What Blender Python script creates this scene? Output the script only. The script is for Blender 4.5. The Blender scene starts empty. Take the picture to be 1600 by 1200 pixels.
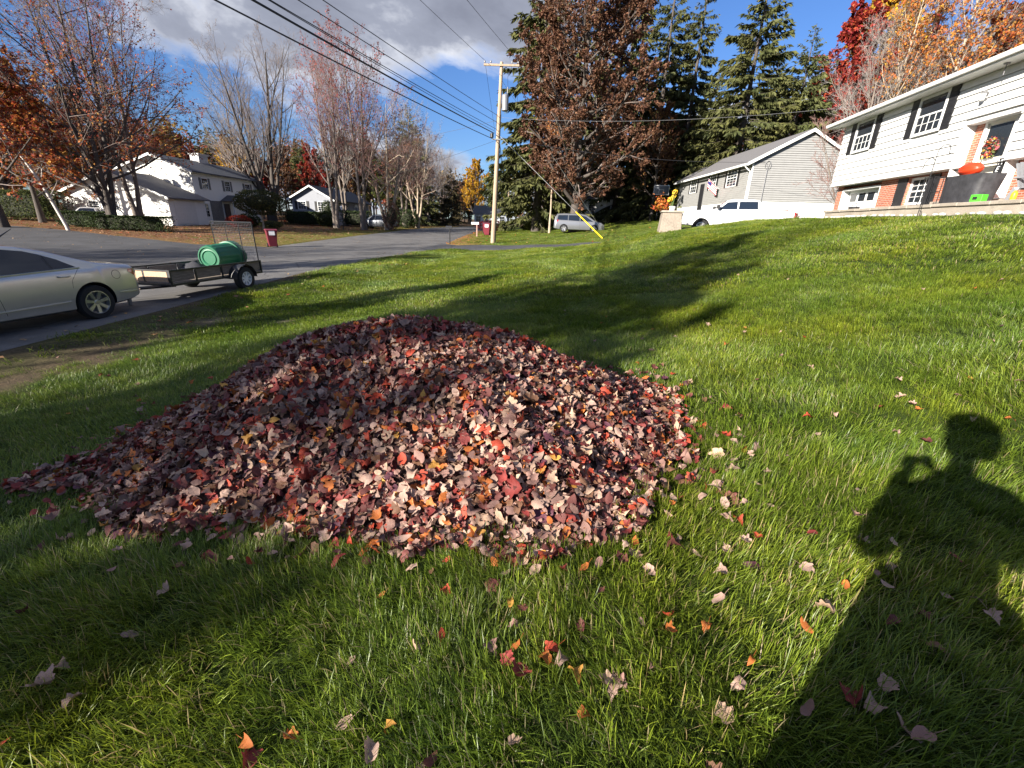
import bpy, bmesh, math, random
import numpy as np
from mathutils import Matrix, Vector

# ------------------------------------------------------------------ camera
SC = bpy.context.scene
COL = SC.collection
CZ = 1.6
FPX = 680.0
PITCH = math.radians(20.4)
SR = .0293
CR = math.sqrt(1 - SR * SR)
cF = np.array([0, math.cos(PITCH), -math.sin(PITCH)])
cU0 = np.array([0, math.sin(PITCH), math.cos(PITCH)])
cR0 = np.array([1., 0, 0])
cU = CR * cU0 - SR * cR0
cR = CR * cR0 + SR * cU0
cam = bpy.data.cameras.new('camera')
camo = bpy.data.objects.new('camera', cam)
COL.objects.link(camo)
camo.matrix_world = Matrix(((cR[0], cU[0], -cF[0], 0), (cR[1], cU[1], -cF[1], 0), (cR[2], cU[2], -cF[2], CZ), (0, 0, 0, 1)))
cam.sensor_fit = 'HORIZONTAL'
cam.sensor_width = 36
cam.lens = 36 * FPX / 1600
cam.clip_start = .01
cam.clip_end = 5000
SC.camera = camo

# ------------------------------------------------------------------ light
SUN_D = np.array([.675, .650, -.349])          # direction the light travels
SUN_D = SUN_D / np.linalg.norm(SUN_D)
SUN_EL = math.asin(-SUN_D[2])
SUN_AZ = math.atan2(-SUN_D[0], -SUN_D[1])      # compass angle of the sun, from +Y towards +X
sl = bpy.data.lights.new('sun', 'SUN')
sl.energy = 5.0
sl.angle = math.radians(.55)
sl.color = (1, .93, .82)
so = bpy.data.objects.new('sun', sl)
COL.objects.link(so)
so.rotation_euler = Vector(SUN_D).to_track_quat('-Z', 'Y').to_euler()
so.location = (-30, -30, 40)
W = bpy.data.worlds.new('World')
SC.world = W
W.use_nodes = True
nt = W.node_tree
nt.nodes.clear()
def N(t, nt=nt, **k):
    n = nt.nodes.new(t)
    for a, b in k.items():
        setattr(n, a, b)
    return n
def math_node(nt, op, a, b=None, clamp=False):
    n = nt.nodes.new('ShaderNodeMath'); n.operation = op; n.use_clamp = clamp
    for i, q in enumerate((a, b)):
        if q is None: continue
        if isinstance(q, (int, float)): n.inputs[i].default_value = q
        else: nt.links.new(q, n.inputs[i])
    return n.outputs[0]
def mixc(nt, f, a, b, mode='MIX'):
    n = nt.nodes.new('ShaderNodeMix'); n.data_type = 'RGBA'; n.blend_type = mode
    for s, q in ((n.inputs[0], f), (n.inputs[6], a), (n.inputs[7], b)):
        if isinstance(q, (int, float)): s.default_value = q
        elif isinstance(q, tuple): s.default_value = q if len(q) == 4 else q + (1,)
        else: nt.links.new(q, s)
    return n.outputs[2]
def ramp(nt, fac, pts):
    n = nt.nodes.new('ShaderNodeValToRGB')
    e = n.color_ramp.elements
    while len(e) > 1: e.remove(e[-1])
    for i, (p, c) in enumerate(pts):
        q = e[0] if i == 0 else e.new(p)
        q.position = p
        q.color = c if len(c) == 4 else tuple(c) + (1,)
    nt.links.new(fac, n.inputs[0])
    return n.outputs[0]
sky = N('ShaderNodeTexSky', sky_type='NISHITA', sun_disc=False)
sky.sun_elevation = SUN_EL
sky.sun_rotation = SUN_AZ
sky.air_density = 1.15
sky.dust_density = .2
sky.ozone_density = 2.6
tc = N('ShaderNodeTexCoord')
sep = N('ShaderNodeSeparateXYZ')
nt.links.new(tc.outputs['Generated'], sep.inputs[0])
zz = math_node(nt, 'ADD', math_node(nt, 'MAXIMUM', sep.outputs[2], 0.0), .22)
cx = math_node(nt, 'DIVIDE', sep.outputs[0], zz)
cy = math_node(nt, 'DIVIDE', sep.outputs[1], zz)
cmb = N('ShaderNodeCombineXYZ')
nt.links.new(cx, cmb.inputs[0]); nt.links.new(cy, cmb.inputs[1])
CLOUD_OFF = (15.92, 4.4, 9.0)
mp = N('ShaderNodeMapping')
mp.inputs['Location'].default_value = CLOUD_OFF
nt.links.new(cmb.outputs[0], mp.inputs[0])
def cnoise(scale, detail, rough, off=0):
    n = N('ShaderNodeTexNoise')
    n.inputs['Scale'].default_value = scale; n.inputs['Detail'].default_value = detail
    n.inputs['Roughness'].default_value = rough; n.inputs['Distortion'].default_value = .25
    nt.links.new(mp.outputs[0], n.inputs['Vector'])
    return n.outputs[0]
n1 = cnoise(.85, 10, .56)
n2 = cnoise(1.9, 6, .6)
cov = ramp(nt, math_node(nt, 'ADD', n1, math_node(nt, 'MULTIPLY', math_node(nt, 'SUBTRACT', n2, .5), .16)), [(.49, (0, 0, 0)), (.56, (1, 1, 1))])
shade = math_node(nt, 'ADD', n1, math_node(nt, 'MULTIPLY', n2, .42))
ccol = ramp(nt, shade, [(.68, (7.6, 7.7, 8.0)), (.745, (4.6, 4.8, 5.4)), (.80, (2.5, 2.7, 3.35)), (.90, (1.8, 1.95, 2.5))])
skyc = mixc(nt, 1.0, sky.outputs[0], (.47, .655, 1.03), 'MULTIPLY')
mixo = mixc(nt, cov, skyc, ccol)
bg = N('ShaderNodeBackground')
bg.inputs[1].default_value = .05
nt.links.new(mixo, bg.inputs[0])
wo = N('ShaderNodeOutputWorld')
nt.links.new(bg.outputs[0], wo.inputs[0])
SC.view_settings.view_transform = 'Standard'
SC.view_settings.look = 'None'
SC.view_settings.exposure = 1.65
SC.view_settings.gamma = 1
SC.view_settings.use_curve_mapping = False
SC.render.engine = 'CYCLES'
SC.cycles.max_bounces = 6
SC.cycles.diffuse_bounces = 2
SC.cycles.glossy_bounces = 2
SC.cycles.transmission_bounces = 2

# ------------------------------------------------------------------ pixel helpers
TH = math.radians(9.0)
def ray(u, v):
    return (u - 800) / FPX * cR + (600 - v) / FPX * cU + cF
def st2xy(s, t):
    return (s * math.sin(TH) + t * math.cos(TH), s * math.cos(TH) - t * math.sin(TH))
def horizon(u):
    return 347.0 + .0293 * (u - 800)
def atY(u, v, y):
    d = ray(u, v); k = y / d[1]
    return d[0] * k, CZ + d[2] * k
def xat(u, y):
    return atY(u, horizon(u), y)[0]

# ------------------------------------------------------------------ terrain
def sstep(a, b, x):
    x = np.clip((x - a) / (b - a), 0, 1)
    return x * x * (3 - 2 * x)
def zr(y):
    return np.interp(y, [-40, 8, 14, 36, 60, 90, 200, 900], [-1.1, -.58, -.54, -.15, .3, .6, 1.2, 3])
RY = [-60, -20, 0, 8.7, 17, 22, 26.5, 31, 34.5, 44, 60, 72, 84, 96]
RR = [-7.0, -7.4, -7.95, -8.08, -8.0, -7.3, -6.2, -5.2, -5.5, -5.4, -5.3, -4.0, 0, 7]
RL = [-15.2, -15.6, -15.9, -16.0, -16.0, -15.9, -15.7, -15.6, -15.6, -15.2, -14.4, -13.4, -10.5, -4]
def drive_n(x, y):           # distance north of the driveway's near edge
    return (y - (31.4 - .315 * (x + 5.1))) * .954
def ground(x, y):
    x = np.asarray(x, float); y = np.asarray(y, float)
    t = x * math.cos(TH) - y * math.sin(TH)
    near = np.interp(t, [-60, -9.6, -8.8, -7.6, -5, -2.5, 0, 2, 5, 9, 11, 14, 40, 200], [-.56, -.56, -.56, -.64, -.44, -.18, 0, .3, .98, 2.06, 2.14, 2.3, 4, 9])
    near = near + np.interp(y, [-40, 0, 10, 27, 40], [-.3, 0, 0.05, .30, .35]) * np.interp(t, [-9, 0, 9], [1, 1, 0.0])
    near = near + .42 * sstep(12, 26, y) * np.exp(-((t - 4) / 3.0) ** 2)
    e = x + 5.3
    far = zr(y) + np.interp(e, [-300, -60, -30, -15, -8, 0, 3, 6, 9, 12, 18, 24, 60, 200], [3, 1.0, .35, .1, 0, 0, .1, .25, .47, .80, 1.5, 2.2, 4.5, 9])
    w = sstep(-.4, 1.6, drive_n(x, y))
    left = zr(y) + np.interp(-(x + 15.8), [0, 5, 20, 60, 300], [0, .1, .4, 1.2, 4])
    z = near * (1 - w) + far * w
    rr = np.interp(y, RY, RR)
    wl = sstep(rr + .2, rr - .8, x)
    z = z * (1 - wl) + np.where(x < -15.8, left, zr(y)) * wl
    d = np.hypot(x, y)
    lawn = (x > rr) * np.clip(d / 6, 0, 1)
    return z + lawn * (.022 * np.sin(x * 1.7 + .6 * np.sin(y * 1.1)) + .018 * np.sin(y * 1.3 + x * .5 + 1))
def gz(x, y):
    return float(ground(x, y))
def GP(u, v, maxd=400):
    d = ray(u, v); d = d / np.linalg.norm(d)
    k = np.geomspace(.5, maxd, 5000)
    P = d[None] * k[:, None]; P[:, 2] += CZ
    b = P[:, 2] - ground(P[:, 0], P[:, 1])
    i = int(np.argmax(b < 0))
    a = b[i - 1] / (b[i - 1] - b[i])
    return P[i - 1] * (1 - a) + P[i] * a

# ------------------------------------------------------------------ object helpers
def tag(o, label=None, cat=None, group=None, kind=None):
    for k, v in (('label', label), ('category', cat), ('group', group), ('kind', kind)):
        if v: o[k] = v
    return o
def link(o, parent=None):
    COL.objects.link(o)
    if parent: o.parent = parent
    return o
def thing(name, label, cat, loc=(0, 0, 0), rz=0, group=None):
    o = bpy.data.objects.new(name, None)
    o.empty_display_size = .1
    link(o)
    o.location = loc; o.rotation_euler = (0, 0, rz)
    return tag(o, label, cat, group)
def dup(root, loc=None, rz=None, scale=None, label=None, group=None, parent=None):
    c = root.copy(); COL.objects.link(c)
    if parent: c.parent = parent
    if loc is not None: c.location = loc
    if rz is not None: c.rotation_euler = (0, 0, rz)
    if scale is not None: c.scale = scale if isinstance(scale, tuple) else (scale,) * 3
    if label: c['label'] = label
    if group: c['group'] = group
    for ch in list(root.children):
        dup(ch, parent=c)
    return c
def mknp(name, V, tris=None, quads=None, mat=None, col=None, smooth=False, mids=None):
    me = bpy.data.meshes.new(name)
    V = np.asarray(V, np.float32)
    fs = []; st = []; n0 = 0
    for f, k in ((tris, 3), (quads, 4)):
        if f is not None and len(f):
            f = np.asarray(f, np.int32)
            fs.append(f.ravel()); st.append(n0 + np.arange(len(f), dtype=np.int32) * k); n0 += f.size
    L = np.concatenate(fs); S = np.concatenate(st)
    me.vertices.add(len(V)); me.vertices.foreach_set('co', V.ravel())
    me.loops.add(len(L)); me.loops.foreach_set('vertex_index', L)
    me.polygons.add(len(S)); me.polygons.foreach_set('loop_start', S)
    if mids is not None: me.polygons.foreach_set('material_index', np.asarray(mids, np.int32))
    me.update(calc_edges=True)
    if smooth: me.polygons.foreach_set('use_smooth', np.ones(len(S), bool))
    if col is not None:
        a = me.attributes.new('col', 'FLOAT_COLOR', 'POINT')
        c = np.ones((len(V), 4), np.float32); c[:, :3] = col
        a.data.foreach_set('color', c.ravel())
    for m in (mat if isinstance(mat, (list, tuple)) else [mat]):
        if m: me.materials.append(m)
    return me
def onp(name, parent=None, **k):
    return link(bpy.data.objects.new(name, mknp(name, **k)), parent)
class MB:
    def __init__(s): s.v = []; s.f = []; s.m = []; s.mi = 0
    def add(s, V, F):
        n = len(s.v); s.v += [tuple(float(c) for c in p) for p in V]
        s.f += [tuple(i + n for i in f) for f in F]; s.m += [s.mi] * len(F)
        return s
    def box(s, a, b):
        x0, y0, z0 = a; x1, y1, z1 = b
        return s.add([(x0, y0, z0), (x1, y0, z0), (x1, y1, z0), (x0, y1, z0), (x0, y0, z1), (x1, y0, z1), (x1, y1, z1), (x0, y1, z1)],
                     [(0, 3, 2, 1), (4, 5, 6, 7), (0, 1, 5, 4), (1, 2, 6, 5), (2, 3, 7, 6), (3, 0, 4, 7)])
    def prism(s, poly, d, o=(0, 0, 0), ax=(1, 0, 0), ay=(0, 0, 1), n=(0, 1, 0)):
        o, ax, ay, n = map(np.array, (o, ax, ay, n))
        P = [o + ax * p[0] + ay * p[1] for p in poly]; k = len(P)
        V = P + [p + n * d for p in P]
        return s.add(V, [tuple(range(k))[::-1], tuple(range(k, 2 * k))] + [(i, (i + 1) % k, k + (i + 1) % k, k + i) for i in range(k)])
    def tube(s, pts, r, n=8, cap=True):
        pts = [np.array(p, float) for p in pts]
        rs = r if isinstance(r, (list, tuple)) else [r] * len(pts)
        V = []; F = []
        u = None
        for i, p in enumerate(pts):
            t = pts[min(i + 1, len(pts) - 1)] - pts[max(i - 1, 0)]
            t = t / (np.linalg.norm(t) + 1e-9)
            if u is None:
                u = np.cross(t, (0, 0, 1) if abs(t[2]) < .9 else (1, 0, 0))
            u = u - t * (u @ t); u = u / (np.linalg.norm(u) + 1e-9)
            w = np.cross(t, u)
            for j in range(n):
                a = 2 * math.pi * j / n
                V.append(p + rs[i] * (math.cos(a) * u + math.sin(a) * w))
        for i in range(len(pts) - 1):
            for j in range(n):
                F.append((i * n + j, i * n + (j + 1) % n, (i + 1) * n + (j + 1) % n, (i + 1) * n + j))
        if cap:
            F.append(tuple(range(n))[::-1]); F.append(tuple(range((len(pts) - 1) * n, len(pts) * n)))
        return s.add(V, F)
    def lathe(s, prof, o=(0, 0, 0), axis=(0, 0, 1), n=24, cap=True):
        ax = np.array(axis, float); ax /= np.linalg.norm(ax)
        u = np.cross(ax, (1, 0, 0) if abs(ax[0]) < .9 else (0, 1, 0)); u /= np.linalg.norm(u); w = np.cross(ax, u)
        o = np.array(o, float)
        V = []; F = []
        for r, h in prof:
            for j in range(n):
                a = 2 * math.pi * j / n
                V.append(o + ax * h + r * (math.cos(a) * u + math.sin(a) * w))
        for i in range(len(prof) - 1):
            for j in range(n):
                F.append((i * n + j, i * n + (j + 1) % n, (i + 1) * n + (j + 1) % n, (i + 1) * n + j))
        if cap:
            F.append(tuple(range(n))[::-1]); F.append(tuple(range((len(prof) - 1) * n, len(prof) * n)))
        return s.add(V, F)
    def mesh(s, name, mat, smooth=False, sharp=None, bevel=None):
        me = bpy.data.meshes.new(name)
        me.from_pydata(s.v, [], s.f)
        for m in (mat if isinstance(mat, (list, tuple)) else [mat]): me.materials.append(m)
        if any(s.m): me.polygons.foreach_set('material_index', s.m)
        bm = bmesh.new(); bm.from_mesh(me)
        bmesh.ops.recalc_face_normals(bm, faces=bm.faces)
        if bevel:
            bmesh.ops.bevel(bm, geom=list(bm.edges), offset=bevel, segments=1, affect='EDGES', clamp_overlap=True)
        bm.to_mesh(me); bm.free()
        if smooth:
            me.polygons.foreach_set('use_smooth', [True] * len(me.polygons))
            if sharp: me.set_sharp_from_angle(angle=math.radians(sharp))
        me.update()
        return me
    def obj(s, name, mat, parent=None, smooth=False, sharp=None, bevel=None, loc=None, rot=None):
        o = link(bpy.data.objects.new(name, s.mesh(name, mat, smooth, sharp, bevel)), parent)
        if loc is not None: o.location = loc
        if rot is not None: o.rotation_euler = rot
        return o

# ------------------------------------------------------------------ materials
def new_mat(name):
    m = bpy.data.materials.new(name); m.use_nodes = True
    t = m.node_tree; t.nodes.clear()
    o = t.nodes.new('ShaderNodeOutputMaterial'); b = t.nodes.new('ShaderNodeBsdfPrincipled')
    t.links.new(b.outputs[0], o.inputs[0])
    return m, t, b, o
def noise(t, scale, detail=4, rough=.55, vec=None, dist=0):
    n = t.nodes.new('ShaderNodeTexNoise')
    n.inputs['Scale'].default_value = scale; n.inputs['Detail'].default_value = detail; n.inputs['Roughness'].default_value = rough
    n.inputs['Distortion'].default_value = dist
    if vec is None:
        c = t.nodes.new('ShaderNodeTexCoord'); vec = c.outputs['Object']
    t.links.new(vec, n.inputs['Vector'])
    return n.outputs[0]
def bumpn(t, b, h, strength=.3, dist=.02):
    n = t.nodes.new('ShaderNodeBump'); n.inputs['Strength'].default_value = strength; n.inputs['Distance'].default_value = dist
    t.links.new(h, n.inputs['Height']); t.links.new(n.outputs[0], b.inputs['Normal'])
def mat(name, col, rough=.6, var=.15, scale=6, bump=0, bscale=60, spec=.4, metal=0, dirt=None, dscale=2, damt=.5, coat=0, stretch=None):
    m, t, b, o = new_mat(name)
    c = t.nodes.new('ShaderNodeTexCoord'); vec = c.outputs['Object']
    if stretch:
        mpn = t.nodes.new('ShaderNodeMapping'); mpn.inputs['Scale'].default_value = stretch
        t.links.new(vec, mpn.inputs[0]); vec = mpn.outputs[0]
    f = noise(t, scale, 6, .6, vec)
    a = tuple(min(1, x * (1 - var)) for x in col); d = tuple(min(1, x * (1 + var)) for x in col)
    cc = ramp(t, f, [(.3, a), (.7, d)])
    if dirt:
        g = noise(t, dscale, 8, .65, vec)
        k = ramp(t, g, [(.45, (0, 0, 0)), (.7, (damt,) * 3)])
        cc = mixc(t, k, cc, dirt)
    t.links.new(cc, b.inputs['Base Color'])
    b.inputs['Roughness'].default_value = rough; b.inputs['Specular IOR Level'].default_value = spec; b.inputs['Metallic'].default_value = metal
    if coat: b.inputs['Coat Weight'].default_value = coat; b.inputs['Coat Roughness'].default_value = .08
    if bump: bumpn(t, b, noise(t, bscale, 5, .6, vec), bump)
    return m
def attr_mat(name, rough=.55, spec=.3, trans=0, var=.2, vscale=30, objrand=0, bump=0, bscale=80):
    m, t, b, o = new_mat(name)
    a = t.nodes.new('ShaderNodeAttribute'); a.attribute_name = 'col'
    f = noise(t, vscale, 3, .6)
    k = ramp(t, f, [(.3, (1 - var,) * 3), (.7, (1 + var,) * 3)])
    cc = mixc(t, 1.0, a.outputs[0], k, 'MULTIPLY')
    if objrand:
        oi = t.nodes.new('ShaderNodeObjectInfo')
        r = ramp(t, oi.outputs['Random'], [(0, (1 - objrand, 1 - objrand, 1 - objrand)), (.6, (1, 1, 1)), (.85, (1 + objrand, 1 + objrand * .7, 1)), (1, (1 + 1.6 * objrand, 1 + objrand * .9, 1))])
        cc = mixc(t, 1.0, cc, r, 'MULTIPLY')
    t.links.new(cc, b.inputs['Base Color'])
    b.inputs['Roughness'].default_value = rough; b.inputs['Specular IOR Level'].default_value = spec
    if bump: bumpn(t, b, noise(t, bscale, 5, .6), bump)
    if trans:
        tr = t.nodes.new('ShaderNodeBsdfTranslucent'); mx = t.nodes.new('ShaderNodeMixShader'); mx.inputs[0].default_value = trans
        t.links.new(cc, tr.inputs[0]); t.links.new(b.outputs[0], mx.inputs[1]); t.links.new(tr.outputs[0], mx.inputs[2]); t.links.new(mx.outputs[0], o.inputs[0])
    return m
def glass_mat(name, col=(.02, .025, .03), rough=.04):
    m, t, b, o = new_mat(name)
    b.inputs['Base Color'].default_value = col + (1,); b.inputs['Roughness'].default_value = rough
    b.inputs['Specular IOR Level'].default_value = .5
    return m
def paint(name, col, metal=.5, rough=.35, var=.03):
    m = mat(name, col, rough, var, 3, 0, spec=.5, metal=metal, coat=1, dirt=tuple(c * .55 + .05 for c in col), dscale=4, damt=.12)
    return m
def brick_mat(name):
    m, t, b, o = new_mat(name)
    c = t.nodes.new('ShaderNodeTexCoord')
    sp = t.nodes.new('ShaderNodeSeparateXYZ'); t.links.new(c.outputs['Object'], sp.inputs[0])
    ad = math_node(t, 'ADD', sp.outputs[0], sp.outputs[1])
    cb = t.nodes.new('ShaderNodeCombineXYZ'); t.links.new(ad, cb.inputs[0]); t.links.new(sp.outputs[2], cb.inputs[1])
    br = t.nodes.new('ShaderNodeTexBrick')
    br.inputs['Scale'].default_value = 1; br.inputs['Brick Width'].default_value = .21; br.inputs['Row Height'].default_value = .068
    br.inputs['Mortar Size'].default_value = .006; br.inputs['Color1'].default_value = (.40, .115, .055, 1); br.inputs['Color2'].default_value = (.27, .075, .04, 1)
    br.inputs['Mortar'].default_value = (.42, .36, .31, 1)
    t.links.new(cb.outputs[0], br.inputs['Vector'])
    f = noise(t, 7, 5, .6)
    cc = mixc(t, 1.0, br.outputs[0], ramp(t, f, [(.3, (.75, .75, .75)), (.7, (1.2, 1.2, 1.2))]), 'MULTIPLY')
    t.links.new(cc, b.inputs['Base Color']); b.inputs['Roughness'].default_value = .85
    bumpn(t, b, br.outputs['Fac'], -.5, .008)
    return m

WHITE_SIDING = mat('white_vinyl', (.62, .62, .61), .5, .05, 3, .05, 40, dirt=(.55, .53, .5), dscale=1.3, damt=.25)
WHITE_TRIM = mat('white_trim', (.70, .70, .69), .45, .05, 4, dirt=(.5, .48, .45), dscale=3, damt=.2)
SOFFIT = mat('soffit', (.68, .68, .66), .6, .06, 5)
CREAM = mat('cream_siding', (.74, .73, .69), .6, .06, 2, dirt=(.5, .48, .44), damt=.3)
GREY_SIDING = mat('grey_siding', (.245, .243, .238), .55, .06, 3, .05, 40)
BLUEGREY = mat('bluegrey_siding', (.22, .23, .26), .6, .07, 3)
SHINGLE = mat('dark_shingle', (.075, .08, .092), .9, .3, 30, .5, 60)
SHINGLE_B = mat('brown_shingle', (.13, .125, .13), .9, .3, 30, .5, 60)
BLACK_SHUT = mat('black_shutter', (.018, .018, .02), .45, .2, 10)
GREY_SHUT = mat('grey_shutter', (.12, .12, .13), .5, .2, 10)
GLASS = glass_mat('window_glass', (.02, .025, .032), .06)
CAR_GLASS = glass_mat('car_glass', (.012, .018, .03))
BRICK = brick_mat('red_brick')
CONC = mat('weathered_concrete', (.33, .29, .24), .9, .25, 5, .4, 60, dirt=(.16, .13, .10), dscale=2.5, damt=.7)
STONE = mat('stone_pillar', (.25, .21, .17), .9, .25, 12, .5, 40, dirt=(.18, .15, .12), damt=.5)
BLACK_M = mat('black_metal', (.016, .016, .018), .45, .3, 20, .1, 80, spec=.5)
RUBBER = mat('tyre_rubber', (.018, .018, .018), .85, .25, 20, .2, 90)
CHROME = mat('alloy', (.62, .62, .63), .28, .08, 8, metal=.9)
WHITE_RIM = mat('white_rim', (.72, .72, .72), .4, .1, 10, dirt=(.3, .28, .26), dscale=6, damt=.4)
PINE_PLANK = mat('pine_plank', (.48, .33, .21), .75, .3, 5, .15, 40, stretch=(1.2, 14, 14), dirt=(.22, .13, .07), dscale=2.0, damt=.6)
OLD_PLANK = mat('weathered_plank', (.20, .16, .125), .85, .3, 5, .2, 40, stretch=(1.2, 14, 14), dirt=(.07, .055, .045), damt=.6)
GREEN_PL = mat('green_plastic', (.010, .115, .055), .42, .1, 6, .05, 60, dirt=(.035, .075, .05), damt=.3)
MAROON = mat('maroon_plastic', (.15, .018, .03), .45, .12, 6)
PALE_LABEL = mat('pale_label', (.72, .70, .70), .5, .08, 8)
POLE_WOOD = mat('pole_wood', (.36, .27, .19), .9, .25, 4, .4, 40, stretch=(12, 12, .6), dirt=(.16, .115, .08), dscale=1.2, damt=.6)
GREY_STEEL = mat('grey_steel', (.20, .20, .21), .5, .15, 10, metal=.3)
WIRE = mat('cable_black', (.02, .02, .025), .6, .1, 5)
WIRE_L = mat('cable_bare', (.5, .5, .5), .4, .1, 5, metal=.4)
YELLOW = mat('yellow_guard', (.75, .55, .02), .5, .1, 5)
RED_PL = mat('red_plastic', (.50, .04, .012), .35, .08, 6)
LIME = mat('lime_green', (.07, .40, .03), .45, .1, 8)
AMBER = mat('amber_plastic', (.68, .34, .02), .4, .1, 8)
COVER = mat('grill_cover', (.035, .035, .04), .6, .3, 6, .4, 8)
CHAIR_GREY = mat('grey_plastic', (.17, .175, .19), .5, .1, 8)
TAIL = mat('tail_lamp', (.32, .006, .01), .15, .1, 8, coat=1)
SKIN = mat('skin', (.5, .32, .25), .6, .08, 9)
COAT = mat('dark_coat', (.03, .035, .05), .8, .2, 20)
HAIR = mat('brown_hair', (.05, .03, .02), .7, .3, 30)
BARK = mat('bark_greybrown', (.16, .13, .11), .9, .35, 6, .6, 25, stretch=(6, 6, 1))
BARK_D = mat('bark_dark', (.07, .058, .05), .9, .35, 6, .6, 25, stretch=(6, 6, 1))
BARK_T = mat('bark_tan', (.34, .27, .20), .9, .3, 6, .5, 25, stretch=(6, 6, 1))
TWIG = mat('twig', (.17, .135, .12), .9, .25, 3)
TWIG_R = mat('twig_reddish', (.20, .115, .10), .9, .25, 3)
TWIG_G = mat('twig_grey', (.25, .225, .21), .9, .25, 3)
LEAF = attr_mat('leaf_litter', .6, .25, .12, .22, 45, bump=.25, bscale=60)
FOLI = attr_mat('foliage', .65, .2, .3, .2, 3)
NEEDLE = attr_mat('needles', .7, .2, .12, .25, 2)
GRASSM = attr_mat('grass_blade', .42, .35, .42, .12, 12, objrand=.28)
# ------------------------------------------------------------------ ground
rng = np.random.default_rng(7)
def lattice(seed):
    g = np.random.default_rng(seed).random((64, 64))
    def f(x, y, s):
        x = np.asarray(x) / s; y = np.asarray(y) / s
        i = np.floor(x).astype(int); j = np.floor(y).astype(int); a = x - i; b = y - j
        a = a * a * (3 - 2 * a); b = b * b * (3 - 2 * b)
        q = lambda m, n: g[m % 64, n % 64]
        return (q(i, j) * (1 - a) + q(i + 1, j) * a) * (1 - b) + (q(i, j + 1) * (1 - a) + q(i + 1, j + 1) * a) * b
    return lambda x, y, s: .6 * f(x, y, s) + .28 * f(x + 9.1, y + 3.3, s * .47) + .12 * f(x + 4.2, y + 7.7, s * .2)
NZ = lattice(3); NZ2 = lattice(11)
def inpoly(x, y, P):
    r = np.zeros(np.shape(x), bool)
    for (x0, y0), (x1, y1) in zip(P, P[1:] + P[:1]):
        c = ((y0 > y) != (y1 > y)) & (x < (x1 - x0) * (y - y0) / (y1 - y0 + 1e-12) + x0)
        r ^= c
    return r
DRV_A = [(-6.6, 28.6), (-4.6, 31.2), (3.8, 28.6), (14.5, 25.3), (18.0, 24.2)]
DRV_B = [(-5.7, 36.4), (-4.2, 34.6), (4.5, 32.0), (15.3, 28.8), (18.8, 27.7)]
SST_A = [(-15.2, 9.0), (-17.5, 12.0), (-23, 14.2), (-60, 25)]
SST_B = [(-15.3, 29.0), (-19.8, 28.2), (-33.7, 34.0), (-60, 41)]
def road_in(x, y, m=.12):
    return (x > np.interp(y, RY, RL) + m) & (x < np.interp(y, RY, RR) - m) & (y < 96)
def paved(x, y):
    return road_in(x, y) | inpoly(x, y, DRV_A + DRV_B[::-1]) | inpoly(x, y, SST_A + SST_B[::-1])
gxs = np.concatenate([-np.geomspace(900, 62, 14), np.arange(-60, -18, 1.2), np.arange(-18, 16, .33), np.arange(16, 42, 1.2), np.geomspace(44, 900, 14)])
gys = np.concatenate([-np.geomspace(900, 62, 10), np.arange(-60, -4, 2.5), np.arange(-4, 37, .33), np.arange(37, 100, 1.2), np.geomspace(102, 900, 16)])
GX, GY = np.meshgrid(gxs, gys)
GZ = ground(GX, GY)
GZ = GZ - .07 * paved(GX, GY)
nx, ny = len(gxs), len(gys)
idx = np.arange(nx * ny).reshape(ny, nx)
quads = np.stack([idx[:-1, :-1], idx[:-1, 1:], idx[1:, 1:], idx[1:, :-1]], -1).reshape(-1, 4)
rr_ = np.interp(GY, RY, RR); rl_ = np.interp(GY, RY, RL)
C = np.empty(GX.shape + (3,))
lawn_c = np.array([.040, .062, .014]); soil = np.array([.085, .064, .047]); litter = np.array([.17, .095, .055]); gold = np.array([.15, .135, .035]); woods = np.array([.10, .065, .04])
C[:] = lawn_c
nzg = NZ(GX, GY, 1.3)
e1 = GX - rr_
k = np.clip(1.15 - e1 / np.interp(GY, [0, 6, 9, 13, 30], [3.0, 2.6, 1.5, .6, .3]) + (nzg - .5) * 2.2, 0, 1) * (e1 > -1) * (GY < 30)
C = C * (1 - k[..., None]) + soil * k[..., None]
k = np.clip(NZ2(GX * 1.6, GY, 1.3) * 7 - 5.0, 0, 1) * (e1 > .5) * (e1 < 3.6) * (GY < 20)
C = C * (1 - k[..., None]) + np.array([.17, .14, .115]) * k[..., None]
el = rl_ - GX
k = sstep(-.3, .3, el)
lf = np.clip(.25 + el / 12 + (NZ(GX, GY, 3) - .5) * 1.5, 0, 1)[..., None]
C = C * (1 - k[..., None]) + (gold * (1 - lf) + litter * lf) * k[..., None]
k = (sstep(1.5, 3.0, drive_n(GX, GY)) * (GX > -6))[..., None]
lf = np.clip(.95 - (GX + 5.6) / 4 + (nzg - .5) * 1.2, 0, 1)[..., None]
C = C * (1 - k) + (np.array([.095, .125, .025]) * (1 - lf) + np.array([.26, .15, .06]) * lf) * k
k = np.clip((np.abs(GX) - 45) / 30, 0, 1)[..., None]
C = C * (1 - k) + woods * k
k = np.clip((GY - 85) / 30, 0, 1)[..., None]
C = C * (1 - k) + woods * k
gm, gt, gb, go_ = new_mat('ground_cover')
ga = gt.nodes.new('ShaderNodeAttribute'); ga.attribute_name = 'col'
gf = noise(gt, 5, 8, .7); gf2 = noise(gt, 38, 5, .7)
gc = mixc(gt, 1.0, ga.outputs[0], ramp(gt, gf, [(.3, (.62, .66, .6)), (.7, (1.35, 1.3, 1.2))]), 'MULTIPLY')
gc = mixc(gt, 1.0, gc, ramp(gt, gf2, [(.35, (.6, .6, .6)), (.68, (1.45, 1.4, 1.3))]), 'MULTIPLY')
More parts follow.
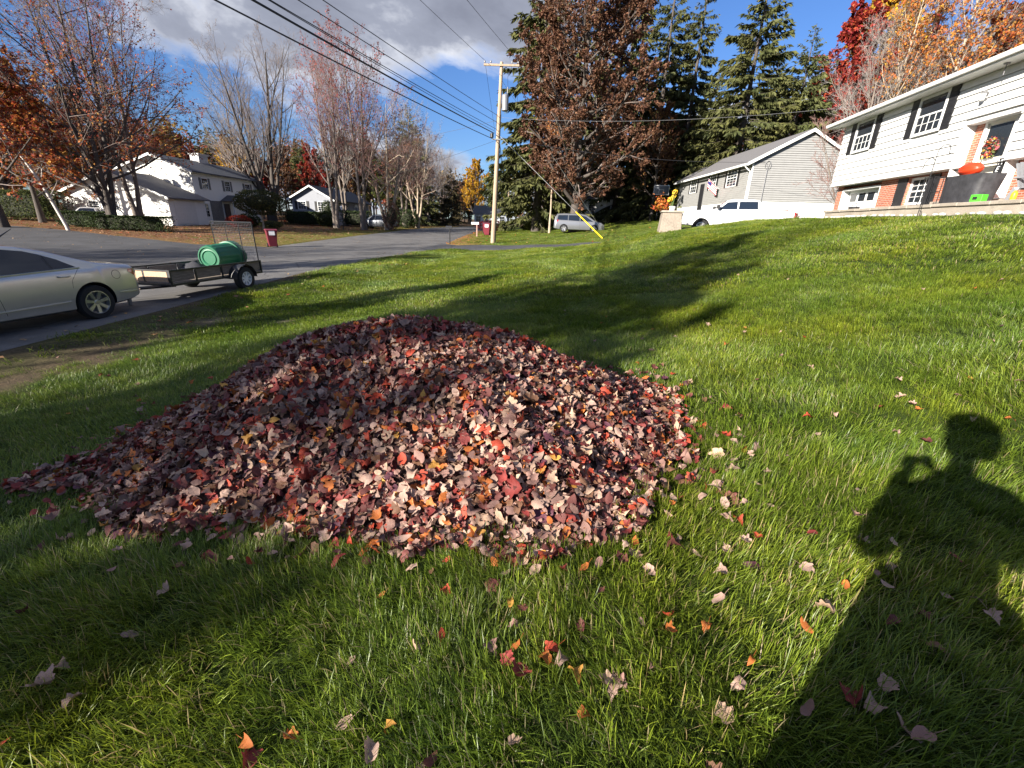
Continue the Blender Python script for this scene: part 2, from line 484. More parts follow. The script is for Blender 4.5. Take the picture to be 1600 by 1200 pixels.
gt.links.new(gc, gb.inputs['Base Color']); gb.inputs['Roughness'].default_value = .95; gb.inputs['Specular IOR Level'].default_value = .1
bumpn(gt, gb, gf2, .8, .03)
g_o = onp('ground', V=np.stack([GX, GY, GZ], -1).reshape(-1, 3), quads=quads, mat=gm, col=C.reshape(-1, 3), smooth=True)
tag(g_o, kind='structure')

def asphalt(name, col, patch):
    m, t, b, o = new_mat(name)
    f1 = noise(t, .55, 6, .6); f2 = noise(t, 130, 3, .6); f3 = noise(t, 2.2, 8, .7)
    c = ramp(t, f1, [(.35, tuple(x * .78 for x in col)), (.65, tuple(x * 1.2 for x in col))])
    c = mixc(t, ramp(t, f3, [(.56, (0, 0, 0)), (.64, (.5,) * 3)]), c, patch)
    c = mixc(t, 1.0, c, ramp(t, f2, [(.3, (.55,) * 3), (.7, (1.5,) * 3)]), 'MULTIPLY')
    w = t.nodes.new('ShaderNodeTexVoronoi'); w.feature = 'DISTANCE_TO_EDGE'; w.inputs['Scale'].default_value = .42
    tcn = t.nodes.new('ShaderNodeTexCoord'); t.links.new(tcn.outputs['Object'], w.inputs['Vector'])
    c = mixc(t, ramp(t, w.outputs['Distance'], [(0, (.75,) * 3), (.012, (0, 0, 0))]), c, tuple(x * .4 for x in col))
    t.links.new(c, b.inputs['Base Color']); b.inputs['Roughness'].default_value = .85; b.inputs['Specular IOR Level'].default_value = .3
    bumpn(t, b, f2, .5, .006)
    return m
ASPH = asphalt('road_asphalt', (.115, .11, .107), (.15, .145, .14))
ASPH_D = asphalt('drive_asphalt', (.062, .062, .066), (.075, .075, .08))
def resample(P, n):
    P = np.array(P, float); d = np.r_[0, np.cumsum(np.hypot(*np.diff(P, axis=0).T))]
    q = np.linspace(0, d[-1], n)
    return np.stack([np.interp(q, d, P[:, 0]), np.interp(q, d, P[:, 1])], -1)
def drape(name, A, B, nu, nv, mt, lift=.02, jag=.0, seed=1):
    A = resample(A, nu) if not isinstance(A, np.ndarray) else A
    B = resample(B, nu) if not isinstance(B, np.ndarray) else B
    r = np.random.default_rng(seed)
    n = len(A)
    if jag:
        D = B - A; D /= np.linalg.norm(D, axis=1)[:, None]
        A = A + D * (r.normal(0, jag, n))[:, None]; B = B + D * (r.normal(0, jag, n))[:, None]
    f = np.linspace(0, 1, nv)[None, :, None]
    P = A[:, None] * (1 - f) + B[:, None] * f
    z = ground(P[..., 0], P[..., 1]) + lift
    z[:, 0] -= .06; z[:, -1] -= .06
    ii = np.arange(n * nv).reshape(n, nv)
    q = np.stack([ii[:-1, :-1], ii[:-1, 1:], ii[1:, 1:], ii[1:, :-1]], -1).reshape(-1, 4)
    o = onp(name, V=np.concatenate([P, z[..., None]], -1).reshape(-1, 3), quads=q, mat=mt, smooth=True)
    return tag(o, kind='structure')
yy = np.linspace(-60, 96, 420)
def ext(e):
    return np.stack([np.interp(yy, RY, e), yy], -1)
drape('road', ext(RL), ext(RR), 0, 22, ASPH, .02, .07)
drape('driveway', DRV_A, DRV_B, 70, 14, ASPH_D, .030, .02, 2)
drape('side_street', SST_A, SST_B, 120, 30, ASPH_D, .026, .05, 3)

# ------------------------------------------------------------------ leaf pile shape
PC = np.array([-1.047, 3.639])
def pile_r(x, y):
    dx = x - PC[0]; dy = y - PC[1] + .115 * dx
    rx = np.where(dx > 0, 2.54, 2.52); ry = np.where(dy > 0, 1.45, 1.861)
    return ((np.abs(dx) / rx) ** 2.94 + (np.abs(dy) / ry) ** 2.94) ** (1 / 2.94), np.arctan2(dy, dx)
def pile_h(x, y):
    x = np.asarray(x, float); y = np.asarray(y, float)
    r, ang = pile_r(x, y)
    r = r / (1 + .03 * np.sin(5 * ang + .4) + .03 * np.sin(9 * ang + 2) + .025 * np.sin(14 * ang))
    h = .80 * np.clip(1 - r ** 2.231, 0, 1) ** 1.95
    h = h * (.97 + .13 * (NZ(x + 20, y + 5, .8) - .5) * 2) + .05 * (NZ2(x * 1.0 + 3, y + 8, .45) - .45) * (h > .06)
    h = h + .06 * np.clip(.93 - r, 0, .2) / .2 * (.4 + .9 * NZ2(x + 1, y + 2, .7))
    tail = .05 * np.exp(-((x + 3.1) / .5) ** 2 - ((y - 2.78 - .2 * (x + 3)) / .26) ** 2)
    tongue = .07 * np.exp(-((x - .12) / .30) ** 2 - ((y - 1.86) / .16) ** 2)
    return np.maximum(np.maximum(h, tail), tongue)

# ------------------------------------------------------------------ leaves
OUT = [(0, -.40), (.19, -.43), (.36, -.30), (.35, -.15), (.53, .02), (.46, .13), (.34, .13), (.27, .20), (.25, .35), (.12, .38)]
OUT = OUT + [(0, .57)] + [(-a, b) for a, b in OUT[:0:-1]]
OVAL = [(0, -.46), (.14, -.40), (.27, -.2), (.32, .02), (.26, .22), (.13, .42)]
OVAL = OVAL + [(0, .55)] + [(-a, b) for a, b in OVAL[:0:-1]]
def leaf_shape(r, kind=0, flat=1.0):
    o = np.array(OUT if kind == 0 else OVAL)
    n = len(o)
    o = o * (1 + r.normal(0, .06, (n, 1)))
    o[:, 0] *= r.uniform(.8, 1.1)
    P = np.zeros((n + 3, 3)); P[:n, :2] = o
    P[n] = (0, -.02, 0); P[n + 1] = (0, .26, 0); P[n + 2] = (0, -.24, 0)
    fold = r.uniform(-.2, .95) * flat; curl = r.uniform(-1.1, 1.1) * flat; side = r.uniform(-.8, .8) * flat
    x, y = P[:, 0].copy(), P[:, 1].copy()
    P[:, 2] = fold * np.abs(x) + curl * y * y + side * x * y + r.normal(0, .04, n + 3) * flat
    if r.random() < .5:          # rolled edge
        a = np.clip(np.abs(x) - .22, 0, 1)
        P[:, 2] += a * 1.2 * flat; P[:, 0] -= np.sign(x) * a * .55 * flat
    T = []
    for i in range(n):
        j = (i + 1) % n
        ym = (o[i, 1] + o[j, 1]) / 2
        c = n + 1 if ym > .15 else (n + 2 if ym < -.2 else n)
        T.append((c, i, j))
    top = [k for k in range(n) if abs(o[k, 0]) < 1e-6 and o[k, 1] > 0][0]
    # close the wedges along the midrib
    cs = [(n + 1 if (o[i, 1] + o[(i + 1) % n, 1]) / 2 > .15 else (n + 2 if (o[i, 1] + o[(i + 1) % n, 1]) / 2 < -.2 else n)) for i in range(n)]
    for i in range(n):
        a, b = cs[i - 1], cs[i]
        if a != b: T.append((a, i, b))
    return P, np.array(T)
PAL = [((.36, .235, .185), .20), ((.24, .135, .11), .19), ((.45, .30, .21), .10), ((.13, .042, .036), .17), ((.20, .034, .03), .10), ((.34, .05, .026), .07), ((.40, .12, .03), .06), ((.17, .085, .05), .10), ((.46, .23, .05), .01), ((.10, .035, .05), .03)]
PCOL = np.array([p[0] for p in PAL]); PP = np.array([p[1] for p in PAL]); PP = PP / PP.sum()
def pick_cols(r, n, bright=0):
    p = PP.copy()
    if bright: p = p * np.array([1, .7, 1, .8, 1.4, 1.8, 1.8, .8, 2, .6]); p /= p.sum()
    i = r.choice(len(PCOL), n, p=p)
    return PCOL[i] * r.uniform(.72, 1.25, (n, 1)), i
VARS = [leaf_shape(rng, 0 if i % 2 else 1) for i in range(20)]
def rotmats(az, tilt, spin):
    ca, sa = np.cos(az), np.sin(az); ct, st = np.cos(tilt), np.sin(tilt); cs, ss = np.cos(spin), np.sin(spin)
    z = np.zeros_like(az); o = z + 1
    A = np.stack([np.stack([ca, -sa, z], -1), np.stack([sa, ca, z], -1), np.stack([z, z, o], -1)], -2)
    B = np.stack([np.stack([ct, z, st], -1), np.stack([z, o, z], -1), np.stack([-st, z, ct], -1)], -2)
    Cc = np.stack([np.stack([cs, -ss, z], -1), np.stack([ss, cs, z], -1), np.stack([z, z, o], -1)], -2)
    return A @ B @ Cc
def leaf_mesh(name, pos, Rm, size, cols, vi, variants=None):
    variants = variants or VARS
    Vs, Ts, Cs = [], [], []; n0 = 0
    for k, (P, T) in enumerate(variants):
        m = np.where(vi == k)[0]
        if not len(m): continue
        Q = np.einsum('nij,pj->npi', Rm[m], P) * size[m][:, None, None] + pos[m][:, None]
        Vs.append(Q.reshape(-1, 3))
        Ts.append((T[None] + (np.arange(len(m)) * len(P))[:, None, None] + n0).reshape(-1, 3))
        shade = .88 + .3 * np.hypot(P[:, 0], P[:, 1])
        Cs.append((cols[m][:, None] * shade[None, :, None]).reshape(-1, 3)); n0 += Q.shape[0] * Q.shape[1]
    return np.concatenate(Vs), np.concatenate(Ts), np.concatenate(Cs)
def pile_norm(x, y):
    e = .06
    f = lambda a, b: ground(a, b) + pile_h(a, b)
    return np.arctan2(-(f(x, y + e) - f(x, y - e)), -(f(x + e, y) - f(x - e, y))), np.arctan(np.hypot(f(x + e, y) - f(x - e, y), f(x, y + e) - f(x, y - e)) / (2 * e))

pile = thing('leaf_pile', 'large raked pile of red, brown and tan fallen maple leaves on the lawn', 'leaf pile', (PC[0], PC[1], gz(*PC)))
off = np.array([PC[0], PC[1], gz(*PC)])
# dark heap under the loose leaves
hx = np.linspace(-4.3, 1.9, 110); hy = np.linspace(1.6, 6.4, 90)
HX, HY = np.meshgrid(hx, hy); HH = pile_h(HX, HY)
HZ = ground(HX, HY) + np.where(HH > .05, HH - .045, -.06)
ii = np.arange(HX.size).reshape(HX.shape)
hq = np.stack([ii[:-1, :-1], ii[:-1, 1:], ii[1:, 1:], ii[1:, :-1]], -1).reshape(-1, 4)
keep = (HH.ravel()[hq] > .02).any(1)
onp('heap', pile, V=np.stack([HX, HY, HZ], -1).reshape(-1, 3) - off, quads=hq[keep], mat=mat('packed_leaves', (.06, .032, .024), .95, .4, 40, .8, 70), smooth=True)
def sample_pile(n, hmin, r, fringe=0.0):
    P = []
    while len(P) < n:
        x = r.uniform(-4.4, 2.0, n * 3); y = r.uniform(1.5, 6.6, n * 3)
        h = pile_h(x, y)
        if fringe:
            q, _a = pile_r(x, y)
            m = (h < .05) & (r.random(len(x)) < np.exp(-np.maximum(q - .92, 0) / fringe))
        else:
            m = h > hmin
        P += list(zip(x[m], y[m]))
    return np.array(P[:n])
r = np.random.default_rng(21)
nL = 20000
xy = sample_pile(nL, .02, r)
fr = sample_pile(700, 0, r, .055)
xy = np.concatenate([xy, fr]); nL = len(xy)
h = pile_h(xy[:, 0], xy[:, 1])
az, sl_ = pile_norm(xy[:, 0], xy[:, 1])
lz = ground(xy[:, 0], xy[:, 1]) + h + np.where(h > .03, r.uniform(-.045, .03, nL), r.uniform(.035, .065, nL))
tl_ = np.abs(r.normal(0, .62, nL))
Rm = rotmats(az, sl_ * (h > .03), np.zeros(nL)) @ rotmats(r.uniform(0, 6.28, nL), np.minimum(tl_, 1.4), r.uniform(0, 6.28, nL))
flip = r.random(nL) < .45
Rm[flip] = Rm[flip] * np.array([1, -1, -1])
size = r.normal(.067, .019, nL).clip(.03, .12)
cols, ci = pick_cols(r, nL)
vi = r.integers(0, len(VARS), nL)
pos = np.stack([xy[:, 0], xy[:, 1], lz], -1)
# the 300 leaves that show largest become parts of their own
rad = (lz - ground(xy[:, 0], xy[:, 1]) - h)
dist = np.linalg.norm(pos - np.array([0, 0, CZ]), axis=1)
score = size / dist * (rad > .012) * (h > .02) * np.where(tl_ < .7, 1, .3)
big = np.argsort(-score)[:300]
rest = np.setdiff1d(np.arange(nL), big)
V, T, Cc = leaf_mesh('loose', pos[rest], Rm[rest], size[rest], cols[rest], vi[rest])
tag(onp('loose_leaves', pile, V=V - off, tris=T, mat=LEAF, col=Cc, smooth=False), kind='stuff')
LEAFMESH = {}
def single_leaf_mesh(v, c, petiole=False):
    key = (v, c, petiole)
    if key not in LEAFMESH:
        P, T = VARS[v]
        P = P.copy()
        if petiole:
            n = len(P)
            P = np.concatenate([P, [(-.012, -.38, .0), (.012, -.38, 0), (.03, -.95, .10), (.015, -.95, .10)]])
            T = np.concatenate([T, [(n, n + 1, n + 2), (n, n + 2, n + 3)]])
        shade = .88 + .3 * np.hypot(P[:, 0], P[:, 1])
        base = PCOL[c] * (.85 + .3 * ((v * 7 + c * 3) % 10) / 10)
        LEAFMESH[key] = mknp('leaf', P, tris=T, mat=LEAF, col=base[None] * shade[:, None])
    return LEAFMESH[key]
def place_leaf(name, p, Rmat, s, v, c, parent=None, petiole=False):
    o = bpy.data.objects.new(name, single_leaf_mesh(int(v), int(c), petiole))
    link(o, parent)
    M = Matrix([[*Rmat[i] * s, p[i]] for i in range(3)] + [[0, 0, 0, 1]])
    o.matrix_local = M
    return o
for i in big:
    place_leaf('leaf', pos[i] - off, Rm[i], size[i], vi[i], ci[i], pile)

# loose stems and twigs caught in the pile
ns_ = 700
sx_ = sample_pile(ns_, .05, r); sh_ = pile_h(sx_[:, 0], sx_[:, 1]) + ground(sx_[:, 0], sx_[:, 1])
sa = r.uniform(0, 6.28, ns_); sl2 = r.uniform(.04, .13, ns_); se = r.normal(.15, .35, ns_)
d3 = np.stack([np.cos(sa) * np.cos(se), np.sin(sa) * np.cos(se), np.sin(se)], -1)
c3 = np.concatenate([sx_, (sh_ + r.uniform(.0, .03, ns_))[:, None]], 1)
SP_ = np.stack([c3 - d3 * sl2[:, None] * .5, c3 + np.array([0, 0, .006]) + d3 * 0, c3 + d3 * sl2[:, None] * .5], 1) - off
tri_a = np.arange(3) * 2 * math.pi / 3
side1 = np.cross(d3, [0, 0, 1.]); side1 /= np.linalg.norm(side1, axis=1, keepdims=True); side2 = np.cross(d3, side1)
SV = SP_[:, :, None] + .0014 * (np.cos(tri_a)[None, None, :, None] * side1[:, None, None] + np.sin(tri_a)[None, None, :, None] * side2[:, None, None])
si = np.arange(ns_ * 9).reshape(ns_, 3, 3); sn = np.roll(si, -1, 2)
sq = np.stack([si[:, :-1], sn[:, :-1], sn[:, 1:], si[:, 1:]], -1).reshape(-1, 4)
tag(onp('leaf_stems', pile, V=SV.reshape(-1, 3), quads=sq, mat=mat('stem_brown', (.20, .10, .07), .7, .3, 9)), kind='stuff')

# fallen leaves on the lawn: prominent ones where the photograph has them, then a thin scatter
LEAFPX = [(75, 1085, 1.5, 0), (207, 1005, 1.2, 0), (122, 1110, 1.2, 0), (265, 935, 1.1, 0), (45, 972, 1.2, 3), (101, 1053, 1, 0), (285, 828, .9, 0), (458, 857, 1, 0), (392, 890, 1, 5), (428, 878, 1, 0), (335, 852, 1.1, 0),
 (560, 860, 1, 4), (188, 872, 1, 0), (690, 1008, 1.2, 5), (598, 940, .8, 6), (812, 1068, 1.4, 4), (793, 1043, 1.2, 4), (858, 1030, 1.4, 5), (850, 1045, 1.1, 6), (897, 1065, 1.2, 8), (947, 1078, 1.5, 2), (877, 1048, 1.1, 0), (910, 1133, .9, 6),
 (805, 1025, 1.1, 6), (835, 905, 1.3, 0), (802, 890, 1.3, 4), (788, 908, 1.1, 2), (912, 902, 1.2, 6), (880, 905, 1, 4), (887, 928, .9, 0), (797, 955, 1.1, 8), (938, 935, .9, 3), (1043, 975, 1, 5), (1000, 987, .8, 0), (1043, 1005, .9, 6), (1100, 995, 1.1, 6),
 (1120, 952, 1.2, 0), (1085, 877, 1, 2), (1132, 875, 1, 2), (1124, 907, 1.1, 0), (1282, 965, 1.4, 2), (1253, 998, 1.1, 6), (1255, 905, 1.2, 0), (1316, 928, 1, 6), (1148, 1085, 1.2, 0), (1127, 1130, 1.3, 2), (1170, 1045, .9, 6), (1380, 932, .9, 0), (1385, 897, .9, 0), (1390, 866, 1, 2),
 (1330, 1107, 1.8, 4), (1360, 1118, 1.3, 0), (1382, 1085, 1.2, 0), (1408, 1150, 1.6, 0), (1432, 1170, 1.4, 1), (1485, 888, 1.3, 4), (1540, 980, 1.1, 0), (1515, 953, .9, 0), (1473, 945, .9, 0), (1132, 693, 1.7, 5), (1145, 700, 1.3, 0), (1170, 720, .9, 0), (1070, 645, 1.3, 0), (1058, 652, 1.3, 0), (1088, 662, 1, 2),
 (1160, 800, 1, 0), (1150, 825, 1.1, 5), (1180, 852, .9, 5), (1130, 820, 1.1, 0), (1160, 858, 1, 0), (1180, 770, .9, 2), (1302, 657, 1, 0), (1373, 645, .9, 4), (1405, 630, 1, 0), (1420, 642, .9, 0), (1430, 652, .9, 6), (1572, 667, 1, 6), (1590, 607, 1, 2), (1512, 600, 1, 8), (1265, 580, 1, 0), (1400, 604, .9, 0), (1397, 683, .9, 0),
 (1162, 519, 1.3, 8), (1160, 527, 1.1, 2), (1133, 545, 1, 6), (1110, 495, 1, 0), (1020, 519, 1.1, 6), (1105, 512, .9, 0), (1440, 457, 1, 0), (1218, 524, .9, 0), (1275, 688, .9, 0), (1228, 722, .9, 0), (1335, 780, .8, 0), (580, 1190, 1.4, 0), (608, 1152, 1.1, 8), (388, 1178, 1.5, 6), (5, 1185, 1.2, 5), (1597, 1045, 1, 6), (990, 858, 1.2, 6), (745, 870, 1.2, 5), (876, 850, 1.2, 4), (655, 820, 1.3, 0), (100, 720, 1.2, 0), (60, 735, 1.1, 0), (30, 770, 1, 0), (240, 455, 1, 0), (110, 655, .9, 8), (490, 605, 1, 0), (955, 590, .9, 0)]
KIND = {0: 'pale tan', 1: 'pale brown', 2: 'buff', 3: 'dark maroon', 4: 'deep red', 5: 'bright red', 6: 'orange', 7: 'brown', 8: 'yellow orange', 9: 'purple brown'}
def lawn_ok(x, y):
    return (x > np.interp(y, RY, RR) + .5) & (drive_n(x, y) < -.3) & (x * math.cos(TH) - y * math.sin(TH) < 8.9)
spots = []
for u, v, s, c in LEAFPX:
    q = GP(u, v)
    spots.append((q[0], q[1], .054 * s * (1 if v > 640 else 1.25), c))
rl = np.random.default_rng(5)
while len(spots) < 262:
    d = rl.uniform(.7, 4.2) ** 2; a = rl.uniform(-.95, .95)
    x, y = d * math.sin(a), d * math.cos(a)
    if lawn_ok(x, y) and pile_h(x, y) < .02 and y > .5:
        spots.append((x, y, rl.uniform(.04, .07), int(rl.choice(10, p=PP))))
for x, y, s, c in spots:
    tilt = abs(rl.normal(0, .45))
    Rq = rotmats(np.array([rl.uniform(0, 6.28)]), np.array([min(tilt, 1.1)]), np.array([rl.uniform(0, 6.28)]))[0]
    d = math.hypot(x, y)
    o = place_leaf('fallen_leaf', (x, y, gz(x, y) + (rl.uniform(.042, .064) if d < 9 else .045)), Rq, s, rl.integers(0, 20), c, None, True)
    dp = math.hypot(x - PC[0], y - PC[1])
    tt_ = x * math.cos(TH) - y * math.sin(TH)
    if float(pile_r(np.array(x), np.array(y))[0]) < 1.22: where = 'in the grass at the foot of the leaf pile'
    elif y > 13: where = 'high on the lawn towards the driveway'
    elif tt_ > 4.5: where = 'on the upper slope below the patio'
    elif -.2 < (x * .693 - y * .72) < .75 and y < 3.2: where = 'inside the shadow of the photographer'
    elif x < -1.2 and y < 2.2: where = 'in the shaded grass in front of the leaf pile'
    elif x < -2.5: where = 'between the leaf pile and the road'
    elif y < 1.9: where = 'in the long foreground grass'
    elif y > 5.5: where = 'on the lawn behind the leaf pile'
    else: where = 'on the sunny lawn right beside the leaf pile'
    siz = 'broad ' if s > .072 else ('small ' if s < .047 else '')
    tag(o, '%s%s fallen maple leaf %s' % (siz, KIND[c], where), 'leaf', 'loose leaves on the lawn')

# leaf litter too far off to count: left yard, kerb edges, the verge beyond the driveway
r = np.random.default_rng(9)
n = 60000
x = r.uniform(-60, 16, n); y = r.uniform(6, 80, n)
el = np.interp(y, RY, RL) - x; er = x - np.interp(y, RY, RR)
den = np.where(el > 0, np.clip(.25 + el / 14, 0, 1) * (NZ(x, y, 3) + .25), 0)
den = np.where((er > -.4) & (er < 3.5) & (drive_n(x, y) > 3.4), np.exp(-np.maximum(er, 0) / 1.3), den)
den = np.where((er > .3) & (drive_n(x, y) > 3.4), np.maximum(den, .09), den)
pv = paved(x, y)
den = np.where(pv, .035 + .1 * np.exp(-np.minimum(np.abs(el), np.abs(er)) / .8) + .06 * (x < -16), den)
den = np.where((er > .1) & (er < 2.5) & (y < 27), .12, den)
m = r.random(n) < den
x, y = x[m], y[m]; n = len(x)
z = ground(x, y) + np.where(pv[m], .035, .03)
Rl = rotmats(r.uniform(0, 6.28, n), np.abs(r.normal(0, .3, n)), r.uniform(0, 6.28, n))
cl, _ = pick_cols(r, n); cl = np.where(pv[m][:, None], np.array([.26, .19, .13]) * r.uniform(.6, 1.3, (n, 1)), cl) * np.where((x < -15)[:, None], np.array([1.05, .95, .75]), np.array([1.15, .95, .6]))
Q4 = np.array([(-.5, 0, 0), (0, -.4, .12), (.5, 0, 0), (0, .45, .1)])
LV = np.einsum('nij,pj->npi', Rl, Q4) * (r.uniform(.09, .16, n) * np.where(pv[m], .62, 1))[:, None, None] + np.stack([x, y, z], -1)[:, None]
lq = np.arange(n * 4).reshape(n, 4)
tag(onp('leaf_litter', V=LV.reshape(-1, 3), quads=lq, mat=LEAF, col=np.repeat(cl, 4, 0)), 'thin scatter of dry leaves over the far yards and road edges', 'leaf litter', kind='stuff')

# ------------------------------------------------------------------ grass
gm2, t, b, o = new_mat('grass')
a = t.nodes.new('ShaderNodeAttribute'); a.attribute_name = 'col'
oi = t.nodes.new('ShaderNodeObjectInfo')
cc = mixc(t, 1.0, a.outputs[0], ramp(t, oi.outputs['Random'], [(0, (.72, .76, .75)), (.55, (1, 1, 1)), (1, (1.3, 1.2, 1.05))]), 'MULTIPLY')
gp = t.nodes.new('ShaderNodeNewGeometry')
f = noise(t, .55, 4, .6, gp.outputs['Position'])
cc = mixc(t, 1.0, cc, ramp(t, f, [(.32, (.66, .80, .85)), (.5, (1, 1, 1)), (.68, (1.38, 1.18, .9))]), 'MULTIPLY')
t.links.new(cc, b.inputs['Base Color']); b.inputs['Roughness'].default_value = .42; b.inputs['Specular IOR Level'].default_value = .4
tr = t.nodes.new('ShaderNodeBsdfTranslucent'); mx = t.nodes.new('ShaderNodeMixShader'); mx.inputs[0].default_value = .36
t.links.new(cc, tr.inputs[0]); t.links.new(b.outputs[0], mx.inputs[1]); t.links.new(tr.outputs[0], mx.inputs[2]); t.links.new(mx.outputs[0], o.inputs[0])
def clump(r, n, rad, L, w, lean):
    V, T, Cc = [], [], []
    for i in range(n):
        a = r.uniform(0, 6.28); q = rad * math.sqrt(r.random())
        p = np.array([q * math.cos(a), q * math.sin(a), -.012])
        az = r.normal(0, .95); ln = max(.05, r.normal(lean, .36))
        d = np.array([math.cos(az), math.sin(az)])
        l = r.uniform(*L); ww = w * r.uniform(.7, 1.25)
        sd = np.array([-d[1], d[0], 0]) * ww * .5
        tw = r.uniform(-.6, .6)
        sd = sd * math.cos(tw) + np.array([0, 0, ww * .5]) * math.sin(tw)
        n0 = len(V); el = math.pi / 2 - ln * .35; pt = p
        g = r.random()
        if g < .07: c = np.array([.34, .28, .15])
        else: c = np.array([.066, .115, .010]) * (1 - g) + np.array([.235, .312, .034]) * g
        for j, (fw, fl) in enumerate(((1, 0), (1, .36), (.8, .36), (0, .28))):
            el -= ln * (.35 if j else 0)
            pt = pt + fl * l * np.array([d[0] * math.cos(el), d[1] * math.cos(el), math.sin(el)])
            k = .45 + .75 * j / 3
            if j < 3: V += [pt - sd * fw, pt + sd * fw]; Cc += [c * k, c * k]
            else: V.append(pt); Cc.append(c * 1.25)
        for j in range(2):
            e = n0 + 2 * j
            T += [(e, e + 1, e + 3), (e, e + 3, e + 2)]
        T.append((n0 + 4, n0 + 5, n0 + 6))
    return np.array(V), np.array(T), np.array(Cc)
def tuft_collection(name, k, *args):
    c = bpy.data.collections.new(name)
    r = np.random.default_rng(hash(name) % 1000 if False else len(name) * 13 + k)
    for i in range(k):
        V, T, Cc = clump(r, *args)
        c.objects.link(bpy.data.objects.new('%s_%d' % (name, i), mknp(name, V, tris=T, mat=gm2, col=Cc)))
    return c
def scatter(name, P, rot, scl, idx, colln, label):
    me = bpy.data.meshes.new(name); me.vertices.add(len(P)); me.vertices.foreach_set('co', np.asarray(P, np.float32).ravel())
    for nm, ty, arr, key in (('rot', 'FLOAT_VECTOR', rot, 'vector'), ('scl', 'FLOAT_VECTOR', scl, 'vector'), ('idx', 'INT', idx, 'value')):
        at = me.attributes.new(nm, ty, 'POINT'); at.data.foreach_set(key, np.asarray(arr, np.int32 if ty == 'INT' else np.float32).ravel())
    me.materials.append(gm2)
    ob = link(bpy.data.objects.new(name, me))
    ng = bpy.data.node_groups.new(name, 'GeometryNodeTree')
    ng.interface.new_socket('Geometry', in_out='INPUT', socket_type='NodeSocketGeometry'); ng.interface.new_socket('Geometry', in_out='OUTPUT', socket_type='NodeSocketGeometry')
    gi = ng.nodes.new('NodeGroupInput'); gout = ng.nodes.new('NodeGroupOutput')
    ip = ng.nodes.new('GeometryNodeInstanceOnPoints'); ci_ = ng.nodes.new('GeometryNodeCollectionInfo')
    ci_.inputs['Collection'].default_value = colln; ci_.inputs['Separate Children'].default_value = True; ci_.inputs['Reset Children'].default_value = True
    def at(nm, ty):
        q = ng.nodes.new('GeometryNodeInputNamedAttribute'); q.data_type = ty; q.inputs['Name'].default_value = nm
        return q.outputs['Attribute']
    e2r = ng.nodes.new('FunctionNodeEulerToRotation')
    L = ng.links.new
    L(at('rot', 'FLOAT_VECTOR'), e2r.inputs[0]); L(e2r.outputs[0], ip.inputs['Rotation'])
    L(at('scl', 'FLOAT_VECTOR'), ip.inputs['Scale']); L(at('idx', 'INT'), ip.inputs['Instance Index'])
    ip.inputs['Pick Instance'].default_value = True
    L(gi.outputs[0], ip.inputs['Points']); L(ci_.outputs[0], ip.inputs['Instance']); L(ip.outputs[0], gout.inputs[0])
    md = ob.modifiers.new('scatter', 'NODES'); md.node_group = ng
    return tag(ob, label, 'grass', kind='stuff')
def lawn_scatter(name, d0, d1, dens, colln, k, sc, label, seed, zone=0):
    r = np.random.default_rng(seed)
    if zone == 0:
        x0, x1, y0, y1 = max(-12, -d1), min(13, d1), -2.2, min(31, d1)
    else:
        x0, x1, y0, y1 = zone
    n = int((x1 - x0) * (y1 - y0) * dens)
    x = r.uniform(x0, x1, n); y = r.uniform(y0, y1, n)
    d = np.hypot(x, y)
    m = (d >= d0) & (d < d1)
    if zone == 0:
        m &= (y > -.35 - .0 * d) | (np.abs(x) < 3.5)
        er = x - np.interp(y, RY, RR)
        m &= lawn_ok(x, y) | ((er > .15) & (drive_n(x, y) < -.25) & (x * math.cos(TH) - y * math.sin(TH) < 8.9))
        m &= (r.random(n) < np.clip(er / np.interp(y, [0, 6, 9, 13, 30], [3.6, 3.0, 1.7, .8, .4]) + (NZ(x, y, 1.1) - .5) * 2.4, .05, 1))
        m &= pile_h(x, y) < .06
        m &= r.random(n) > np.clip(NZ2(x * 1.6, y, 1.3) * 7 - 5.0, 0, .96) * (er < 3.6)
    else:
        m &= ~paved(x, y)
        el = np.interp(y, RY, RL) - x; er = x - np.interp(y, RY, RR)
        m &= ((er > .25) & (drive_n(x, y) > 3.7) & (r.random(n) < np.clip(er / 2.5, .15, 1))) | ((el > .3) & (r.random(n) < np.clip(.75 - el / 14, .06, 1) * (NZ(x, y, 3) * 1.4)))
    x, y = x[m], y[m]; n = len(x)
    fld = 6.28 * (NZ(x + 30, y + 11, 1.5) * 1.3) + (NZ2(x, y, .5) - .5) * 2.2 - .9
    rot = np.stack([r.normal(0, .1, n), r.normal(0, .1, n), fld + r.normal(0, .45, n)], -1)
    s = r.uniform(*sc, n) * (.72 + .56 * NZ2(x + 7, y, .8))
    scl = np.stack([s, s, s * r.uniform(.8, 1.15, n)], -1)
    return scatter(name, np.stack([x, y, ground(x, y)], -1), rot, scl, r.integers(0, k, n), colln, label)
TN = tuft_collection('near_tuft', 7, 36, .055, (.055, .12), .0027, .72)
TM = tuft_collection('mid_tuft', 5, 50, .12, (.05, .10), .0038, .75)
TF = tuft_collection('far_tuft', 5, 64, .25, (.045, .085), .008, .75)
lawn_scatter('lawn_grass', .0, 3.4, 430, TN, 7, (.85, 1.25), 'long green grass blades around the leaf pile', 31)
lawn_scatter('lawn_grass', 3.4, 9.5, 150, TM, 5, (.85, 1.2), 'mown green grass on the lawn behind the leaf pile', 32)
lawn_scatter('lawn_grass', 9.5, 36, 42, TF, 5, (.85, 1.2), 'mown green grass rising to the driveway and patio', 33)
lawn_scatter('verge_grass', 0, 90, 9, TF, 5, (.8, 1.2), 'thin yellow green grass beyond the driveway', 34, (-6, 24, 26, 66))
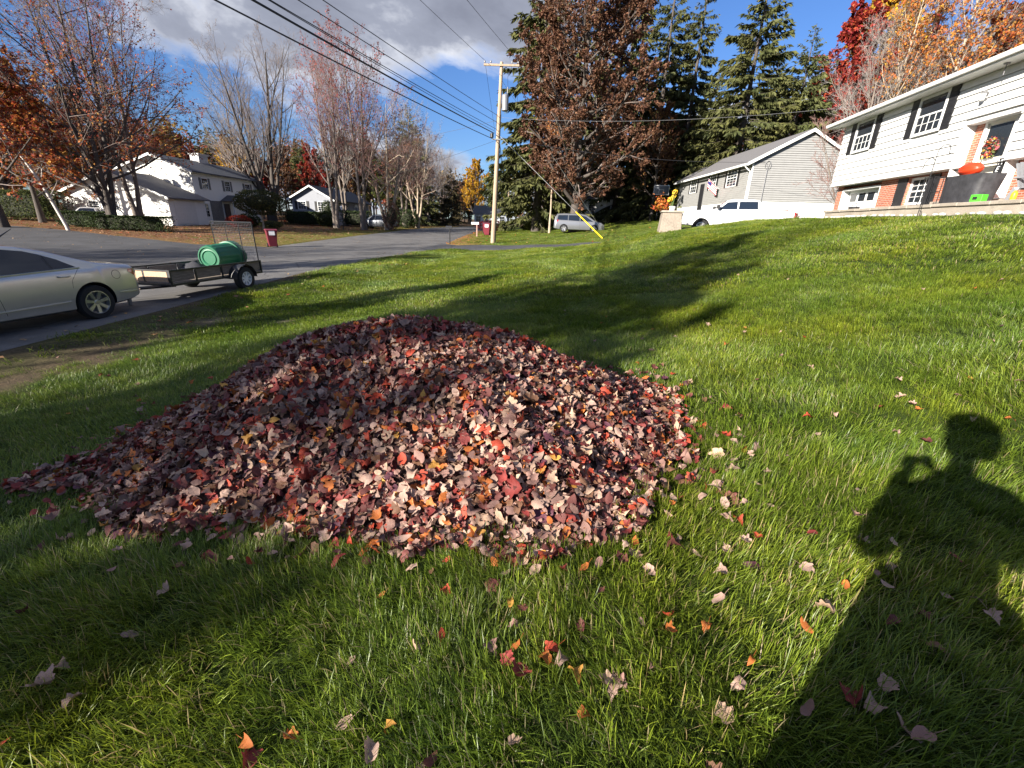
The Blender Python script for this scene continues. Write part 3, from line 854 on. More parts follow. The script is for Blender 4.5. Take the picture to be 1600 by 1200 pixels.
lawn_scatter('yard_grass', 0, 90, 5, TF, 5, (.8, 1.2), 'patchy grass among leaves in the yards across the road', 35, (-45, -15, 24, 70))
# ------------------------------------------------------------------ house helpers
def wall_with_lap(mb, x0, x1, z0, z1, y=0, exp=.12, d=.016, n=1):
    # lapped siding as real geometry: each course leans out at its foot; outward is +y*n
    z = z0
    while z < z1 - .01:
        zt = min(z + exp, z1)
        mb.add([(x0, y + n * d, z), (x1, y + n * d, z), (x1, y + n * .002, zt), (x0, y + n * .002, zt), (x0, y - n * .02, z), (x1, y - n * .02, z), (x1, y - n * .02, zt), (x0, y - n * .02, zt)],
               [(0, 1, 2, 3), (4, 7, 6, 5), (0, 4, 5, 1), (3, 2, 6, 7), (0, 3, 7, 4), (1, 5, 6, 2)])
        z = zt
def window(par, x0, x1, z0, z1, y, n=1, grid=(3, 2), upper=False, shut=None, sw=.34, trim=.07, ax='x', mats=None, name='window'):
    """double-hung window on a wall whose outside is +y (n=1) or -y; ax='y' puts it on a wall facing x"""
    fm, gmn = mats or (WHITE_TRIM, GLASS)
    def B(mb, a0, a1, d0, d1, c0, c1):
        lo, hi = min(d0, d1), max(d0, d1)
        if ax == 'x': mb.box((a0, lo, c0), (a1, hi, c1))
        else: mb.box((lo, a0, c0), (hi, a1, c1))
    w = MB()
    B(w, x0, x1, y, y + n * .012, z0, z1)
    wo_ = w.obj(name, gmn, par)
    f = MB()
    for a0, a1, c0, c1 in ((x0 - trim, x0, z0 - trim, z1 + trim), (x1, x1 + trim, z0 - trim, z1 + trim), (x0, x1, z1, z1 + trim), (x0, x1, z0 - trim, z0)):
        B(f, a0, a1, y, y + n * .045, c0, c1)
    f.obj('frame', fm, wo_)
    zm = (z0 + z1) / 2
    m = MB()
    B(m, x0, x1, y + n * .0125, y + n * .034, zm - .025, zm + .025)
    for i in range(1, grid[0]):
        xx = x0 + (x1 - x0) * i / grid[0]
        B(m, xx - .009, xx + .009, y + n * .0125, y + n * .022, z0, zm - .026)
        if upper: B(m, xx - .009, xx + .009, y + n * .0125, y + n * .022, zm + .026, z1)
    for i in range(1, grid[1]):
        c = z0 + (zm - z0) * i / grid[1]
        B(m, x0, x1, y + n * .0127, y + n * .0215, c - .009, c + .009)
        if upper: B(m, x0, x1, y + n * .0127, y + n * .0215, c + zm - z0 - .009, c + zm - z0 + .009)
    m.obj('muntin', fm, wo_)
    if shut:
        for a in (x0 - trim - sw - .015, x1 + trim + .015):
            s = MB(); B(s, a, a + sw, y + n * .005, y + n * .034, z0 - trim, z1 + trim)
            so_ = s.obj('shutter', shut, par)
            for (c0, c1) in ((z0, zm - .03), (zm + .03, z1)):
                q = MB(); k = int((c1 - c0) / .07)
                for j in range(k):
                    cc_ = c0 + (c1 - c0) * (j + .5) / k
                    B(q, a + .05, a + sw - .05, y + n * .034, y + n * .043, cc_ - .02, cc_ + .02)
                q.obj('louvre_panel', shut, so_)
    return wo_

# ------------------------------------------------------------------ white raised ranch on the right (local X runs up the street, +Y faces the street)
HX0, HT = 24.55, 11.0
hx_, hy_ = st2xy(HX0, HT)
wh = thing('raised_ranch_house', 'white clapboard raised ranch with black shutters and brick lower storey', 'house', (hx_, hy_, 0), math.pi / 2 - TH)
def L(s): return s - HX0
Z0, Z1 = 3.55, 6.0
DEP = -8.2
core = MB()
core.box((L(6.5), DEP, Z0), (L(15.30) - .02, -.03, Z1)); core.box((L(17.28), DEP, Z0), (0, -.03, Z1))
core.box((L(15.30), DEP, 4.79), (L(17.26), -.03, Z1)); core.box((L(15.30), DEP, 2.6), (L(17.26), -.40, 4.785))
core.obj('upper_wall', WHITE_SIDING, wh)
# clapboards, each a board
exp_ = .2235
boards = {}
def clapboard(x0, x1, z, zt):
    key = (round(x1 - x0, 3), round(zt - z, 3))
    if key not in boards:
        l, h_ = x1 - x0, zt - z
        mb = MB().add([(0, .040, 0), (l, .040, 0), (l, .004, h_), (0, .004, h_), (0, -.028, 0), (l, -.028, 0), (l, -.028, h_), (0, -.028, h_)],
                      [(0, 1, 2, 3), (4, 7, 6, 5), (0, 4, 5, 1), (3, 2, 6, 7), (0, 3, 7, 4), (1, 5, 6, 2)])
        boards[key] = mb.mesh('clapboard', WHITE_SIDING)
    o = link(bpy.data.objects.new('clapboard', boards[key]), wh)
    o.location = (x0, 0, z)
WINS = [(22.16, 23.50, 4.79, 5.97), (18.29, 19.66, 4.79, 5.97)]
for i in range(11):
    z = Z0 + i * exp_; zt = min(z + exp_ - .014, Z1)
    cuts = [(15.30, 17.26)] if z < 4.79 - .1 else []
    if zt > 4.80 and z < 5.97: cuts += [(a, b) for a, b, _, _ in WINS]
    segs = []; p = 6.5
    for a, b in sorted(cuts):
        segs.append((p, a)); p = b
    segs.append((p, HX0))
    for a, b in segs: clapboard(L(a), L(b), z, zt)
    # boards on the end wall towards the neighbour stay one mesh: never seen closer than edge-on
ew = MB()
z = Z0
while z < Z1 - .02:
    ew.box((.001, DEP, z), (.018, -.002, min(z + exp_ - .008, Z1))); z += exp_
ew.obj('end_wall', WHITE_SIDING, wh)
for a, b, c, d in WINS:
    window(wh, L(a) + .09, L(b) - .09, c + .09, d - .07, .016, 1, (4, 2), False, BLACK_SHUT, .37, .09)
# roof, soffit, gutter
rf = MB()
ey, ez = .52, 6.03
ridge = ((DEP) / 2, 6.03 + 2.0)
for (ya, za, yb, zb) in ((ey, ez + .10, ridge[0], ridge[1]), (DEP - .5, ez + .1, ridge[0], ridge[1])):
    x0, x1 = L(6.2), .45
    rf.add([(x0, ya, za), (x1, ya, za), (x1, yb, zb), (x0, yb, zb), (x0, ya, za + .05), (x1, ya, za + .05), (x1, yb, zb + .05), (x0, yb, zb + .05)],
           [(0, 3, 2, 1), (4, 5, 6, 7), (0, 1, 5, 4), (1, 2, 6, 5), (2, 3, 7, 6), (3, 0, 4, 7)])
rfo = rf.obj('roof', SHINGLE, wh)
gut = MB()
gut.box((L(6.2), ey + .004, 5.98), (.452, ey + .022, 6.155))
gut.obj('fascia', WHITE_TRIM, rfo)
gg = MB()
gg.prism([(0, 0), (.085, 0), (.115, .06), (.115, .105), (.10, .105), (.10, .07), (.075, .02), (0, .02)], abs(L(6.2)) + .45, (L(6.2), ey + .024, 6.035), (0, 1, 0), (0, 0, 1), (1, 0, 0))
gg.obj('gutter', WHITE_TRIM, rfo)
sf = MB(); sf.box((L(6.2) + .01, .005, 6.0), (.44, ey - .002, 6.02)); sf.obj('soffit', SOFFIT, rfo)
gb_ = MB(); gb_.prism([(DEP, 5.98), (0, 5.98), (0, 6.02), (ridge[0], ridge[1] - .02), (DEP, 6.02)], .03, (-.03, 0, 0), (0, 1, 0), (0, 0, 1), (1, 0, 0)); gb_.obj('gable', WHITE_SIDING, wh)
pd = MB(); pd.tube([(L(16.05), .26, 6.0), (L(16.05), .26, 5.97)], .07, 10); pd.tube([(L(16.05), .26, 5.97), (L(16.05), .26, 5.72)], .012, 6); pd.obj('flag_hook', GREY_STEEL, wh)
# lantern by the door
lt = MB(); lt.box((L(16.72) - .045, .02, 5.28), (L(16.72) + .045, .035, 5.48)); lt.tube([(L(16.72), .03, 5.47), (L(16.72), .13, 5.54), (L(16.72), .13, 5.49)], .012, 6)
lto = lt.obj('porch_lantern', GREY_STEEL, wh)
lg = MB(); lg.lathe([(.055, 5.27), (.075, 5.44)], (L(16.72), .13, 0), n=6); lg.obj('lantern_glass', glass_mat('frosted', (.5, .5, .48), .3), lto)
lc = MB(); lc.lathe([(.09, 5.442), (.03, 5.50), (.004, 5.53)], (L(16.72), .13, 0), n=6); lc.lathe([(.02, 5.235), (.06, 5.268)], (L(16.72), .13, 0), n=6); lc.obj('lantern_cap', GREY_STEEL, lto)
# lower storey: brick, set back
LY = -.30
lw = MB()
lw.box((L(6.5), DEP + .3, 1.9), (L(15.24), LY, Z0 - .002)); lw.box((L(17.32), DEP + .3, 1.9), (L(18.40), LY, Z0 - .002))
lw.box((L(19.56), DEP + .3, 1.9), (L(21.2), LY, Z0 - .002)); lw.box((L(24.02), DEP + .3, 1.9), (0 - .08, LY, Z0 - .002))
lw.box((L(18.40), DEP + .3, 1.9), (L(19.56), LY - .12, Z0 - .002)); lw.box((L(21.2), DEP + .3, 1.9), (L(24.02), LY - .35, Z0 - .002))
lw.obj('brick_wall', BRICK, wh)
un = MB(); un.box((L(6.5), LY - .0, Z0 - .004 + .001), (-.05, -.031, Z0 - .001)); un.obj('overhang_soffit', SOFFIT, wh)
gd = MB()
gd.box((L(21.22), LY - .345, 1.95), (L(24.0), LY - .30, 3.33)); gdo = gd.obj('garage_door', WHITE_TRIM, wh)
pn = MB()
for i in range(4):
    x0 = L(21.3) + i * .66
    w_ = MB(); w_.box((x0 + .07, LY - .2995, 2.88), (x0 + .55, LY - .292, 3.2)); w_.obj('pane', GLASS, gdo)
    for j in range(2):
        pn.box((x0 + .05, LY - .299, 2.08 + j * .38), (x0 + .58, LY - .285, 2.08 + j * .38 + .30))
pn.obj('panel', WHITE_TRIM, gdo)
jm = MB(); jm.box((L(23.98), LY - .3, 1.95), (L(24.02) + .0, LY + .01, 3.33)); jm.box((L(21.2), LY - .3, 1.95), (L(21.24), LY + .01, 3.33)); jm.box((L(21.2), LY - .3, 3.331), (L(24.02), LY + .012, 3.40)); jm.obj('door_frame', WHITE_TRIM, wh)
window(wh, L(18.5), L(19.46), 2.66, 3.40, LY - .118, 1, (3, 2), True, None, trim=.08)
for a in (19.6, 18.0):
    s = MB(); s.box((L(a), LY + .003, 2.55), (L(a) + .52, LY + .035, 3.5)); s.obj('shutter', BLACK_SHUT, wh)
# entry: recessed door, brick return
er_ = MB()
er_.box((L(17.262), -.40, 2.6), (L(17.30), -.03, 4.785)); er_.box((L(15.27), -.40, 2.6), (L(15.298), -.03, 4.785)); er_.box((L(15.29), -.40, 4.74), (L(17.262), -.03, 4.786))
er_.obj('entry_casing', WHITE_TRIM, wh)
eb = MB(); eb.box((L(17.80) - 1.08, -.395, 2.6), (L(17.26), -.33, 4.735)); eb.v = []; eb.f = []; eb.m = []
eb.box((L(16.88), -.39, 2.6), (L(17.255), -.345, 4.735)); eb.obj('brick_return', BRICK, wh)
dr = MB(); dr.box((L(15.86), -.39, 2.72), (L(16.78), -.35, 4.70)); dro = dr.obj('front_door', mat('cream_door', (.72, .68, .58), .45, .05, 4), wh)
sg = MB(); sg.box((L(15.93), -.349, 3.75), (L(16.71), -.34, 4.62)); sg.obj('door_glass', GLASS, dro)
hd = MB(); hd.tube([(L(15.93), -.34, 3.62), (L(15.93), -.28, 3.62), (L(15.93), -.28, 3.74)], .012, 6); hd.obj('handle', GREY_STEEL, dro)
df = MB(); df.box((L(16.782), -.39, 2.6), (L(16.878), -.30, 4.735)); df.box((L(15.76), -.39, 2.6), (L(15.857), -.30, 4.735)); df.box((L(15.858), -.39, 4.701), (L(16.781), -.30, 4.735)); df.obj('door_frame', WHITE_TRIM, wh)
# step up to the door
stp = MB(); stp.box((L(15.30), -.38, 2.3), (L(17.25), .25, 2.58)); stp.obj('door_step', CONC, wh)

# patio: slab behind a low concrete wall with coping
pat = thing('patio', 'raised concrete patio with stone coping in front of the white house', 'patio', (hx_, hy_, 0), math.pi / 2 - TH)
px0, px1, py1 = L(7.0), L(20.5), HT - 9.2
w = MB(); w.box((px0, py1 - .25, 1.7), (px1, py1, 2.29)); w.box((px1 - .25, -.25, 1.7), (px1 - .002, py1 - .252, 2.288)); w.obj('retaining_wall', CONC, pat, bevel=.01)
d_ = MB(); d_.box((px0, -.28, 1.7), (px1 - .26, py1 - .26, 2.30)); d_.obj('slab', CONC, pat)
cop = {}
x = px0
r = random.Random(4)
while x < px1:
    l = min(r.choice((.8, .9, 1.0, 1.1)), px1 + .05 - x)
    if l not in cop:
        cop[l] = MB().box((0, 0, 0), (l - .008, .34, .085)).mesh('coping_stone', CONC, bevel=.012)
    o = link(bpy.data.objects.new('coping_stone', cop[l]), pat); o.location = (x, py1 - .29, 2.292 + r.uniform(-.006, .006))
    x += l
# pale stones along the foot of the wall
r = random.Random(8)
ST = [MB().lathe([(.01, -.5), (.42, -.32), (.55, 0), (.38, .3), (.01, .42)], n=7, cap=False).mesh('edging_stone', mat('pale_stone', (.46, .44, .41), .85, .15, 10, .4, 30), True) for _ in range(1)]
wx = px0 + 2
while wx < px1 - .4:
    px_, py_ = hx_ + wx * math.sin(TH) - (py1 + .12) * math.cos(TH), hy_ + wx * math.cos(TH) + (py1 + .12) * math.sin(TH)
    o = link(bpy.data.objects.new('edging_stone', ST[0])); s = r.uniform(.09, .17)
    o.location = (px_ + r.uniform(-.05, .05), py_, gz(px_, py_) + .03); o.scale = (s * 1.3, s, s * .75); o.rotation_euler = (0, 0, r.uniform(0, 6))
    tag(o, 'small pale edging stone along the foot of the patio wall', 'stone', 'edging stones at the patio wall')
    wx += r.uniform(.2, .5)
def onpatio(s, t, z=2.3):
    x, y = st2xy(s, t); return (x, y, z)
PR = math.pi / 2 - TH
# shepherd hooks
for k, (s, lab, h1, sgn) in enumerate(((14.68, 'black double shepherd hook on the lawn before the patio', 1.75, 1),)):
    p = onpatio(s, 8.95, 0); p = (p[0], p[1], gz(p[0], p[1]))
    o = thing('shepherd_hook', lab, 'garden hook', p, PR)
    m = MB(); m.tube([(0, 0, -.1), (0, 0, 1.30), (.0, 0, 1.38)], .011, 6); m.tube([(-.13, 0, -.1), (-.13, 0, .14), (0, 0, .16)], .008, 6); m.obj('stake', BLACK_M, o)
    for dx, top in ((-.42, .36), (.38, .05)):
        m = MB(); pts = [(0, 0, 1.25)]
        for i in range(10):
            a = math.pi * i / 9
            pts.append((dx * .5 * (1 - math.cos(a)) * 1.0, 0, 1.32 + top * .85 + .13 * math.sin(a)))
        pts.append((dx * 1.02, 0, 1.32 + top * .85 - .12)); pts.append((dx * 1.15, 0, 1.32 + top * .85 - .10))
        m.tube(pts, .009, 6); m.obj('hook', BLACK_M, o)
# covered grill
gr = thing('covered_grill', 'barbecue grill under a dark fitted cover on the patio', 'grill', onpatio(14.85, 10.1, 2.30), PR)
m = MB()
Vv = []
for zc, hw, hd in ((0, .66, .30), (.25, .63, .30), (.62, .66, .33), (.82, .68, .34)):
    for i in range(28):
        a = 2 * math.pi * i / 28
        q = max(abs(math.cos(a)), abs(math.sin(a))) ** .82
        w_ = 1 + .035 * math.sin(a * 9 + zc * 6)
        Vv.append((hw * math.cos(a) / q * w_, hd * math.sin(a) / q * w_, zc + (.02 * math.sin(a * 5) if 0 < zc < .8 else 0)))
Fv = [(i * 28 + j, i * 28 + (j + 1) % 28, (i + 1) * 28 + (j + 1) % 28, (i + 1) * 28 + j) for i in range(3) for j in range(28)] + [tuple(range(84, 112))]
m.add(Vv, Fv); m.obj('cover', COVER, gr, True, 50)
m = MB()
for sx in (-.5, .5):
    for sy in (-.2, .2): m.tube([(sx, sy, 0), (sx, sy, .06)], .03, 8)
m.obj('caster', BLACK_M, gr)
# orange pumpkin bowl on the grill
pk = thing('plastic_pumpkin', 'glossy orange red plastic pumpkin lying on the grill cover', 'pumpkin', onpatio(15.05, 10.1, 3.12), PR)
Vv = []; Fv = []
for i in range(13):
    ph = math.pi * i / 12
    for j in range(40):
        a = 2 * math.pi * j / 40
        rr2 = math.sin(ph) * (1 + .07 * abs(math.sin(a * 4)) - .03)
        Vv.append((-.30 * math.cos(ph) * 1.15, .20 * rr2 * math.cos(a), .17 + .17 * rr2 * math.sin(a)))
for i in range(12):
    for j in range(40): Fv.append((i * 40 + j, i * 40 + (j + 1) % 40, (i + 1) * 40 + (j + 1) % 40, (i + 1) * 40 + j))
m = MB(); m.add(Vv, Fv); m.obj('body', RED_PL, pk, True, 60)
m = MB(); m.tube([(.33, 0, .17), (.42, 0, .20), (.62, .0, .215)], [.035, .022, .015], 8); m.obj('stem', BLACK_M, pk, True)
# torches / log rack of thin bars beside the grill
rk = thing('patio_rack', 'black steel upright log rack of thin bars beside the grill', 'log rack', onpatio(15.62, 9.65, 2.30), PR)
m = MB()
for sx in (-.18, .18):
    for sy in (-.13, .13): m.tube([(sx, sy, 0), (sx, sy, .85)], .012, 6)
m.obj('upright', BLACK_M, rk)
m = MB()
for zc in (.08, .45, .83):
    m.tube([(-.18, -.13, zc), (.18, -.13, zc), (.18, .13, zc), (-.18, .13, zc), (-.18, -.13, zc)], .010, 6)
m.tube([(0, .13, .08), (0, .13, .83)], .008, 6)
m.obj('crossbar', BLACK_M, rk)
# green box
gx = thing('lime_box', 'small lime green carton standing on the patio coping', 'box', onpatio(13.45, 9.42, 2.383), PR + .3)
m = MB(); m.box((-.13, -.09, 0), (.13, .09, .17)); m.obj('carton', LIME, gx, bevel=.008)
m = MB(); m.box((-.03, .0905, .05), (.07, .094, .12)); m.obj('print_panel', BLACK_SHUT, gx)
# amber bottle
ab = thing('amber_bottle', 'amber spray bottle with white nozzle standing on the patio coping', 'bottle', onpatio(12.46, 9.40, 2.383), PR)
m = MB(); m.lathe([(.05, 0), (.055, .02), (.055, .13), (.045, .16), (.02, .185), (.02, .205)], n=16); m.obj('body', AMBER, ab, True, 40)
m = MB(); m.lathe([(.022, .206), (.022, .235)], n=12); m.box((-.03, -.012, .236), (.045, .012, .262)); m.obj('nozzle', WHITE_TRIM, ab)
# slatted chair
ch = thing('patio_chair', 'grey slatted patio chair on the patio', 'chair', onpatio(12.85, 10.15, 2.30), PR + math.pi * .62)
for sx in (-.3, .3):
    m = MB(); m.box((sx - .03, .22, 0), (sx + .03, .30, .58)); m.obj('leg', CHAIR_GREY, ch)
    m = MB(); m.prism([(-.42, 0), (-.34, 0), (-.22, .40), (-.30, .40)], .06, (sx - .03, 0, 0), (0, 1, 0), (0, 0, 1), (1, 0, 0)); m.obj('leg', CHAIR_GREY, ch)
    m = MB(); m.box((sx - .06, -.35, .582), (sx + .06, .34, .61)); m.obj('armrest', CHAIR_GREY, ch)
for i in range(6):
    m = MB(); m.box((-.28, -.28 + i * .1, .36 + .012 * i), (.28, -.20 + i * .1, .385 + .012 * i)); m.obj('seat_slat', CHAIR_GREY, ch)
for i in range(5):
    m = MB(); m.prism([(-.24, .34), (-.21, .35), (-.43, .98 - .03 * abs(i - 2)), (-.46, .97 - .03 * abs(i - 2))], .095, (-.275 + i * .112, 0, 0), (0, 1, 0), (0, 0, 1), (1, 0, 0)); m.obj('back_slat', CHAIR_GREY, ch)
# tall vertical welcome board by the door
wb = thing('welcome_board', 'tall black porch board with white letters leaning by the door', 'sign', onpatio(15.55, 10.96, 2.30), PR)
m = MB(); m.prism([(-.11, 0), (.11, 0), (.11, 1.35), (-.11, 1.35)], .025, (0, 0, 0), (1, 0, 0), (0, -.14, .99), (0, .99, .14)); m.obj('board', BLACK_SHUT, wb)
def text_obj(name, s, size, mt, parent, M, ext=.003):
    cu = bpy.data.curves.new(name, 'FONT'); cu.body = s; cu.size = size; cu.extrude = ext; cu.align_x = 'CENTER'; cu.align_y = 'CENTER'
    to = bpy.data.objects.new(name, cu); COL.objects.link(to)
    dg = bpy.context.evaluated_depsgraph_get(); me = bpy.data.meshes.new_from_object(to.evaluated_get(dg))
    bpy.data.objects.remove(to)
    me.materials.clear(); me.materials.append(mt)
    o = link(bpy.data.objects.new(name, me), parent); o.matrix_local = M
    return o
for i, c in enumerate('WELCOME'):
    zc = 1.24 - i * .18
    q = Vector((0, .029 - .14 * zc, zc * .99))
    M = Matrix(((-1, 0, 0, q.x), (0, -.14, .99, q.y), (0, .99, .14, q.z), (0, 0, 0, 1)))
    text_obj('letter', c, .21, WHITE_TRIM, wb, M)
# wreath of small ornaments on the door
wr = thing('door_wreath', 'round autumn wreath of leaves and ornaments hanging on the front door', 'wreath', onpatio(16.32, 11.30, 4.0), PR)
wr.scale = (.8, .8, .8)
r = np.random.default_rng(3)
m = MB()
for i in range(24):
    a = 2 * math.pi * i / 24
    m.tube([(.24 * math.cos(a), 0, .24 * math.sin(a)), (.24 * math.cos(a + .27), 0, .24 * math.sin(a + .27))], .055, 6, False)
m.obj('ring', BARK_D, wr)
n = 260
a = r.uniform(0, 6.28, n); q = .24 + r.normal(0, .06, n)
pz = np.stack([q * np.cos(a), .05 + r.uniform(0, .07, n), q * np.sin(a)], -1)
cw = np.array([(.5, .06, .03), (.6, .4, .05), (.03, .03, .03), (.5, .42, .34), (.1, .12, .04), (.45, .1, .12)])[r.integers(0, 6, n)]
V, T, Cc = leaf_mesh('w', pz, rotmats(r.uniform(0, 6.28, n), r.uniform(0, 1.5, n), r.uniform(0, 6.28, n)), r.uniform(.06, .12, n), cw, r.integers(0, 20, n))
tag(onp('ornament_leaves', wr, V=V, tris=T, mat=LEAF, col=Cc), kind='stuff')
# small dark pot on the patio by the garage
pt = thing('dark_planter_pot', 'low dark round pot on the patio beside the brick pier', 'pot', onpatio(19.9, 9.9, 2.30), PR)
m = MB(); m.lathe([(.10, 0), (.17, .12), (.19, .20), (.17, .2), (.15, .13)], n=18, cap=False); m.lathe([(.001, .001), (.10, .001)], n=18, cap=False); m.obj('bowl', BLACK_M, pt, True, 40)
m = MB(); m.tube([(-.18, 0, .19), (-.12, 0, .32), (.12, 0, .32), (.18, 0, .19)], .012, 6); m.obj('handle', BLACK_M, pt)

# ------------------------------------------------------------------ grey house beyond
gx_, gy_ = 17.36, 36.0
gh = thing('grey_house', 'light grey sided house with white foundation and dark roof', 'house', (gx_, gy_, 0), math.radians(88.0))
# local X runs up the street, +Y faces the street
sz, ez_, pz_ = 3.62, 6.35, 8.35
hw, ln = 7.4, 17.0
fw = MB(); fw.box((.03, -hw + .03, 1.0), (ln - .03, -.03, sz)); fw.obj('foundation_wall', WHITE_TRIM, gh)
cw_ = MB(); cw_.box((.03, -hw + .03, sz), (ln - .03, -.03, ez_)); cw_.prism([(-hw + .03, ez_), (-.03, ez_), (-hw / 2, pz_ - .05)], ln - .06, (.03, 0, 0), (0, 1, 0), (0, 0, 1), (1, 0, 0)); cw_.obj('wall_core', GREY_SIDING, gh)
sd = MB()
z = sz
while z < pz_ - .1:
    zt = z + .148
    f = 0 if z < ez_ else (z - ez_) / (pz_ - ez_)
    y0, y1 = -hw + f * hw / 2 + .02, -f * hw / 2 - .02
    sd.add([(-.034, y0, z), (-.034, y1, z), (.012, y1, zt - .012), (.012, y0, zt - .012), (.028, y0, z), (.028, y1, z), (.028, y1, zt - .012), (.028, y0, zt - .012)], [(0, 1, 2, 3), (4, 7, 6, 5), (0, 4, 5, 1), (3, 2, 6, 7), (0, 3, 7, 4), (1, 5, 6, 2)])
    z = zt
sdo = sd.obj('gable_siding', GREY_SIDING, gh); sdo['kind'] = 'stuff'
s2 = MB(); wall_with_lap(s2, .03, ln - .03, sz, ez_ - .02, 0, .148, .02); s2o = s2.obj('front_siding', GREY_SIDING, gh); s2o['kind'] = 'stuff'
rf = MB()
for (ya, yb) in ((.5, -hw / 2), (-hw - .5, -hw / 2)):
    za = ez_ - .5 * (pz_ - ez_) / (hw / 2) + .06; zb = pz_ + .06
    rf.add([(-.3, ya, za), (ln + .3, ya, za), (ln + .3, yb, zb), (-.3, yb, zb), (-.3, ya, za + .07), (ln + .3, ya, za + .07), (ln + .3, yb, zb + .07), (-.3, yb, zb + .07)], [(0, 3, 2, 1), (4, 5, 6, 7), (0, 1, 5, 4), (1, 2, 6, 5), (2, 3, 7, 6), (3, 0, 4, 7)])
rfo = rf.obj('roof', SHINGLE_B, gh)
rk_ = MB()
for (ya, yb) in ((.52, -hw / 2), (-hw - .52, -hw / 2)):
    za = ez_ - .52 * (pz_ - ez_) / (hw / 2) + .06; zb = pz_ + .06
    rk_.add([(-.33, ya, za - .16), (-.302, ya, za - .16), (-.302, yb, zb - .16), (-.33, yb, zb - .16), (-.33, ya, za + .06), (-.302, ya, za + .06), (-.302, yb, zb + .06), (-.33, yb, zb + .06)], [(0, 3, 2, 1), (4, 5, 6, 7), (0, 1, 5, 4), (1, 2, 6, 5), (2, 3, 7, 6), (3, 0, 4, 7)])
rk_.box((-.3, .52, ez_ - .36), (ln + .3, .62, ez_ - .22)); rk_.obj('white_trim', WHITE_TRIM, rfo)
ds = MB(); ds.tube([(.05, .56, ez_ - .36), (.05, .3, ez_ - .6), (.05, .08, ez_ - .75), (.05, .08, sz - 1.0), (.05, .25, sz - 1.12)], .05, 6); ds.obj('downspout', WHITE_TRIM, gh)
cb_ = MB(); cb_.box((-.03, -.06, sz), (.05, .03, ez_)); cb_.obj('corner_board', WHITE_TRIM, gh)
window(gh, 2.4, 4.2, 4.85, 6.05, .02, 1, (3, 3), True, BLACK_SHUT, .34)
window(gh, 6.6, 8.0, 4.9, 6.05, .02, 1, (3, 2), True, BLACK_SHUT, .34)
window(gh, 11.5, 13.2, 4.9, 6.05, .02, 1, (3, 2), True, BLACK_SHUT, .34)
dd = MB(); dd.box((9.3, .021, 3.2), (10.3, .06, 5.5)); dd.obj('front_door', BLACK_SHUT, gh)
mt_ = MB(); mt_.tube([(-.06, -1.05, ez_ - .55), (-.06, -1.05, sz - .3)], .035, 8); mt_.tube([(-.03, -.9, ez_ - .05), (-.10, -1.05, ez_ - .5), (-.05, -1.2, ez_ - .05)], .015, 6)
for i in range(14):
    a = 2 * math.pi * i / 13
    if i: mt_.tube([(-.08, -1.05 + .22 * math.cos(a - .483), ez_ - .3 + .28 * math.sin(a - .483)), (-.08, -1.05 + .22 * math.cos(a), ez_ - .3 + .28 * math.sin(a))], .014, 5, False)
mt_.obj('service_mast', GREY_STEEL, gh)
# flag by the front door
fl = thing('house_flag', 'striped red and white flag with blue corner on the grey house', 'flag', (gx_ + 5.4 * math.cos(math.radians(88)) - .05 * math.sin(math.radians(88)), gy_ + 5.4 * math.sin(math.radians(88)), 0), math.radians(88))
m = MB(); m.tube([(0, .02, 4.75), (-.15, 1.15, 5.55)], .014, 6); m.obj('staff', WHITE_TRIM, fl)
FR = mat('flag_red', (.5, .02, .03), .8, .1); FW = mat('flag_white', (.75, .73, .72), .8, .05); FB = mat('flag_blue', (.02, .03, .16), .8, .1)
for i in range(9):
    m = MB()
    for j in range(8):
        a, b_ = j / 8, (j + 1) / 8
        def pf(q, k):
            return (-.15 * (1 - q) - .03 * math.sin(q * 7 + k), 1.15 - .9 * q - .10 * k / 9 * 0, 5.53 - .64 * q - .075 * k - .0 * q)
        A, Bq, Cq, Dq = pf(a, i), pf(b_, i), pf(b_, i + 1), pf(a, i + 1)
        m.add([A, Bq, Cq, Dq], [(0, 1, 2, 3)])
    m.mi = 0
    m.obj('stripe', FB if False else (FR if i % 2 == 0 else FW), fl)
m = MB()
for i in range(5):
    pass
m.add([(-.165, 1.16, 5.535), (-.10, .82, 5.29), (-.10, .82, 4.95), (-.165, 1.16, 5.19)], [(0, 1, 2, 3)]); m.obj('canton', FB, fl)

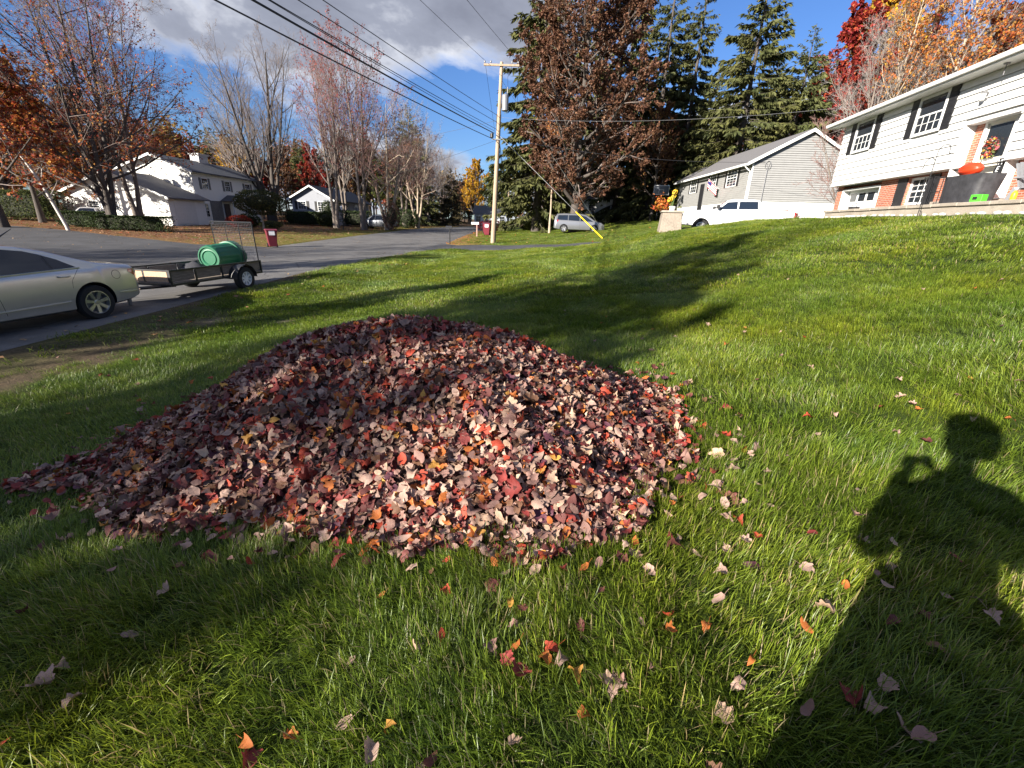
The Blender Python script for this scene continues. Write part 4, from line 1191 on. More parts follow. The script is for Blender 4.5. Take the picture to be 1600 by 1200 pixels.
# ------------------------------------------------------------------ left: two storey white house with garage wing
lx, ly = xat(266, 44.0), 44.0
lz0 = gz(lx - 3, ly + 3)
lh = thing('white_colonial_house', 'two storey white house with dark roof and attached garage', 'house', (lx, ly, lz0 - .15), 0)
def gable_block(par, x0, x1, y0, y1, ze, zp, wm, rm, ov=.35, nm='wall', zb=0):
    m = MB(); m.box((x0, y0, zb), (x1, y1, ze)); xm = (x0 + x1) / 2
    m.prism([(x0, ze), (x1, ze), (xm, zp)], y1 - y0, (0, y0, 0)); wo2 = m.obj(nm, wm, par)
    k = (zp - ze) / ((x1 - x0) / 2)
    rfm = MB()
    for xa in (x0 - ov, x1 + ov):
        za = ze - ov * k + .03
        rfm.add([(xa, y0 - ov, za), (xa, y1 + ov, za), (xm, y1 + ov, zp + .03), (xm, y0 - ov, zp + .03), (xa, y0 - ov, za + .12), (xa, y1 + ov, za + .12), (xm, y1 + ov, zp + .15), (xm, y0 - ov, zp + .15)], [(0, 3, 2, 1), (4, 5, 6, 7), (0, 1, 5, 4), (1, 2, 6, 5), (2, 3, 7, 6), (3, 0, 4, 7)])
    ro = rfm.obj('roof', rm, par)
    tm = MB()
    for xa in (x0 - ov, x1 + ov):
        za = ze - ov * k + .03
        tm.add([(xa, y0 - ov - .03, za - .10), (xa, y0 - ov - .004, za - .10), (xm, y0 - ov - .004, zp - .10), (xm, y0 - ov - .03, zp - .10), (xa, y0 - ov - .03, za + .10), (xa, y0 - ov - .004, za + .10), (xm, y0 - ov - .004, zp + .10), (xm, y0 - ov - .03, zp + .10)], [(0, 3, 2, 1), (4, 5, 6, 7), (0, 1, 5, 4), (1, 2, 6, 5), (2, 3, 7, 6), (3, 0, 4, 7)])
    tm.obj('rake_trim', WHITE_TRIM, ro)
    return wo2, ro
# garage wing
gwx = xat(100, 44.0) - lx
gable_block(lh, gwx, 0, 0, 5.2, 2.6, 4.7, CREAM, SHINGLE_B, .4, 'garage_wall')
gdm = MB(); gdm.box((.003, .7, .2), (.05, 3.6, 2.4)); gdo = gdm.obj('garage_door', mat('garage_panel', (.66, .64, .60), .5, .05), lh)
for i in range(4):
    m = MB(); m.box((.051, .8, .28 + i * .53), (.064, 3.5, .28 + i * .53 + .46)); m.obj('panel', mat('garage_panel2', (.64, .62, .58), .5, .05) if i == 0 else bpy.data.materials['garage_panel2'], gdo)
for a in (2.6, 4.4):
    window(lh, gwx + a, gwx + a + .9, 1.35, 2.05, -.002, -1, (3, 2), True, None)
# main block
mx0, mx1 = -8.2, -.9
gable_block(lh, mx0, mx1, 5.3, 17.5, 5.35, 6.75, CREAM, SHINGLE, .45, 'main_wall')
window(lh, 6.7, 7.6, 3.75, 4.75, mx1, 1, (3, 2), True, GREY_SHUT, .35, ax='y')
window(lh, 10.6, 11.5, 3.75, 4.75, mx1, 1, (3, 2), True, GREY_SHUT, .35, ax='y')
window(lh, 14.6, 15.6, 3.75, 4.75, mx1, 1, (3, 2), True, GREY_SHUT, .35, ax='y')
window(lh, 6.0, 7.0, .95, 2.25, mx1, 1, (3, 2), True, None, ax='y')
window(lh, -6.5, -5.4, 3.8, 4.8, 5.298, -1, (3, 2), True, GREY_SHUT, .3)
m = MB(); m.box((mx1 + .002, 7.4, .2), (mx1 + .06, 9.4, 2.6)); m.obj('stone_panel', mat('grey_fieldstone', (.14, .135, .13), .9, .4, 8, .4, 20), lh)
m = MB(); m.box((mx1 + .061, 9.7, .3), (mx1 + .11, 10.7, 2.35)); m.obj('front_door', mat('dark_door', (.05, .03, .03), .5, .1), lh)
pr_ = MB(); pr_.prism([(9.2, 2.62), (12.2, 2.62), (10.7, 3.3)], 1.6, (mx1 + .02, 0, 0), (0, 1, 0), (0, 0, 1), (1, 0, 0)); po = pr_.obj('porch_roof', SHINGLE, lh)
for a in (9.35, 12.05):
    m = MB(); m.box((mx1 + 1.35, a - .08, 0), (mx1 + 1.5, a + .08, 2.615)); m.obj('porch_post', WHITE_TRIM, lh)
m = MB()
for (a0, a1, z0_, z1_) in ((9.1, 10.7, 2.60, 3.36), (12.3, 10.7, 2.60, 3.36)):
    m.add([(mx1 + 1.63, a0, z0_ - .06), (mx1 + 1.66, a0, z0_ - .06), (mx1 + 1.66, a1, z1_ - .06), (mx1 + 1.63, a1, z1_ - .06), (mx1 + 1.63, a0, z0_ + .1), (mx1 + 1.66, a0, z0_ + .1), (mx1 + 1.66, a1, z1_ + .1), (mx1 + 1.63, a1, z1_ + .1)], [(0, 3, 2, 1), (4, 5, 6, 7), (0, 1, 5, 4), (1, 2, 6, 5), (2, 3, 7, 6), (3, 0, 4, 7)])
m.obj('porch_trim', WHITE_TRIM, po)
m = MB(); m.box((-5.2, 12.0, 5.6), (-4.2, 13.6, 7.6)); m.box((-5.3, 11.9, 7.601), (-4.1, 13.7, 7.75)); m.obj('chimney', mat('pale_chimney', (.5, .5, .5), .85, .1, 8), lh)

# ------------------------------------------------------------------ blue-grey raised ranch further up
ry = 62.0
rx0, rx1 = xat(455, ry), xat(526, ry)
rh = thing('bluegrey_ranch_house', 'blue grey raised ranch with dark roof behind the bare maples', 'house', (rx1, ry, gz(rx1, ry) - .25), 0)
rw = rx1 - rx0
gable_block(rh, -rw + .35, -.35, 0, 15, 3.55, 5.05, BLUEGREY, SHINGLE, .45)
window(rh, -rw + 1.15, -rw + 2.15, 2.25, 3.15, -.002, -1, (3, 2), True, BLACK_SHUT, .35)
window(rh, -2.3, -1.25, 2.1, 3.15, -.002, -1, (3, 2), True, BLACK_SHUT, .35)
m = MB(); m.box((-rw + .9, -.03, .75), (-rw + 2.9, -.002, 1.15)); m.obj('cellar_window', WHITE_TRIM, rh)
for a in (2.0, 4.5, 12.0):
    window(rh, a, a + 1.0, 2.2, 3.2, -.348, 1, (3, 2), True, BLACK_SHUT, .3, ax='y')
m = MB(); m.box((-.346, 8.4, .9), (-.29, 9.4, 2.7)); m.obj('front_door', mat('slate_door', (.1, .12, .2), .5, .1), rh)
m = MB(); m.box((-.346, 8.2, .8), (-.31, 8.38, 2.8)); m.box((-.346, 9.42, .8), (-.31, 9.6, 2.8)); m.prism([(8.1, 2.81), (9.7, 2.81), (8.9, 3.3)], .06, (-.346, 0, 0), (0, 1, 0), (0, 0, 1), (1, 0, 0)); m.obj('door_surround', WHITE_TRIM, rh)
m = MB(); m.box((-.346, .8, .2), (-.3, 2.7, 1.9)); m.obj('garage_door', mat('pale_blue_door', (.5, .5, .58), .5, .05), rh)

# ------------------------------------------------------------------ far houses
fy = 92.0
fx0, fx1 = xat(741, fy), xat(792, fy)
fh = thing('pale_blue_far_house', 'small pale blue house at the far bend of the road', 'house', (fx1, fy, gz(fx1, fy) - .3), 0)
m = MB(); m.box((fx0 - fx1, 0, 0), (0, 7, 2.6)); m.obj('wall', mat('pale_blue_siding', (.55, .60, .68), .6, .05), fh)
m = MB(); m.prism([(-.4, 2.6), (7.4, 2.6), (3.5, 4.3)], fx1 - fx0 + .6, (fx0 - fx1 - .3, 0, 0), (0, 1, 0), (0, 0, 1), (1, 0, 0)); m.obj('roof', SHINGLE, fh)
for a in (.12, .36, .62, .84):
    window(fh, (fx0 - fx1) * (1 - a) - .4, (fx0 - fx1) * (1 - a) + .5, 1.2, 2.2, -.002, -1, (2, 2), True, None)
for (u0, u1, y_, h_, lab) in ((632, 662, 85.0, 3.2, 'white house glimpsed between the bare trunks'), (905, 1010, 66.0, 3.3, 'long white ranch house behind the copper beech')):
    a, b_ = xat(u0, y_), xat(u1, y_)
    o = thing('white_ranch_house', lab, 'house', (a, y_, gz((a + b_) / 2, y_) - .3), 0)
    m = MB(); m.box((0, 0, 0), (b_ - a, 7, h_)); m.obj('wall', CREAM, o)
    m = MB(); m.prism([(-.4, h_), (7.4, h_), (3.5, h_ + 1.7)], b_ - a + .6, (-.3, 0, 0), (0, 1, 0), (0, 0, 1), (1, 0, 0)); m.obj('roof', SHINGLE_B, o)
    nwin = max(2, int((b_ - a) / 2.6))
    for i in range(nwin):
        q = (b_ - a) * (i + .5) / nwin
        window(o, q - .45, q + .45, 1.5, 2.5, -.002, -1, (2, 2), True, None)
def onz(u, v, z):
    d = ray(u, v); k = (z - CZ) / d[2]; return np.array([d[0] * k, d[1] * k, z])
# ------------------------------------------------------------------ vehicles (local X forward, Y left)
def wheel(par, x, y, r, wdt, side, spokes=7, rimm=CHROME, rimr=.68):
    w = bpy.data.objects.new('wheel', None); w.empty_display_size = .05; link(w, par); w.location = (x, y, r)
    if side < 0: w.rotation_euler = (0, 0, math.pi)
    rr = r * rimr
    m = MB(); m.lathe([(rr, -wdt / 2), (r * .93, -wdt / 2), (r * .985, -wdt * .36), (r, -wdt * .2), (r, wdt * .2), (r * .985, wdt * .36), (r * .93, wdt / 2), (rr, wdt / 2), (rr * .97, wdt * .3), (rr * .97, -wdt / 2)], (0, 0, 0), (0, 1, 0), 40, False)
    m.obj('tyre', RUBBER, w, True, 40)
    m = MB()
    m.lathe([(rr * .985, wdt * .50), (rr * .93, wdt * .505), (rr * .90, wdt * .40), (rr * .88, -wdt * .3)], (0, 0, 0), (0, 1, 0), 40, False)
    m.lathe([(.001, wdt * .40), (rr * .16, wdt * .40), (rr * .22, wdt * .34), (rr * .24, wdt * .2)], (0, 0, 0), (0, 1, 0), 20, False)
    for k in range(spokes):
        a = 2 * math.pi * (k + .25) / spokes
        c, s = math.cos(a), math.sin(a)
        def P(q, ww, d): return (c * q - s * ww, d, s * q + c * ww)
        i, o_ = rr * .18, rr * .93; wi, wo2 = rr * .105, rr * .145
        m.add([P(i, -wi, wdt * .37), P(o_, -wo2, wdt * .44), P(o_, wo2, wdt * .44), P(i, wi, wdt * .37), P(i, -wi, wdt * .22), P(o_, -wo2, wdt * .25), P(o_, wo2, wdt * .25), P(i, wi, wdt * .22)],
              [(0, 1, 2, 3), (4, 7, 6, 5), (0, 4, 5, 1), (3, 2, 6, 7), (0, 3, 7, 4), (1, 5, 6, 2)])
    m.obj('rim', rimm, w, True, 35)
    m = MB(); m.lathe([(.001, wdt * .06), (rr * .82, wdt * .06), (rr * .82, -wdt * .1)], (0, 0, 0), (0, 1, 0), 24, False); m.obj('brake_disc', GREY_STEEL, w)
    return w
def car(name, label, loc, rz, sp, group=None):
    root = thing(name, label, sp.get('cat', 'car'), loc, rz, group)
    top = np.array(sp['top']); plan = np.array(sp['plan']); bot = np.array(sp['bot'])
    belt = sp['belt']; tum = sp.get('tum', .66)
    def W(x): return np.interp(x, plan[:, 0], plan[:, 1])
    def ys(x, z):
        zb = np.interp(x, *np.array(belt).T)
        f = 1 - .055 * np.clip((z - .62) / .42, -1.2, 1.2) ** 2 - .012 * (z > .62) * 0
        return W(x) * f - tum * np.clip(z - zb, 0, 2)
    xs = np.unique(np.concatenate([top[:, 0], np.linspace(top[0, 0], top[-1, 0], 60)]))
    r_, rh = sp.get('r', .085), sp.get('rh', .17)
    rings = []
    for x in xs:
        zt = np.interp(x, top[:, 0], top[:, 1]); zb = np.interp(x, bot[:, 0], bot[:, 1])
        rc = min(r_, (zt - zb) * .3)
        zm_ = float(np.interp(x, *np.array(belt).T)); zs = np.concatenate([np.linspace(zb + .05, zm_, 9)[:-1], np.linspace(zm_, zt - rc, 6)]) if zm_ < zt - rc - .03 else np.linspace(zb + .05, zt - rc, 14)
        P = [(0, zb), (max(ys(x, zb + .05) - .10, .05), zb)] + [(float(ys(x, z)), z) for z in zs]
        yc = P[-1][0]; q = min(rh, yc * .5)
        for a in np.linspace(0, math.pi / 2, 5)[1:]: P.append((yc - q * (1 - math.cos(a)), zt - rc + rc * math.sin(a)))
        ye = P[-1][0]
        for f in (.66, .33, 0): P.append((ye * f, zt + .022 * (1 - f * f)))
        rings.append([(x, y, z) for y, z in P] + [(x, -y, z) for y, z in P[-2:0:-1]])
    k = len(rings[0]); V = [p for rg in rings for p in rg]
    F = [(i * k + j, i * k + (j + 1) % k, (i + 1) * k + (j + 1) % k, (i + 1) * k + j) for i in range(len(rings) - 1) for j in range(k)]
    F += [tuple(range(k))[::-1], tuple(range((len(rings) - 1) * k, len(rings) * k))]
    body = MB().add(V, F).obj('body', [sp['paint'], BLACK_M], root, True, 38)
    R = sp['wr']
    cut = MB(); cut.mi = 1
    for wx in sp['wheels']:
        for sd in (-1, 1):
            yo = W(wx)
            cut.lathe([(R + .055, 0), (R + .055, .36)], (wx, sd * (yo + .04) - (.36 if sd > 0 else 0), R + .01), (0, 1, 0), 36)
    cm = cut.mesh('cut', [sp['paint'], BLACK_M]); co = bpy.data.objects.new('cut', cm); COL.objects.link(co); co.parent = root
    md = body.modifiers.new('b', 'BOOLEAN'); md.object = co; md.operation = 'DIFFERENCE'; md.solver = 'EXACT'
    dg = bpy.context.evaluated_depsgraph_get(); dg.update()
    nm = bpy.data.meshes.new_from_object(body.evaluated_get(dg)); body.modifiers.clear(); body.data = nm
    nm.set_sharp_from_angle(angle=math.radians(38))
    bpy.data.objects.remove(co)
    for i, wx in enumerate(sp['wheels']):
        for sd in (-1, 1): wheel(root, wx, sd * (W(wx) - .115), R, .21, sd, sp.get('spokes', 7), sp.get('rim', CHROME), sp.get('rimr', .68))
    def side_panel(nm_, poly, off, mt, par=root, both=True, cuts=3):
        out = []
        for sd in ((1, -1) if both else (1,)):
            bm = bmesh.new(); vs = [bm.verts.new((x, 0, z)) for x, z in poly]; bm.faces.new(vs)
            bmesh.ops.triangulate(bm, faces=bm.faces); bmesh.ops.subdivide_edges(bm, edges=bm.edges, cuts=cuts, use_grid_fill=True)
            for v in bm.verts: v.co.y = sd * (float(ys(v.co.x, v.co.z)) + off)
            bmesh.ops.recalc_face_normals(bm, faces=bm.faces)
            me = bpy.data.meshes.new(nm_); bm.to_mesh(me); bm.free(); me.materials.append(mt)
            me.polygons.foreach_set('use_smooth', [True] * len(me.polygons))
            out.append(link(bpy.data.objects.new(nm_, me), par))
        return out
    def strip(nm_, line, off, rad, mt, both=True, n=5):
        for sd in ((1, -1) if both else (1,)):
            q = []
            for (a, b_) in zip(line, line[1:]):
                for f in np.linspace(0, 1, 7)[:-1]: q.append((a[0] * (1 - f) + b_[0] * f, a[1] * (1 - f) + b_[1] * f))
            q.append(line[-1])
            MB().tube([(x, sd * (float(ys(x, z)) + off), z) for x, z in q], rad, n).obj(nm_, mt, root)
    def top_panel(nm_, x0, x1, fy, off, mt):
        nx_, ny_ = 8, 7; Vp = []
        for i in range(nx_):
            x = x0 + (x1 - x0) * i / (nx_ - 1)
            zt = np.interp(x, top[:, 0], top[:, 1]); rc = min(r_, .2)
            ye = (float(ys(x, zt - rc)) - min(rh, .3)) * fy
            for j in range(ny_):
                f = -1 + 2 * j / (ny_ - 1); Vp.append((x, f * ye, zt + .022 * (1 - (f * fy) ** 2) + off))
        m = MB().add(Vp, [(i * ny_ + j, i * ny_ + j + 1, (i + 1) * ny_ + j + 1, (i + 1) * ny_ + j) for i in range(nx_ - 1) for j in range(ny_ - 1)])
        return m.obj(nm_, mt, root, True)
    for w_ in sp['windows']: side_panel('side_window', w_, .008, CAR_GLASS)
    for a in sp.get('pillars', []): side_panel('pillar', a, .009, BLACK_SHUT)
    for a in sp.get('chrome', []): strip('chrome_strip', a, .012, .015, CHROME)
    for a in sp.get('seams', []): strip('door_seam', a, -.004, .006, BLACK_M)
    for a in sp.get('mould', []): strip('side_moulding', a, .004, .017, sp['paint'])
    for (hx2, hz2) in sp.get('handles', []):
        for sd in (1, -1):
            y = float(ys(hx2, hz2)); MB().tube([(hx2 - .10, sd * (y + .004), hz2), (hx2 - .07, sd * (y + .035), hz2 + .004), (hx2 + .07, sd * (y + .035), hz2 + .008), (hx2 + .10, sd * (y + .004), hz2 + .008)], .015, 6).obj('handle', sp['paint'], root, True)
    if 'glass_top' in sp:
        for a, b_ in sp['glass_top']: top_panel('windscreen', a, b_, .98, .006, CAR_GLASS)
    for a in sp.get('tail', []): side_panel('tail_lamp', a, .006, TAIL)
    for a in sp.get('head', []): side_panel('headlight', a, .006, glass_mat('lamp_glass', (.5, .5, .5), .08) if 'lamp_glass' not in bpy.data.materials else bpy.data.materials['lamp_glass'])
    return root, ys, side_panel
SILVER = paint('champagne_paint', (.56, .535, .49), .55, .33)
WHITEP = paint('white_paint', (.60, .60, .60), 0, .35)
GREYP = paint('grey_paint', (.16, .17, .19), .5, .35)
SILVP = paint('silver_paint', (.17, .175, .19), .5, .35)
SEDAN = dict(paint=SILVER, wr=.335, wheels=(-1.38, 1.36),
    top=[(-2.47, .58), (-2.45, .74), (-2.39, .93), (-2.28, 1.0), (-1.95, 1.035), (-1.62, 1.085), (-1.3, 1.2), (-.95, 1.335), (-.6, 1.42), (-.2, 1.462), (.25, 1.455), (.65, 1.39), (.95, 1.25), (1.3, 1.04), (1.42, 1.0), (1.95, .93), (2.2, .85), (2.36, .72), (2.42, .56)],
    bot=[(-2.47, .36), (-2.2, .27), (-1.7, .22), (1.8, .2), (2.42, .26)],
    plan=[(-2.47, .58), (-2.43, .70), (-2.3, .81), (-2.0, .875), (-1.4, .915), (0, .925), (1.4, .91), (2.0, .84), (2.3, .7), (2.42, .5)],
    belt=[(-2.5, .96), (-1.2, .985), (1.2, .93), (2.5, .85)],
    windows=[[(-.82, 1.015), (.03, .985), (-.01, 1.365), (-.35, 1.385), (-.62, 1.345), (-.82, 1.275)], [(-1.22, 1.03), (-.86, 1.017), (-.86, 1.255), (-1.02, 1.18)], [(.13, .983), (1.08, .955), (.80, 1.18), (.52, 1.31), (.1, 1.37)]],
    pillars=[[(.035, .985), (.125, .983), (.095, 1.37), (-.005, 1.365)], [(-.858, 1.017), (-.822, 1.015), (-.822, 1.273), (-.858, 1.256)]],
    chrome=[[(-1.26, 1.018), (.05, .972), (1.1, .942)]],
    seams=[[(.08, .98), (.10, .7), (.05, .33)], [(-1.22, 1.0), (-1.16, .93), (-1.05, .80), (-1.02, .66)], [(1.15, .93), (1.05, .6), (1.0, .3)]],
    mould=[[(-.92, .42), (.04, .40), (.95, .40)]], handles=[(-.93, .88), (.25, .86)],
    tail=[[(-2.455, .74), (-2.30, .77), (-2.16, .86), (-2.18, .915), (-2.40, .91)]], head=[[(2.0, .70), (2.3, .66), (2.25, .78), (1.95, .82)]], glass_top=[(-1.56, -.98), (.72, 1.26)])
hd_ = math.radians(11); cf = np.array([-math.sin(hd_), -math.cos(hd_)]); clft = np.array([math.cos(hd_), -math.sin(hd_)])
wp = GP(155, 497)
wp = onz(155, 497, float(zr(8.9)) + .021); cl_ = wp[:2] + 1.44 * cf - .84 * clft
sedan, sys_, spn = car('parked_sedan', 'champagne silver four door sedan parked on the road edge towing a trailer', (cl_[0], cl_[1], zr(cl_[1]) + .021), math.atan2(cf[1], cf[0]), SEDAN)
sedan.scale = (1.045, 1.045, 1.045)
# fuel door, antenna, bumper crease
fd = []
for i in range(24):
    a = 2 * math.pi * i / 24; fd.append((-1.88 + .085 * math.cos(a), .83 + .085 * math.sin(a)))
spn('fuel_door', fd, .003, SILVER, both=False)
MB().tube([(x, float(sys_(x, z)) + .003, z) for x, z in fd + fd[:1]], .004, 5).obj('fuel_door_seam', BLACK_M, sedan)
MB().tube([(-.55, 0, 1.45), (-.62, 0, 1.49), (-.95, 0, 1.70)], [.03, .02, .004], 6).obj('antenna', BLACK_M, sedan)
MB().tube([(x, float(sys_(x, .47)) + .003, .47 + (x + 2.0) * .05) for x in np.linspace(-2.42, -1.85, 8)], .013, 5).obj('bumper_crease', SILVER, sedan)
MB().box((-2.62, -.04, .33), (-2.40, .04, .39)).obj('tow_bar', BLACK_M, sedan)
MB().box((-2.475, -.26, .62), (-2.466, .26, .76)).obj('number_plate', PALE_LABEL, sedan)

PICK = dict(cat='pickup', paint=WHITEP, wr=.41, wheels=(-1.85, 1.85), tum=.42, r=.07, rh=.14,
    top=[(-2.98, .95), (-2.96, 1.28), (-2.9, 1.33), (-1.22, 1.34), (-1.17, 1.40), (-1.12, 1.80), (-1.05, 1.90), (-.6, 1.94), (.35, 1.93), (.6, 1.86), (1.15, 1.42), (1.25, 1.37), (2.2, 1.31), (2.75, 1.24), (2.9, 1.1), (2.93, .8)],
    bot=[(-2.98, .6), (-2.4, .5), (2.4, .45), (2.93, .5)],
    plan=[(-2.98, .93), (-2.9, .98), (0, 1.0), (2.2, .99), (2.7, .92), (2.93, .8)], belt=[(-3, 1.36), (3, 1.30)],
    windows=[[(-1.02, 1.40), (-.02, 1.385), (-.04, 1.80), (-.98, 1.81)], [(.06, 1.383), (1.02, 1.365), (.58, 1.76), (.06, 1.80)]],
    pillars=[], chrome=[], seams=[[(.02, 1.38), (.03, .9), (.03, .52)], [(-1.08, 1.4), (-1.06, .95), (-.98, .8)], [(1.1, 1.35), (1.12, .9), (1.05, .52)], [(-1.2, 1.33), (-1.2, .6)]],
    handles=[(-.85, 1.18), (.22, 1.16)], tail=[[(-2.97, 1.0), (-2.88, 1.0), (-2.88, 1.28), (-2.96, 1.28)]], head=[[(2.45, .98), (2.88, .95), (2.85, 1.15), (2.5, 1.2)]], glass_top=[(.62, 1.13)], spokes=6, rimr=.62)
pf = np.array([-.954, .30]); pf /= np.linalg.norm(pf)
pfront = np.array([xat(1063, 28.6), 28.6]); pc = pfront - pf * 2.93
pick, pys, psp = car('pickup_truck', 'white crew cab pickup parked on the driveway behind the lawn', (pc[0], pc[1], gz(pc[0], pc[1]) + .02), math.atan2(pf[1], pf[0]), PICK)
for sd in (1, -1):
    MB().box((1.0, sd * 1.01 - (.0 if sd > 0 else .2), 1.40), (1.16, sd * 1.01 + (.2 if sd > 0 else 0), 1.60)).obj('mirror', BLACK_M, pick, bevel=.02)
MB().box((2.925, -.7, .85), (2.95, .7, 1.12)).obj('grille', BLACK_M, pick)

SUV = dict(paint=GREYP, wr=.35, wheels=(-1.32, 1.33), tum=.5,
    top=[(-2.25, .75), (-2.24, 1.0), (-2.15, 1.3), (-1.85, 1.62), (-1.3, 1.69), (0, 1.70), (.5, 1.62), (1.15, 1.18), (1.3, 1.12), (1.9, 1.04), (2.15, .9), (2.22, .65)],
    bot=[(-2.25, .4), (-1.8, .26), (1.8, .24), (2.22, .3)], plan=[(-2.25, .75), (-2.1, .86), (-1.5, .91), (1.3, .91), (1.9, .83), (2.22, .55)], belt=[(-2.3, 1.1), (2.3, .98)],
    windows=[[(-1.95, 1.17), (-1.05, 1.12), (-1.05, 1.55), (-1.6, 1.53)], [(-.98, 1.115), (.02, 1.07), (0, 1.57), (-.98, 1.56)], [(.1, 1.07), (1.0, 1.03), (.45, 1.5), (.1, 1.57)]],
    seams=[[(.06, 1.06), (.06, .35)]], tail=[[(-2.23, .95), (-2.1, 1.0), (-2.05, 1.2), (-2.17, 1.2)]], glass_top=[(.52, 1.13)], spokes=5)
q = GP(592, 357.5)
car('parked_suv', 'dark grey sport utility car parked beside the grey maple trunk', (q[0], q[1], gz(q[0], q[1])), math.radians(172), SUV)
VAN = dict(SUV); VAN = dict(VAN, paint=SILVP, wheels=(-1.5, 1.5), top=[(-2.5, .75), (-2.48, 1.1), (-2.4, 1.45), (-2.2, 1.72), (-1.6, 1.77), (0, 1.76), (.6, 1.68), (1.5, 1.15), (1.7, 1.07), (2.2, .95), (2.42, .8), (2.5, .6)],
    bot=[(-2.5, .35), (-2, .24), (2, .22), (2.5, .28)], plan=[(-2.5, .85), (-2.35, .95), (0, .99), (1.6, .97), (2.2, .85), (2.5, .55)],
    windows=[[(-2.2, 1.15), (-1.15, 1.12), (-1.15, 1.6), (-2.1, 1.58)], [(-1.07, 1.115), (.02, 1.07), (.0, 1.6), (-1.07, 1.6)], [(.1, 1.07), (1.35, 1.03), (.62, 1.5), (.1, 1.6)]], glass_top=[(.62, 1.48)])
vy = 47.0
vx = xat(905, vy)
car('silver_minivan', 'silver minivan parked behind the copper beech trunk', (vx, vy, gz(vx, vy)), math.radians(-8), VAN)
SED2 = dict(SEDAN, paint=WHITEP)
wx2 = xat(140, 40.0)
car('white_sedan', 'white sedan in front of the garage behind the clipped hedge', (wx2, 40.0, gz(wx2, 40.0)), math.radians(-60), SED2)

# ------------------------------------------------------------------ trailer
tw = GP(384, 450)
hd_ = math.radians(8); cf = np.array([-math.sin(hd_), -math.cos(hd_)]); clft = np.array([math.cos(hd_), -math.sin(hd_)])
tl2 = tw[:2] + .62 * cf - .90 * clft
TL = thing('utility_trailer', 'black steel utility trailer with plank sides and upright mesh ramp gate', 'trailer', (tl2[0], tl2[1], zr(tl2[1]) + .021), math.atan2(cf[1], cf[0]))
hl, hw2, dk, rt = 1.66, .75, .47, .78
m = MB(); m.box((-hl, -hw2 + .02, dk - .04), (hl, hw2 - .02, dk)); m.obj('deck', OLD_PLANK, TL)
fr_ = MB()
for y in (-hw2, hw2 - .05): fr_.box((-hl, y, dk - .085), (hl, y + .05, dk - .041))
for x in (-hl, hl - .05): fr_.box((x, -hw2 + .051, dk - .085), (x + .05, hw2 - .051, dk - .041))
fr_.obj('chassis', BLACK_M, TL)
for (a, b_) in (((-hl, hw2 - .04, rt - .04), (hl - .041, hw2, rt)), ((-hl, -hw2, rt - .04), (hl - .041, -hw2 + .04, rt)), ((hl - .04, -hw2, rt - .041), (hl, hw2, rt - .001))):
    MB().box(a, b_).obj('top_rail', BLACK_M, TL)
for sd in (1, -1):
    for x in (-hl, -hl + .6, -.05, .85, hl - .04):
        y = hw2 - .035 if sd > 0 else -hw2
        MB().box((x, y + .001, dk - .04), (x + .04, y + .034, rt - .041)).obj('stake', BLACK_M, TL)
    for x0, x1 in ((-hl + .05, -hl + .59), (-hl + .65, -.06), (0, .84), (.9, hl - .05)):
        y = hw2 - .07 if sd > 0 else -hw2 + .036
        MB().box((x0, y, dk + .02), (x1, y + .032, rt - .045)).obj('side_plank', OLD_PLANK, TL)
for y in (-hw2 + .03, -.02, hw2 - .07):
    MB().box((hl - .035, y, dk - .04), (hl - .001, y + .04, rt - .043)).obj('stake', BLACK_M, TL)
for y0, y1 in ((-hw2 + .08, -.03), (.03, hw2 - .08)):
    MB().box((hl - .03, y0, dk + .02), (hl + .002, y1, rt - .045)).obj('front_plank', PINE_PLANK, TL)
tg = MB()
for sd in (1, -1): tg.tube([(hl - .3, sd * .55, dk - .10), (hl + .78, sd * .04, dk - .10)], .038, 4)
tg.tube([(hl + .5, 0, dk - .10), (hl + 1.02, 0, dk - .09)], .042, 4)
tg.obj('tongue', BLACK_M, TL)
MB().lathe([(.03, 0), (.055, .02), (.055, .07), (.03, .09)], (hl + 1.0, 0, dk - .13), n=12).obj('coupler', GREY_STEEL, TL)
MB().tube([(hl + .6, .1, dk + .28), (hl + .6, .1, .12)], .025, 8).obj('jack', GREY_STEEL, TL)
MB().tube([(hl + .6, .1, .15), (hl + .6, .1, .001)], .045, 8).obj('jack_foot', GREY_STEEL, TL)
MB().box((-.65, -hw2 - .1, .30), (-.59, hw2 + .1, .36)).obj('axle', BLACK_M, TL)
for sd in (1, -1):
    wheel(TL, -.62, sd * (hw2 + .16), .335, .19, sd, 8, WHITE_RIM, .60)
    m = MB(); pts = []
    for i in range(11):
        a = math.pi * (.02 + .96 * i / 10); pts.append((-.62 + .42 * math.cos(a), .33 + .40 * math.sin(a)))
    for (p, p2) in zip(pts, pts[1:]):
        y0, y1 = (hw2 + .002, hw2 + .28) if sd > 0 else (-hw2 - .28, -hw2 - .002)
        m.add([(p[0], y0, p[1]), (p2[0], y0, p2[1]), (p2[0], y1, p2[1]), (p[0], y1, p[1]), (p[0], y0, p[1] + .012), (p2[0], y0, p2[1] + .012), (p2[0], y1, p2[1] + .012), (p[0], y1, p[1] + .012)], [(0, 3, 2, 1), (4, 5, 6, 7), (0, 1, 5, 4), (1, 2, 6, 5), (2, 3, 7, 6), (3, 0, 4, 7)])
    m.obj('fender', BLACK_M, TL, True, 50)
    MB().box((-hl - .012, sd * (hw2 - .12) - .05, dk - .02), (-hl - .002, sd * (hw2 - .12) + .05, dk + .04)).obj('marker_lamp', TAIL, TL)
gt_ = bpy.data.objects.new('ramp_gate', None); gt_.empty_display_size = .1; link(gt_, TL); gt_.location = (-hl + .03, 0, dk); gt_.rotation_euler = (0, math.radians(2), 0)
GH = 1.42
m = MB()
